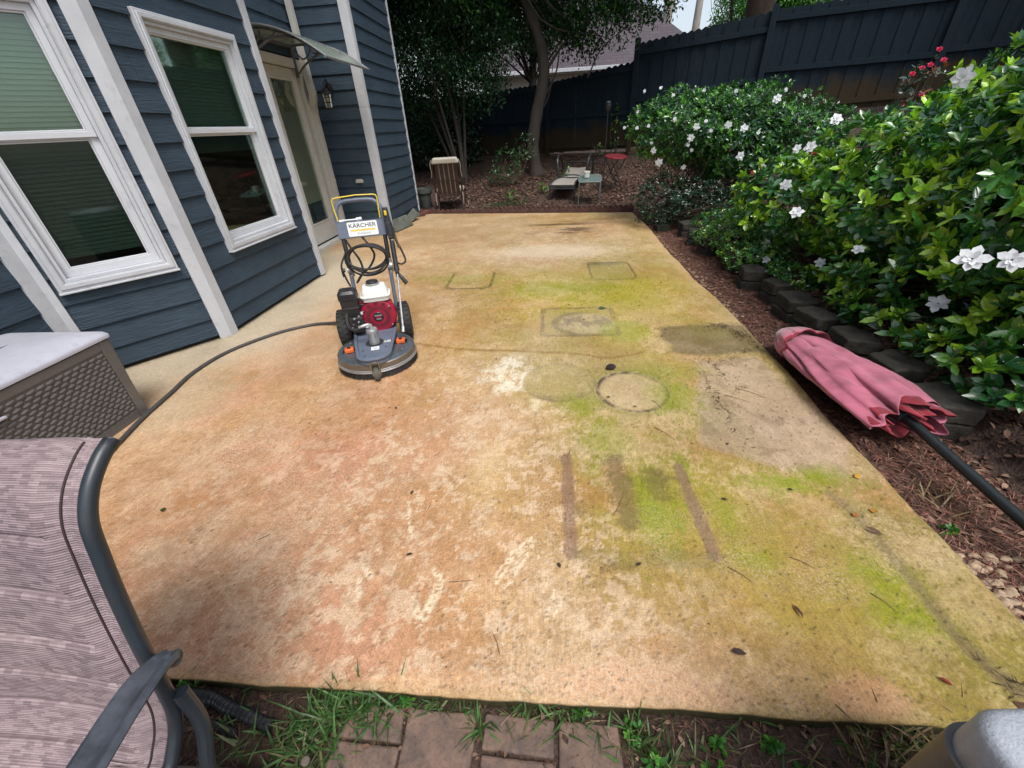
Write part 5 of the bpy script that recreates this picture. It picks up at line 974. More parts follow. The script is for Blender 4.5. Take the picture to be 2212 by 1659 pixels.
mb = MB(); mb.prism(rectpath(.212, .098, .01), 0, .0014); o = mb.build('brand_sticker', m_white, pn); o.location = (.005, .0, .0006)
st0 = o
text_mesh('brand_lettering', 'K\u00c4RCHER', .040, m_ink, st0, Matrix.Translation((0, .022, .0018)) @ Matrix.Diagonal((1.08, .95, 1, 1)), .0004, .0004)
mb = MB(); mb.box((0, -.008, .0016), (.178, .013, .0006)); mb.build('yellow_stripe', m_stk, st0)
text_mesh('small_lettering', 'Professional', .019, m_inkg, st0, Matrix.Translation((.005, -.031, .0018)), .0003, .0)
text_mesh('panel_lettering', '\u2022 \u2022 \u2022 \u2022', .02, m_inkg, pn, Matrix.Translation((.138, .0, .001)) @ Matrix.Rotation(R(-90), 4, 'Z'), .0003)
mb = MB(); p = Vector(hpt(-.02, .925)); mb.tube([p+Vector((-.05, 0, .0)), p+Vector((.05, 0, .0))], .006, 8); mb.tube([p+Vector((.035, 0, .0)), p+Vector((.075, 0, .004))], .012, 8); mb.tube([p+Vector((-.085, 0, -.004)), p+Vector((-.05, 0, -.002))], .010, 8); mb.build('spare_nozzle', m_white, PW)
# coiled hose hung on the handle
ch = MB()
for k, (w_, h_, cx, cz, dy) in enumerate(((.150, .098, .035, .665, -.05), (.143, .106, .038, .655, -.062), (.147, .112, .03, .652, -.074), (.138, .090, .04, .668, -.086), (.141, .120, .045, .640, -.058))):
    pts = [Vector(hpt(cx+w_*math.cos(2*math.pi*i/40), cz+h_*math.sin(2*math.pi*i/40)))+Vector((0, dy+.02*math.sin(4*math.pi*i/40+k)-.03*math.sin(2*math.pi*i/40), 0)) for i in range(40)]
    ch.tube(pts, .0075, 8, closed=True)
ch.tube(smooth_path([Vector(hpt(.03, .80)), Vector(hpt(.07, .74))+Vector((0, -.03, 0)), Vector(hpt(.09, .66)), Vector(hpt(.04, .58)), Vector(hpt(-.03, .53)), Vector(hpt(-.08, .47))], 7), .008, 8)
ch.tube(smooth_path([Vector(hpt(-.09, .79)), Vector(hpt(-.06, .72)), Vector(hpt(-.02, .63)), Vector(hpt(-.02, .55)), Vector(hpt(-.07, .48))], 7), .008, 8)
ch.tube(smooth_path([Vector(hpt(-.11, .70)), Vector(hpt(-.155, .62))+Vector((0, -.04, 0)), Vector(hpt(-.15, .52)), Vector(hpt(-.13, .45))], 7), .007, 8)
ch.build('coiled_hose', m_rub, PW)
# spray gun and lance in the holder
gp = lambda x, y, z: (x, y, z)
mb = MB(); mb.tube([gp(.232, .50, 1.0), gp(.236, .50, .90)], [.020, .024], 10); mb.tube([gp(.236, .50, .90), gp(.24, .50, .80)], [.026, .032], 12); gn = mb.build('spray_gun', simple('gun_grey_plastic', (.045, .05, .06), .45, (.03, .03, .035), 10), PW, bev=.003)
mb = MB(); mb.box((.232, .474, .965), (.018, .012, .034), Matrix.Rotation(0, 3, 'X')); mb.build('safety_tab', m_yel, gn, bev=.003)
mb = MB(); mb.tube([(.238, .465, .797), (.238, .47, .785)], .02, 10); mb.build('gun_collar', m_rub, gn)
mb = MB(); mb.box((.242, .462, .775), (.018, .004, .016)); mb.build('gun_label', m_white, gn)
mb = MB(); mb.tube([(.24, .49, .80), (.235, .42, .60), (.235, .40, .55)], [.018, .018, .022], 12); mb.build('lance_grip', m_blkp, PW)
mb = MB(); mb.tube([(.235, .40, .55), (.225, .26, .42), (.208, .03, .20)], .0075, 8); mb.tube([(.211, .05, .225), (.206, .02, .195)], .011, 8); mb.build('lance_tube', m_cast, PW)
mb = MB(); mb.box((.235, .385, .53), (.03, .03, .05)); mb.tube([(.24, .39, .53), (.29, .36, .45)], [.012, .018], 8); mb.build('side_handle', m_blkp, PW, bev=.004)
mb = MB(); mb.tube(smooth_path([(.262, .50, .80), (.275, .50, .74), (.30, .49, .66), (.31, .47, .60), (.28, .46, .58), (.25, .46, .59)], 7), .0075, 8); mb.build('gun_hose', m_rub, PW)
mb = MB(); mb.tube([(.266, .50, .78), (.282, .495, .70)], .010, 8); mb.tube([(.262, .5, .80), (.266, .5, .78)], .013, 8); mb.build('brass_coupling', simple('brass', (.30, .22, .12), .4, (.2, .15, .09), 20, metal=.8), PW)
# final proportions: thin deck, low engine, slightly shorter handle
for o in PW.children:
    s_ = o.name.split('.')[0]
    if s_ in ('deck_plate', 'deck_skirt'): o.scale = (1, 1, .62); o.location.z = .0209
    elif s_ in ('frame_plate', 'rolled_rim', 'plate_flange', 'plate_opening', 'slot', 'arrow_label', 'warning_label', 'swivel', 'elbow_fitting', 'clamp', 'bolt'): o.location.z -= .040
    elif s_ in ('fan_cover', 'engine_block', 'cooling_fins', 'fuel_tank', 'air_filter_box', 'carburettor', 'engine_bolt', 'pump_hose'): o.scale = (.95, .95, .93); o.location = (.002, .010, -.036)
    elif s_ in ('trim_band', 'brush_skirt', 'caster_tyre', 'caster_hub', 'caster_fork', 'wheel', 'axle', 'chassis', 'control_panel'): pass
    else: o.scale = (1, 1, .955)
pn.location.z -= .862*.045
# ================================================================ grey garden hose
m_hose = simple('grey_brown_hose', (.062, .058, .056), .55, (.045, .042, .04), 20, bs=.2)
mb = MB(); hp_ = smooth_path([(-1.40, 2.92, .33), (-1.50, 2.95, .22), (-1.62, 3.02, .10), (-1.82, 3.14, .03), (-2.06, 3.14, .013), (-2.30, 2.97, .013), (-2.50, 2.66, .013), (-2.55, 2.35, .013), (-2.50, 2.05, .013), (-2.44, 1.72, .013), (-2.30, 1.30, .013), (-2.05, .8, .013), (-1.9, .3, .0)], 10)
mb.tube(hp_, .0125, 10); tag(mb.build('garden_hose', m_hose, None), 'long grey hose curving over the slab from the pressure washer to behind the patio chair', 'hose')
# ================================================================ resin wicker deck box
m_lid = simple('pale_grey_lid_plastic', (.46, .46, .52), .45, (.40, .40, .45), 5, bs=.25, bscale=160, dirt=.2)
m_wick = simple('taupe_wicker_resin', (.135, .128, .122), .45, (.112, .106, .10), 8, bs=.15, bscale=120, dirt=.15)
DB = empty('deck_box', (-2.50, 1.885, 0), 0, 'taupe resin wicker storage box with a pale grey domed lid under the bay window', 'storage box')
# local: front face at x=0 looking +x, runs towards -y (length 1.2), depth to -x
Lb, Db, Hb = 1.20, .60, .50
fr = MB()
def face(mb, y0, y1, z0, z1, x0, x1): mb.box(((x0+x1)/2, (y0+y1)/2, (z0+z1)/2), (abs(x1-x0), y1-y0, z1-z0))
lean = .035
body = MB(); V = [(-lean*0-.012, -.0, 0), (-.012, -Lb, 0), (-Db, -Lb, 0), (-Db, 0, 0), (.02, .02, Hb), (.02, -Lb-.02, Hb), (-Db-.02, -Lb-.02, Hb), (-Db-.02, .02, Hb)]
body.add(V, [(0, 3, 2, 1), (4, 5, 6, 7), (0, 1, 5, 4), (1, 2, 6, 5), (2, 3, 7, 6), (3, 0, 4, 7)]); bx = body.build('box_body', m_wick, DB, bev=.012)
def wx(z): return -.012+.032*z/Hb
rm = MB()
for (y0, y1, z0, z1) in ((-.055, .0, .0, Hb), (-Lb, -Lb+.055, .0, Hb), (-Lb+.055, -.055, Hb-.045, Hb), (-Lb+.055, -.055, .0, .05)):
    rm.add([(wx(z)+.006, y, z) for y, z in ((y0+.001, z0), (y1-.001, z0), (y1-.001, z1), (y0+.001, z1))]+[(wx(z)-.004, y, z) for y, z in ((y0, z0), (y1, z0), (y1, z1), (y0, z1))], [(0, 1, 2, 3), (4, 5, 1, 0), (5, 6, 2, 1), (6, 7, 3, 2), (7, 4, 0, 3)])
rm.build('panel_border', m_wick, DB, bev=.002)
wk = MB(); rows = 17; pitch = (Hb-.115)/rows
for i in range(rows):
    z = .06+pitch*(i+.5); y = -.068-(.0225 if i % 2 else 0)
    if i % 2: 
        wk.lathe([(0, -.011), (.006, -.008), (.0085, 0), (.006, .008), (0, .011)], 6, (wx(z)+.001, -.066, z), rotx)
    while y > -Lb+.07:
        c_ = (wx(z)+.001, y-.012, z); wk.lathe([(0, -.0195), (.0062, -.017), (.0088, -.009), (.0092, 0), (.0088, .009), (.0062, .017), (0, .0195)], 7, c_, Matrix.Rotation(R(8), 3, 'X') @ rotx); y -= .045
wk.build('woven_panel', m_wick, DB)
mb = MB(); mb.add([(wx(.43)+.008, -.585, .395), (wx(.43)+.008, -.70, .395), (wx(.46)+.008, -.70, .462), (wx(.46)+.008, -.585, .462)], [(0, 1, 2, 3)][::-1]); mb.build('handle_recess', m_dark, DB)
mb = MB(); mb.box((wx(.4)+.014, -.64, .394), (.02, .12, .012)); mb.build('handle_lip', m_lid, DB, bev=.003)
mb = MB(); secs = []
for (g_, z, r_) in ((.018, Hb+.004, .03), (.034, Hb+.008, .035), (.036, Hb+.022, .04), (.028, Hb+.036, .05), (.0, Hb+.047, .08), (-.08, Hb+.058, .10), (-.18, Hb+.065, .10), (-.26, Hb+.068, .05)):
    secs.append([(x, y, z) for x, y in rectpath(Db+g_*2, Lb+g_*2, r_, 7)])
mb.add(*loft(secs, -Db/2, -Lb/2), True); mb.build('lid', m_lid, DB, sharp=50)
# ================================================================ foreground patio chair
m_fab, n, b = new_mat('woven_mauve_brown_fabric')
uvn = n.nodes.new('ShaderNodeUVMap'); mp = n.nodes.new('ShaderNodeMapping'); n.links.new(uvn.outputs[0], mp.inputs[0])
bk = n.nodes.new('ShaderNodeTexBrick'); mp.inputs['Scale'].default_value = (1, 1, 1); n.links.new(mp.outputs[0], bk.inputs['Vector']); bk.inputs['Scale'].default_value = 1
bk.inputs['Brick Width'].default_value = .018; bk.inputs['Row Height'].default_value = .0075; bk.inputs['Mortar Size'].default_value = .0; bk.inputs['Bias'].default_value = -.1
bk.inputs['Color1'].default_value = (.30, .235, .245, 1); bk.inputs['Color2'].default_value = (.165, .125, .137, 1)
wv = n.nodes.new('ShaderNodeTexWave'); wv.wave_type = 'BANDS'; wv.bands_direction = 'Y'; wv.inputs['Scale'].default_value = 62; wv.inputs['Distortion'].default_value = .3; wv.inputs['Detail'].default_value = 2; wv.inputs['Detail Scale'].default_value = 30; n.links.new(mp.outputs[0], wv.inputs[0])
wv2 = n.nodes.new('ShaderNodeTexWave'); wv2.wave_type = 'BANDS'; wv2.bands_direction = 'X'; wv2.inputs['Scale'].default_value = 120; n.links.new(mp.outputs[0], wv2.inputs[0])
c1 = mixc(n, .45, bk.outputs[0], ramp(n, wv.outputs[0], [(.2, (.62, .60, .62)), (.8, (1.45, 1.42, 1.4))]), 'MULTIPLY'); ns = tex(n, 'ShaderNodeTexNoise', 5, coords(n), Detail=4.0)
c2 = mixc(n, .6, c1, ramp(n, ns.outputs[0], [(.3, (.85, .82, .85)), (.7, (1.2, 1.18, 1.1))]), 'MULTIPLY'); n.links.new(c2, b.inputs['Base Color']); b.inputs['Roughness'].default_value = .8
pv = bump(n, b, wv.outputs[0], .5, .002); bump(n, b, wv2.outputs[0], .25, .001, pv)
m_frame = simple('charcoal_chair_frame', (.020, .029, .040), .38, (.030, .034, .038), 8, bs=.1); m_arm = simple('worn_grey_arm', (.070, .078, .095), .3, (.03, .033, .04), 22, bs=.25, dirt=.2)
CH = empty('patio_chair', (-.98, .30, -.06), R(-3), 'close padded patio chair with mauve brown woven sling and charcoal frame at left', 'chair')
CO = Vector((-.98, .30, -.06)); CR = Matrix.Rotation(R(3), 3, 'Z')
def cl(x, y, z): return CR @ (Vector((x, y, z))-CO)
xr = -.735
side = smooth_path([(xr, .475, .985), (xr, .445, .972), (xr, .405, .94), (xr, .375, .895), (xr, .355, .83), (xr, .335, .755), (xr, .315, .67), (xr, .298, .59), (xr, .285, .52), (xr, .268, .455), (xr, .235, .405), (xr, .18, .375), (xr, .0, .385), (xr, -.15, .40), (xr, -.21, .385)], 6)
for dx in (0, -.60):
    mb = MB(); pp = [cl(p.x+dx, p.y, p.z) for p in side]; mb.tube(pp, .0125, 14); mb.build('side_tube', m_frame, CH)
    mb = MB(); mb.lathe([(0, .001), (.010, .001), (.0128, -.003), (.0128, -.015)], 14, pp[0], (pp[0]-pp[1]).to_track_quat('Z', 'Y').to_matrix()); mb.build('tube_cap', m_blkp, CH)
def sling(u, v):     # u 0..1 across, v 0..1 top to bottom
    f = v*(len(side)-1); i = min(int(f), len(side)-2); p = side[i].lerp(side[i+1], f-i); t = (side[i+1]-side[i]).normalized(); nn = Vector((0, t.z, -t.y))
    if nn.y > 0: nn = -nn
    if v > .55: nn = nn if nn.z > 0 else -nn
    return p, nn
nu, nv = 70, 260; V = []; UVs = []; Ltot = sum((side[i+1]-side[i]).length for i in range(len(side)-1)); chan = [.235, .345, .44, .53, .62, .72, .82, .92]
for j in range(nv+1):
    v = j/nv; p, nn = sling(0, v)
    for i in range(nu+1):
        u = i/nu; x = p.x-.011-.578*u; e = min(u, 1-u); pad = .022*min(1, max(0, (e-.055)/.045))**.5; pip = .007*math.exp(-((e-.047)/.008)**2)
        gr_ = min([abs(v-c_) for c_ in chan]); pad *= 1-.6*math.exp(-(gr_/.0055)**2)*(1 if e > .09 else 0); pad *= min(1, v/.03)**.5
        sag = .020*math.sin(math.pi*u)
        q = p+nn*(pad+pip+.004-sag); V.append(cl(x, q.y, q.z)); UVs.append((u*.572, v*Ltot))
F = [(j*(nu+1)+i, (j+1)*(nu+1)+i, (j+1)*(nu+1)+i+1, j*(nu+1)+i+1) for j in range(nv) for i in range(nu)]
me = bpy.data.meshes.new('sling'); me.from_pydata(V, [], F); me.update(); uvl = me.uv_layers.new(name='UVMap')
li = np.zeros(len(me.loops), np.int32); me.loops.foreach_get('vertex_index', li); uvl.data.foreach_set('uv', np.array(UVs, np.float32)[li].ravel())
me.polygons.foreach_set('use_smooth', np.ones(len(F), bool)); me.materials.append(m_fab); o = bpy.data.objects.new('padded_sling', me); COL.objects.link(o); o.parent = CH
md = o.modifiers.new('solid', 'SOLIDIFY'); md.thickness = .006; md.offset = 0
mb = MB(); pp = []
for j in range(6, int(nv*.80)):
    pp.append(Vector(V[j*(nu+1)+int(.047*nu+.5)])+ (CR @ sling(0, j/nv)[1])*.003)
mb.tube(pp, .0022, 6); m_pipg = simple('dark_piping', (.03, .016, .02), .8, (.04, .02, .025)); mb.build('piping', m_pipg, CH); mb = MB(); pp = [Vector(V[j*(nu+1)+nu-int(.047*nu+.5)])+(CR @ sling(0, j/nv)[1])*.003 for j in range(6, int(nv*.80))]; mb.tube(pp, .0022, 6); mb.build('piping', m_pipg, CH)
for c_ in chan[:6]:
    j = int(c_*nv+.5); a_ = int(.09*nu); mb = MB(); mb.tube([Vector(V[j*(nu+1)+i])+(CR @ sling(0, c_)[1])*.0005 for i in range(a_, nu+1-a_)], .0022, 5); mb.build('seam', m_pipg, CH)
for dx in (0, -.60):
    mb = MB(); A = smooth_path([(-.690+dx, .306, .606), (-.692+dx, .290, .616), (-.690+dx, .26, .626), (-.682+dx, .21, .634), (-.668+dx, .14, .640), (-.660+dx, .05, .640), (-.655+dx, -.08, .62), (-.655+dx, -.17, .56)], 6); mb.tube([cl(xr+dx, .300, .600), cl(xr+dx+.025, .302, .602), cl(-.682+dx, .306, .606)], [.011, .013, .015], 12); V2 = []; sec = [(-.024, .0), (-.027, .006), (-.022, .012), (-.016, .012), (-.010, .005), (.0, .004), (.010, .005), (.016, .012), (.022, .012), (.027, .006), (.024, .0), (.015, -.008), (-.015, -.008)]
    K = len(sec); n_ = len(A)
    for i, p in enumerate(A):
        t = (A[min(i+1, n_-1)]-A[max(0, i-1)]).normalized(); X = Vector((1, 0, 0)); X = (X-t*X.dot(t)).normalized(); Z = X.cross(t); Z = Z if Z.z > 0 else -Z; ws = .8+.5*min(1, i/14)
        for (a, c_) in sec: V2.append(cl(*(p+X*a*ws*.86+Z*c_*1.1)))
    F2 = [(i*K+k, i*K+(k+1) % K, (i+1)*K+(k+1) % K, (i+1)*K+k) for i in range(n_-1) for k in range(K)]+[tuple(range(K-1, -1, -1)), tuple((n_-1)*K+k for k in range(K))]
    mb.add(V2, F2, True); mb.build('armrest', m_arm, CH, sharp=60)
    mb = MB(); mb.tube([cl(*p) for p in smooth_path([(-.655+dx, -.17, .56), (xr+dx+.02, -.19, .4), (xr+dx+.02, -.15, .18), (xr+dx+.02, -.10, -.04)], 6)], .013, 10); mb.tube([cl(*p) for p in smooth_path([(xr+dx+.018, .29, .50), (xr+dx+.03, .27, .40), (xr+dx+.03, .22, .28), (xr+dx+.03, .22, .12), (xr+dx+.03, .27, -.04)], 6)], .014, 10); mb.build('leg', m_frame, CH)
mb = MB(); mb.tube([cl(xr, .18, .365), cl(xr-.6, .18, .365)], .011, 10); mb.tube([cl(xr, -.15, .385), cl(xr-.6, -.15, .385)], .011, 10); mb.build('cross_bar', m_frame, CH)
# ================================================================ rounded plastic bin corner at right
m_binl = simple('speckled_pale_grey_plastic', (.40, .43, .47), .5, (.34, .37, .41), 90, bs=.35, bscale=260); m_bins = simple('warm_grey_plastic', (.12, .115, .11), .5, (.10, .095, .09), 10, bs=.2)
BN = empty('storage_bin', (.845, .092, -.055), R(4), 'pale grey speckled plastic bin with a rounded top cut by the bottom right corner', 'bin')
secs = [[(x, y, z) for x, y in rectpath(.50-g_, .40-g_, r_, 8)] for (g_, z, r_) in ((.03, 0, .05), (-.012, .66, .05))]; mb = MB(); mb.add(*loft(secs, .0, .0), True); mb.build('bin_body', m_bins, BN, sharp=50)
secs = [[(x, y, z) for x, y in rectpath(.50+g_, .40+g_, r_, 8)] for (g_, z, r_) in ((-.01, .655, .05), (.0, .66, .05), (.0, .725, .045), (-.008, .735, .045), (-.024, .741, .04), (-.10, .744, .04), (-.3, .746, .03))]; mb = MB(); mb.add(*loft(secs, 0, 0), True); mb.build('bin_lid', m_binl, BN, sharp=50)
# ================================================================ closed patio umbrella lying on the mulch
m_can, n, b = new_mat('faded_red_canvas'); at = n.nodes.new('ShaderNodeVertexColor'); at.layer_name = 'Col'; wv = tex(n, 'ShaderNodeTexNoise', 400, coords(n), Detail=2.0); ns = tex(n, 'ShaderNodeTexNoise', 9, coords(n), Detail=6.0)
c1 = mixc(n, 1, at.outputs[0], ramp(n, ns.outputs[0], [(.3, (.62, .60, .62)), (.6, (1.05, 1.08, 1.08))]), 'MULTIPLY'); n.links.new(c1, b.inputs['Base Color']); b.inputs['Roughness'].default_value = .85; b.inputs['Sheen Weight'].default_value = .3; bump(n, b, wv.outputs[0], .3, .001)
tip = Vector((1.66, 2.66, .10)); tail = Vector((1.735, 1.62, .12)); ax = (tail-tip); UL = ax.length; ax.normalize(); sX = ax.cross(Vector((0, 0, 1))).normalized(); sZ = sX.cross(ax)
UM = empty('patio_umbrella', tuple(tip+Vector((0, 0, -.1))), 0, 'closed faded pink red umbrella with black pole lying on the mulch beside the slab', 'umbrella'); UO = tip+Vector((0, 0, -.1))
pinkc = lin((196, 104, 126))*.78; redc = lin((176, 22, 48))*.6; paler = lin((196, 150, 152))*.7
def canopy(nm, s0, s1, rfun, nf, seed, colf, nseg=160, ns_=70, amp=.22, zfl=.52, hem=None, twist=.9, inner=False):
    V = []; Cc = []; rg = np.random.default_rng(seed); ph = rg.uniform(0, 6.28, 6)
    for j in range(ns_+1):
        t = j/ns_; 
        for i in range(nseg):
            a = 2*math.pi*i/nseg; hm = hem(a) if hem else 0; s = s0+(s1-s0)*t*(1+hm*t); r = rfun(s)
            k = (.25+.75*t); w_ = amp*k*(math.sin(nf*a+ph[0]+twist*t*2+1.2*math.sin(t*5+ph[4]))*.5+.36*math.sin((nf*2-1)*a+ph[1]-t*2.3+.8*math.sin(t*7))+.30*math.sin((nf*3+1)*a+ph[2]+t*4.2)+.16*math.sin(11*a+9*t+ph[5])*t); w_ -= amp*.9*max(0, math.sin(nf*2*a+ph[5]+2.5*t))**6*min(1, t*3); sh = abs(math.sin((nf*.5)*a+ph[3]+t))
            rr_ = r*(1+w_); q = tip+ax*s+sX*math.cos(a)*rr_*1.12+sZ*math.sin(a)*rr_*zfl; q.z = max(q.z, -.045+.004*math.sin(a*9)+.0); V.append(q-UO); Cc.append(colf(t, a, w_))
    F = [(j*nseg+i, j*nseg+(i+1) % nseg, (j+1)*nseg+(i+1) % nseg, (j+1)*nseg+i) for j in range(ns_) for i in range(nseg)]
    o = mesh_np(nm, np.array(V), np.array(F), m_can, UM, True, np.array(Cc)); md = o.modifiers.new('s', 'SOLIDIFY'); md.thickness = .003; md.offset = -1; d_ = o.modifiers.new('wrinkle', 'DISPLACE'); d_.texture = wt_; d_.texture_coords = 'GLOBAL'; d_.strength = .014; d_.mid_level = .5; return o
wt_ = bpy.data.textures.new('cloth_wrinkles', 'CLOUDS'); wt_.noise_scale = .11; wt_.noise_depth = 2
rf_ = lambda s: .030+.095*min(1, (s/.25))**.6+.045*min(1, max(0, s-.15)/.5)-.012*min(1, max(0, s-.8)/.2)
canopy('canopy', .02, .99, rf_, 3, 11, lambda t, a, w_: pinkc*(1-.0*t)*(1.0) if t > .06 else paler, hem=lambda a: .055*math.sin(2*a+1)+.02*math.sin(7*a))
canopy('canopy_lining', .10, 1.0, lambda s: rf_(s)*.66, 4, 12, lambda t, a, w_: redc if t > .05 else pinkc, hem=lambda a: .06*math.sin(3*a+2.5)+.025*math.sin(9*a), amp=.22)
canopy('canopy_fold', .35, 1.0, lambda s: rf_(s)*.95, 3, 14, lambda t, a, w_: pinkc*.95 if t < .9 else redc*.9, hem=lambda a: .05*math.sin(3*a+.5)+.03*math.sin(8*a), amp=.26)
canopy('wind_vent', -.035, .21, lambda s: .006+.135*min(1, max(0, s+.035)/.19)**.55, 3, 13, lambda t, a, w_: (paler*(1-t)+pinkc*t) if t < .93 else redc, nseg=110, ns_=24, amp=.10, hem=lambda a: .16*math.sin(2*a+1.4)+.04*math.sin(7*a), zfl=.72)
mb = MB(); pe = tail+Vector((.045, -.9, -.075)); mb.tube([tip+ax*.2-UO, tail-UO, pe-UO], .022, 16); mb.build('pole', simple('black_pole', (.012, .016, .018), .4, (.02, .024, .026), 9, bs=.1), UM)
mb = MB(); mb.tube([tip+ax*.93-UO+Vector((-.01, 0, .012)), tip+ax*.99-UO+Vector((-.01, 0, .01))], .0245, 14); mb.build('runner', m_blkp, UM)
# ================================================================ corrugated drain pipes by the near edge
mb = MB(); pp = smooth_path([(-1.6, .44, -.03), (-1.1, .455, -.03), (-.95, .43, -.035), (-.80, .395, -.045)], 30); mb.tube(pp, [.018+.0012*math.sin(i*1.9)+.0012*math.sin(i*.37) for i in range(len(pp))], 10); tag(mb.build('drain_pipe', m_blkp, None), 'black ribbed drain pipe nearest the slab beside the patio chair', 'pipe')
mb = MB(); pp = smooth_path([(-1.6, .40, -.04), (-1.15, .42, -.04), (-1.0, .395, -.045), (-.9, .375, -.05)], 20); mb.tube(pp, .011, 8); tag(mb.build('drain_pipe', m_blkp, None), 'thinner smooth black pipe just below the ribbed one', 'pipe')
m_wood = simple('weathered_timber', (.12, .095, .075), .9, (.06, .05, .04), 9, bs=.6, stretch=(1, 5, 5))
mb = MB(); mb.box((0, 0, 0), (.9, .04, .06)); o = mb.build('border_board', m_wood, None, bev=.004); o.location = (-1.12, .27, -.035); o.rotation_euler = (0, 0, .02); tag(o, 'weathered timber border running along the bottom left by the chair', 'board')
mb = MB(); mb.tube([(0, 0, -.05), (0, 0, .03)], .012, 8); o = mb.build('wooden_peg', m_wood, None, bev=.003); o.location = (-.655, .325, -.03); o.rotation_euler = (.2, .3, 0); tag(o, 'short wooden peg at the end of the timber border', 'peg')
# ================================================================ furniture under the trees
def gz(x, y): return float(zt(x, y))
m_brn = simple('brown_painted_steel', (.024, .010, .008), .5, (.036, .015, .011), 12, bs=.2); m_cush = simple('cream_cushion', (.44, .41, .34), .85, (.37, .34, .28), 8, bs=.3, bscale=200)
X, Y = -1.93, 8.92
AC = empty('garden_chair', (X, Y, gz(X, Y)), R(6), 'brown slatted metal garden chair with a cream cushion, seen from behind', 'chair'); AC.scale = (.98, .9, .80)
def lean(z): return -.30-.22*(z-.42)      # back plane leans towards the camera
mb = MB(); loop = [(p[0], lean(p[1]+.70), p[1]+.70) for p in rectpath(.53, .76, .12, 6)]; mb.tube(loop, .018, 8, closed=True); mb.build('back_frame', m_brn, AC)
for k in range(5):
    mb = MB(); x = -.184+.092*k; mb.add([(x-.037, lean(.36)+.004, .36), (x+.037, lean(.36)+.004, .36), (x+.037, lean(1.05)+.004, 1.05), (x-.037, lean(1.05)+.004, 1.05), (x-.032, lean(.36)+.012, .36), (x+.032, lean(.36)+.012, .36), (x+.032, lean(1.05)+.012, 1.05), (x-.032, lean(1.05)+.012, 1.05)], [(0, 1, 2, 3), (7, 6, 5, 4), (0, 4, 5, 1), (1, 5, 6, 2), (2, 6, 7, 3), (3, 7, 4, 0)]); mb.build('back_slat', m_brn, AC)
mb = MB(); mb.tube([(-.25, lean(.66)-.012, .66), (.25, lean(.66)-.012, .66)], .009, 6); mb.build('cross_bar', m_brn, AC)
mb = MB(); mb.box((0, 0, 0), (.43, .05, .74)); c_ = mb.build('back_cushion', m_cush, AC, bev=.022, seg=3); c_.location = (0, lean(.76)+.055, .76); c_.rotation_euler = (math.atan(.22), 0, 0)
mb = MB(); mb.box((0, 0, 0), (.54, .13, .12), taper=.85); c_ = mb.build('cushion_fold', m_cush, AC, bev=.03, seg=3); c_.location = (0, lean(1.12)-.005, 1.10); c_.rotation_euler = (R(12), 0, 0)
mb = MB(); mb.box((0, .02, .43), (.56, .56, .07)); mb.build('seat_cushion', m_cush, AC, bev=.025, seg=3)
for sx in (-1, 1):
    mb = MB(); mb.tube(smooth_path([(sx*.28, lean(.70), .70), (sx*.30, -.10, .66), (sx*.30, .18, .65), (sx*.29, .24, .60), (sx*.28, .22, .3), (sx*.28, .24, 0)], 6), .012, 8); mb.build('arm', m_brn, AC)
    mb = MB(); mb.tube(smooth_path([(sx*.22, -.24, .36), (sx*.24, -.26, .2), (sx*.25, -.32, 0)], 5), .012, 8); mb.build('leg', m_brn, AC)
    mb = MB(); pts = smooth_path([(sx*.26, lean(1.1)-.05, 1.12), (sx*.29, lean(1.0)-.06, 1.02), (sx*.285, lean(.85)-.05, .86), (sx*.30, lean(.7)-.04, .74)], 5); mb.tube(pts, .006, 5); mb.tube(smooth_path([(sx*.26, -.28, .45), (sx*.275, -.33, .3), (sx*.27, -.32, .12)], 5), .006, 5); mb.build('cushion_tie', m_cush, AC)
mb = MB(); mb.tube([(-.25, -.26, .34), (.25, -.26, .34)], .011, 8); mb.tube(smooth_path([(-.22, -.27, .33), (-.1, -.28, .27), (.1, -.28, .27), (.22, -.27, .33)], 5), .008, 6); mb.build('rear_rail', m_brn, AC)
# ---- chaise lounge
m_sling = simple('beige_sling_fabric', (.30, .275, .24), .8, (.25, .23, .20), 6, bs=.4, bscale=300, stretch=(1, 8, 1)); m_lf = simple('dark_lounger_frame', (.018, .020, .022), .4, (.03, .032, .034), 10)
X, Y = .33, 8.98
CL = empty('chaise_lounge', (X, Y, gz(X, Y)), R(-14), 'reclined sun lounger with beige sling and dark metal frame under the tree', 'sun lounger')
prof_ = smooth_path([(0, .02, .28), (0, .08, .335), (0, .5, .36), (0, .95, .34), (0, 1.10, .35), (0, 1.45, .41), (0, 1.80, .48)], 6)
V = []
for p in prof_:
    for i in range(9): u = i/8; V.append((-.23+.46*u, p.y, p.z-.018*math.sin(math.pi*u)))
F = [(j*9+i, j*9+i+1, (j+1)*9+i+1, (j+1)*9+i) for j in range(len(prof_)-1) for i in range(8)]
o = mesh_np('sling', np.array(V), np.array(F), m_sling, CL, True); md = o.modifiers.new('s', 'SOLIDIFY'); md.thickness = .008
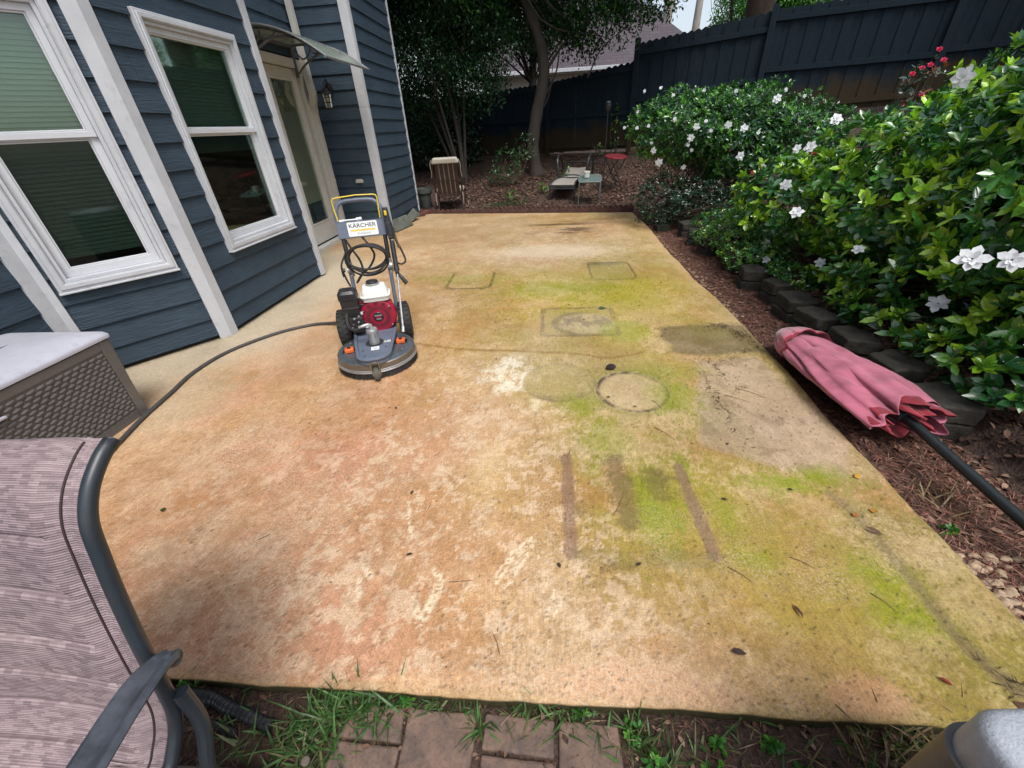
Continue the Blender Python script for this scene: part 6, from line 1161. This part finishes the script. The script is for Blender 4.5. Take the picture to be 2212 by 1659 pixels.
for sx in (-1, 1):
    mb = MB(); mb.tube(smooth_path([(sx*.25, .0, -.01), (sx*.25, .0, .15), (sx*.25, .01, .28), (sx*.25, .08, .345), (sx*.25, .5, .37), (sx*.25, .95, .35), (sx*.25, 1.15, .36), (sx*.25, 2.05, .56)], 7), .015, 8); mb.build('side_rail', m_lf, CL)
    mb = MB(); mb.tube(smooth_path([(sx*.29, 1.02, .33), (sx*.32, 1.03, .55), (sx*.34, 1.10, .70), (sx*.35, 1.30, .76), (sx*.35, 1.55, .72), (sx*.35, 1.70, .56), (sx*.34, 1.76, .2), (sx*.34, 1.78, -.12)], 7), .022, 8); mb.build('arm', m_lf, CL)
    mb = MB(); mb.tube([(sx*.27, 1.0, .35), (sx*.28, .98, .0)], .013, 8); mb.build('leg', m_lf, CL)
mb = MB(); mb.tube([(-.25, .0, .24), (.25, .0, .24)], .012, 8); mb.box((0, .005, .285), (.47, .02, .045)); mb.build('foot_rail', m_lf, CL)
mb = MB(); mb.tube(smooth_path([(-.25, .98, .345), (-.1, 1.0, .385), (.1, 1.0, .385), (.25, .98, .345)], 6), .012, 8); mb.tube([(-.29, 1.02, .335), (.29, 1.02, .335)], .010, 8); mb.build('hinge_bar', m_lf, CL)
mb = MB(); mb.tube([(-.25, 2.05, .56), (.25, 2.05, .56)], .014, 8); mb.tube([(-.29, 1.76, .25), (.29, 1.76, .25)], .012, 8); mb.build('head_rail', m_lf, CL)
# ---- glass side table with pot
m_tg, n, b = new_mat('frosted_glass_top'); b.inputs['Base Color'].default_value = (.11, .16, .14, 1); b.inputs['Roughness'].default_value = .25; b.inputs['Alpha'].default_value = .85
m_gfr = simple('grey_green_steel', (.20, .23, .21), .45, (.14, .16, .15), 10, bs=.1)
X, Y = .86, 8.86; ST = empty('side_table', (X, Y, gz(X, Y)), R(-4), 'small square frosted glass side table with pale metal legs beside the lounger', 'table'); ST.rotation_euler = (R(11), 0, R(-4))
mb = MB(); mb.prism(rectpath(.40, .40, .06), .452, .460); mb.build('glass_top', m_tg, ST)
mb = MB(); mb.tube([(x, y, .452) for x, y in rectpath(.42, .42, .07)], .011, 8, closed=True); mb.build('rim', m_gfr, ST)
for sx in (-1, 1):
    for sy in (-1, 1): mb = MB(); mb.tube(smooth_path([(sx*.18, sy*.18, .45), (sx*.20, sy*.20, .41), (sx*.205, sy*.205, .2), (sx*.21, sy*.21, -.03)], 4), .009, 8); mb.build('leg', m_gfr, ST)
m_pot = simple('white_ceramic', (.72, .73, .70), .3, (.62, .63, .6), 8)
PT = empty('flower_pot', (X-.07, Y-.06, gz(X, Y)+.461), 0, 'small white pot standing on the frosted glass side table', 'pot')
mb = MB(); mb.lathe([(0, 0), (.052, 0), (.062, .085), (.068, .088), (.068, .112), (.060, .112), (.056, .09)], 20); mb.build('cup', m_pot, PT)
mb = MB(); mb.lathe([(0, .098), (.058, .096)], 14); mb.build('soil', m_dark, PT)
mb = MB(); mb.tube([(0, 0, .09), (.012, 0, .125)], .01, 5); mb.build('sprout', m_bud, PT)
# ---- red folding table
m_rtop = simple('dull_red_top', (.14, .012, .014), .45, (.16, .010, .012), 12, bs=.2)
X, Y = 1.40, 9.62; RT = empty('folding_table', (X, Y, gz(X, Y)), R(20), 'round red folding bistro table on crossed dark legs behind the glass table', 'table'); RT.rotation_euler = (R(8), 0, R(20))
mb = MB(); mb.lathe([(0, .635), (.215, .635), (.225, .628), (.225, .610), (.218, .610)], 36); mb.build('table_top', m_rtop, RT)
for s_ in (-1, 1):
    for y_ in (-.13, .13):
        mb = MB(); mb.tube([(s_*.17, y_*(.9 if s_ > 0 else 1.1), .61), (-s_*.19, y_*(.9 if s_ > 0 else 1.1), 0)], .009, 8); mb.build('leg', m_lf, RT)
mb = MB(); mb.tube([(0, -.15, .30), (0, .15, .30)], .007, 6); mb.tube([(-.10, -.13, .16), (-.10, .13, .16)], .007, 6); mb.tube([(.10, -.13, .16), (.10, .13, .16)], .007, 6); mb.build('brace', m_lf, RT)
# ---- garden torch
X, Y = 1.20, 9.45; GT = empty('garden_torch', (X, Y, gz(X, Y)), R(0), 'tall thin dark garden torch pole between the lounger and the red table', 'torch')
mb = MB(); mb.tube([(0, 0, -.1), (.0, 0, 1.42)], .008, 8); mb.build('pole', m_lf, GT)
mb = MB(); mb.lathe([(.012, 1.40), (.045, 1.44), (.055, 1.52), (.045, 1.525), (.05, 1.56), (.03, 1.58), (0, 1.585)], 14); mb.build('burner', m_lf, GT)
# ---- dark green planter beyond the house corner
X, Y = -2.50, 8.98; mb = MB(); mb.lathe([(0, 0), (.10, 0), (.115, .02), (.13, .26), (.165, .30), (.165, .38), (.15, .385), (.14, .34)], 20); o = mb.build('planter', simple('green_grey_planter', (.030, .042, .036), .6, (.09, .10, .09), 5, bs=.2), None); o.location = (X, Y, gz(X, Y)-.02); tag(o, 'dark green planter half hidden behind the far house corner', 'planter')
# ================================================================ leaf litter, needles, gravel, grass
def litter(name, N, xr_, yr_, L, cols, seed, label, mat, W=.5, flat=.25, zoff=.006, keep=None, curl=.25, zf=None):
    rg = np.random.default_rng(seed); x = rg.uniform(*xr_, N); y = rg.uniform(*yr_, N)
    if keep is not None: k = keep(x, y, rg); x = x[k]; y = y[k]
    n_ = len(x); z = (zt(x, y) if zf is None else zf(x, y))+zoff+rg.random(n_)*.02*(flat*2); a = rg.uniform(0, 6.283, n_)
    D = np.stack([np.cos(a), np.sin(a), rg.normal(size=n_)*flat*.7], 1); Nn = np.stack([rg.normal(size=n_)*flat, rg.normal(size=n_)*flat, np.ones(n_)], 1); l_ = L*rg.uniform(.5, 1.3, n_)
    V, F, C_ = leaves(np.stack([x, y, z], 1), D, Nn, l_, l_*W, np.array(cols)[rg.integers(0, len(cols), n_)]*rg.uniform(.6, 1.3, (n_, 1)), curl=curl*1.0, full=W > .2)
    o = mesh_np(name, V, F, mat, None, False, C_); tag(o, label, 'leaf litter', kind='stuff'); return o
m_dry = leaf_mat('dry_leaves', .7, .05, .25, .2)
BR = [(.085, .045, .031), (.14, .078, .053), (.058, .033, .025), (.24, .15, .105), (.105, .05, .036)]
off_slab = lambda x, y: (y > 8.72-.17*(x+2.6)) & ~((x < -2.55) & (y < 8.7))
litter('leaf_litter', 42000, (-7, 4.2), (8.05, 13.2), .062, BR, 1, 'brown fallen leaves covering the ground under the trees', m_dry, keep=lambda x, y, rg: off_slab(x, y) & (rg.random(len(x)) < np.clip(1.3-(y-8)*.13, .3, 1)))
right_keep = lambda x, y, rg: (x > edge_right(y)+.005)
litter('pine_straw', 34000, (1.5, 2.0), (.3, 8.3), .055, [(.24, .10, .07), (.18, .075, .052), (.32, .17, .12), (.12, .055, .04)], 2, 'reddish pine needles on the strip between slab and stones', m_dry, W=.055, flat=.3, keep=right_keep, curl=.1)
litter('leaf_mulch', 20000, (1.5, 4.5), (.3, 8.3), .038, BR, 3, 'chopped brown leaves between the slab and the shrubs', m_dry, keep=right_keep)
litter('needle_mulch', 5200, (-1.7, 2.3), (.12, .485), .05, BR+[(.14, .085, .05)], 4, 'damp needles and leaf crumbs on the soil at the near edge', m_dry, W=.05, keep=lambda x, y, rg: ~((x > -.62) & (x < .21) & (y < .462)) | (rg.random(len(x)) < .05))
litter('leaf_crumbs', 1500, (-1.7, 2.3), (.12, .48), .022, BR, 14, 'small dark leaf pieces at the near edge', m_dry)
litter('bed_litter', 9000, (1.85, 2.9), (.6, 5.2), .045, BR, 23, 'dry leaves and bark among the stones below the gardenia', m_dry, keep=right_keep)
# ---- debris on the slab
slabz = lambda x, y: 0*x+.002
def near_pts(P, s):
    def f(x, y, rg):
        d = np.min([np.hypot((x-a)/sx_, (y-b_)/sy_) for a, b_, sx_, sy_ in P], 0); return rg.random(len(x)) < np.exp(-d*d)*s
    return f
litter('needle_drift', 16000, (.8, 1.53), (.45, 3.3), .034, [(.030, .018, .014), (.05, .028, .02), (.08, .045, .03)], 5, 'dark needle drifts left by rain on the slab', m_dry, W=.10, flat=.06, zoff=.001, keep=near_pts([(1.36, 3.02, .08, .05), (1.46, 2.86, .06, .10), (1.50, 2.7, .03, .12), (1.10, 2.47, .10, .012), (1.12, 2.38, .02, .06), (1.13, 2.27, .03, .02), (1.28, 2.50, .06, .012), (.96, 2.98, .04, .01), (1.30, .58, .02, .06), (1.36, .52, .04, .03), (1.0, 2.0, .015, .25), (1.4, 2.6, .08, .02)], .9), zf=slabz, curl=.05)
litter('leaf_specks', 620, (-2.6, 1.5), (.5, 8.0), .011, [(.03, .018, .014), (.05, .03, .02), (.09, .06, .035), (.2, .15, .07)], 6, 'tiny dark crumbs and specks strewn over the slab', m_dry, W=.4, flat=.1, zoff=.002, zf=slabz, keep=lambda x, y, rg: (x > -2.5) & (rg.random(len(x)) < np.clip(.35+.3*(x+1), .2, 1)))
rg = np.random.default_rng(77)
def one_leaf(x, y, L, W, col, rz, lab, grp=None, z=.003, cat='leaf', name='fallen_leaf', lift=.12):
    D = np.array([[math.cos(rz), math.sin(rz), lift]]); Nn = np.array([[rg.normal()*.3, rg.normal()*.3, 1]]); V, F, C_ = leaves(np.zeros((1, 3)), D, Nn, np.array([L]), np.array([W]), np.array([col]), curl=.3)
    V[:, 2] -= V[:, 2].min(); o = mesh_np(name, V, F, m_dry, None, False, C_, loc=(x, y, z)); tag(o, lab, cat, grp)
one_leaf(-1.735, 1.105, .035, .022, (.03, .05, .015), 2.2, 'curled green leaf on the slab near the patio chair')
one_leaf(1.37, 1.39, .038, .026, (.42, .22, .03), .2, 'yellow leaf on the slab edge beside the umbrella pole'); one_leaf(1.235, 1.17, .034, .022, (.30, .11, .02), .6, 'orange brown spotted leaf left of the yellow spotted one'); one_leaf(1.325, 1.19, .03, .03, (.38, .18, .03), 1.1, 'round yellow and brown spotted leaf near the right edge')
one_leaf(1.245, 1.12, .06, .014, (.10, .05, .035), -.7, 'narrow reddish leaf just below the spotted leaves'); one_leaf(.565, .64, .045, .03, (.07, .045, .04), .1, 'crumpled brown leaf on the orange patch near the front edge'); one_leaf(.83, .75, .05, .012, (.08, .035, .025), 1.7, 'narrow dark red leaf standing alone near the front right')
one_leaf(.46, 3.40, .07, .035, (.05, .09, .03), .1, 'green leaf lying on the corner of the square furniture mark'); one_leaf(1.15, 4.05, .03, .018, (.07, .04, .03), 1, 'small brown leaf right of the far square mark')
one_leaf(1.12, .60, .035, .012, (.18, .02, .02), -.5, 'small red leaf near the front right corner'); one_leaf(1.33, .505, .07, .035, (.10, .05, .03), 2.6, 'brown oak leaf in the needle drift at the front right corner')
for (x, y, r_) in ((-.62, 1.24, 1.4), (-.55, .93, .5), (.36, 2.02, .3), (.5, 1.93, .1), (-.35, 2.5, 2), (.9, 1.6, 1), (.75, 1.25, 0), (1.05, 1.31, .2), (-.9, 1.9, 2), (.2, 3.5, .4), (-.6, 5.0, 1), (1.0, 5.0, 2), (-1.5, 6.2, 1.2), (.9, 5.6, .3), (.05, .9, 1.9), (.33, .92, .6)): one_leaf(x, y, .026, .014, (.055, .035, .025), r_, 'small dry dark leaf lying on the slab', 'small dark leaves on the slab')
m_twig = simple('dry_twig', (.12, .075, .045), .9, (.07, .04, .03), 30)
for (x, y, L, a) in ((-.36, .83, .09, .1), (.58, 1.74, .13, -.9), (.28, 1.15, .12, 1.1), (.9, .98, .08, -.6), (.66, .93, .08, -.7), (1.1, .85, .08, -1), (-.15, .60, .07, 2), (.80, .52, .10, -1.1), (1.15, 2.12, .16, -.7), (1.05, 2.05, .14, -.6), (.62, 2.0, .10, -1.2), (-1.2, .98, .05, .7), (-.52, 1.16, .05, 1.5), (.1, 1.5, .06, 1.2)):
    mb = MB(); mb.tube([(0, 0, 0), (L*.5*math.cos(a)+.004, L*.5*math.sin(a), .003), (L*math.cos(a), L*math.sin(a), 0)], [.0013, .0011, .0007], 5); o = mb.build('twig', m_twig, None); o.location = (x, y, .003); tag(o, 'thin brown pine needle lying on the slab', 'twig', 'needles on the slab')
# pine cone
m_cone = simple('pine_cone_scales', (.060, .038, .030), .8, (.03, .02, .016), 30, bs=.4); mb = MB(); mb.lathe([(0, -.032), (.012, -.026), (.017, 0), (.013, .022), (0, .034)], 12)
for k in range(60):
    t = k/60; z = -.028+.056*t; r_ = .017*math.sin(math.pi*(.12+.8*t)); a = k*2.39996; rot = Matrix.Rotation(a, 3, 'Z') @ Matrix.Rotation(R(60), 3, 'Y'); mb.box((r_*math.cos(a), r_*math.sin(a), z), (.006, .012, .011), rot)
o = mb.build('pine_cone', m_cone, None); o.location = (.43, 2.36, .018); o.rotation_euler = (0, R(90), .2); tag(o, 'dark pine cone lying above the round plant pot mark', 'pine cone')
# gravel
m_grav = simple('tan_gravel', (.42, .30, .19), .8, (.24, .17, .11), 40, bs=.4)
def gravel(N, fx, fy, s, seed, name, lab):
    rg = np.random.default_rng(seed); mb = MB()
    for i in range(N):
        x, y = fx(rg), fy(rg); r_ = s*rg.uniform(.5, 1.2); V = []; ph = rg.uniform(0, 6.28)
        for (zz, q_) in ((0, .7), (.35, 1), (.75, .8)):
            for k in range(6): a = k*math.pi/3+ph; w_ = r_*q_*rg.uniform(.8, 1.15); V.append((x+w_*math.cos(a), y+w_*.75*math.sin(a), gz(x, y)+.004+zz*r_*.7))
        V.append((x, y, gz(x, y)+.004+r_*.7)); F = [(j*6+k, j*6+(k+1) % 6, j*6+6+(k+1) % 6, j*6+6+k) for j in range(2) for k in range(6)]+[(12+k, 12+(k+1) % 6, 18) for k in range(6)]; mb.add(V, F, True)
    tag(mb.build(name, m_grav, None, sharp=60), lab, 'gravel', kind='stuff')
gravel(170, lambda g_: edge_right(np.array([.9]))[0]+.01+abs(g_.normal())*.11, lambda g_: g_.uniform(.55, 1.05), .021, 1, 'gravel', 'tan pebbles beside the slab at the lower right')
gravel(260, lambda g_: 1.585+abs(g_.normal())*.05, lambda g_: g_.uniform(3.3, 6.9), .014, 2, 'fine_gravel', 'pale gravel along the far right slab edge')
# grass & weeds
def blades(name, spots, lab, seed, cols, Lr=(.05, .11), kind='stuff'):
    rg = np.random.default_rng(seed); P = []; H_ = []
    for (x, y, s, n_) in spots:
        px_ = x+rg.normal(size=n_)*s; py_ = y+rg.normal(size=n_)*s*.5; P.append(np.stack([px_, py_, zt(px_, py_)+.0], 1))
    P = np.concatenate(P); n_ = len(P); a = rg.uniform(0, 6.28, n_); lean_ = rg.uniform(.3, 1.3, n_); L = rg.uniform(*Lr, n_); w_ = rg.uniform(.0018, .0038, n_)
    d = np.stack([np.cos(a)*lean_, np.sin(a)*lean_, np.ones(n_)], 1); d = norm(d); s_ = norm(np.cross(d, rand_dir(n_, rg))); V = []
    for t, ww in ((0, 1), (.35, 1), (.7, .75), (1, .05)):
        c_ = P+d*(L*t)[:, None]+np.stack([np.cos(a), np.sin(a), -np.ones(n_)*.9], 1)*(L*.38*t*t*lean_)[:, None]; V += [c_-s_*(w_*ww)[:, None], c_+s_*(w_*ww)[:, None]]
    V = np.stack(V, 1).reshape(-1, 3); b_ = (np.arange(n_)*8)[:, None, None]; F = (np.array([(0, 1, 3, 2), (2, 3, 5, 4), (4, 5, 7, 6)])[None]+b_).reshape(-1, 4)
    C_ = np.repeat(np.array(cols)[rg.integers(0, len(cols), n_)]*rg.uniform(.7, 1.3, (n_, 1)), 8, 0); tag(mesh_np(name, V, F, m_leaf2, None, True, C_), lab, 'grass', kind=kind)
GC = [(.06, .13, .035), (.09, .18, .055), (.05, .11, .03), (.17, .17, .08)]
blades('grass', [(-.68, .40, .05, 120), (-.62, .455, .05, 90), (-.50, .468, .05, 50), (-.68, .33, .05, 110), (-.93, .43, .05, 26), (-.85, .36, .06, 30), (-.36, .472, .03, 24), (-.28, .472, .03, 26), (-.195, .43, .008, 40), (-.05, .468, .05, 50), (.05, .468, .03, 40), (.12, .47, .04, 26), (.24, .43, .03, 70), (.30, .37, .04, 40), (.42, .40, .03, 16), (.62, .44, .15, 26), (.85, .46, .12, 40), (.95, .40, .08, 50), (1.0, .46, .05, 40), (-1.13, .47, .02, 30)], 'green grass growing along the near edge of the slab', 1, GC, (.03, .085))
blades('long_grass', [(-.60, .45, .05, 70), (-.52, .462, .05, 50), (-.67, .41, .05, 40), (-.05, .462, .04, 14)], 'longer grass blades spilling over the slab edge left of the pavers', 9, GC[:2], (.07, .13))
blades('grass_tuft', [(-.95, 8.85, .14, 130), (-.55, 8.95, .08, 60)], 'grass tuft behind the scalloped edging', 2, [(.04, .09, .03), (.06, .12, .04)], (.08, .2))
blades('dry_grass', [(.95, .45, .12, 110), (1.15, .44, .1, 70), (1.7, 1.3, .08, 40), (1.9, 2.9, .05, 40)], 'dry straw coloured stems near the front right corner', 3, [(.25, .19, .10), (.16, .11, .06)], (.05, .12))
WD = [(.05, .17, .03), (.08, .23, .04), (.035, .12, .025)]
wl = [(.235, .44, .028, 'leafy weed right of the last paver'), (.29, .38, .03, 'broad clump of clover like weed under the slab edge'), (.46, .42, .018, 'small weed beside the yellow leaf'), (.60, .43, .020, 'sprouting weed in the middle of the bare soil'), (.43, .37, .022, 'weed patch at the bottom between soil and pavers'), (.10, .475, .02, 'round leaved weed on the slab edge above the pavers'), (-1.14, .485, .018, 'bright weed at the slab corner by the chair arm'), (1.59, .66, .03, 'heart leaved weed among the pebbles at right'), (1.60, 1.15, .022, 'small weed below the umbrella pole'), (.66, .38, .018, 'weed seedling near the bottom edge, right of centre'), (-.42, .475, .015, 'tiny weed between grass and slab')]
for i, (x, y, s_, lab) in enumerate(wl): shrub('weed', (x, y, gz(x, y)), [(x, y, gz(x, y)+.02, s_, s_*.7, .02)], 10, 5, .024, .62, lab, 'weed', 'weeds around the slab', seed=200+i, cols=WD, tip=.3, tipcol=(.12, .3, .04), mat=m_leaf2)
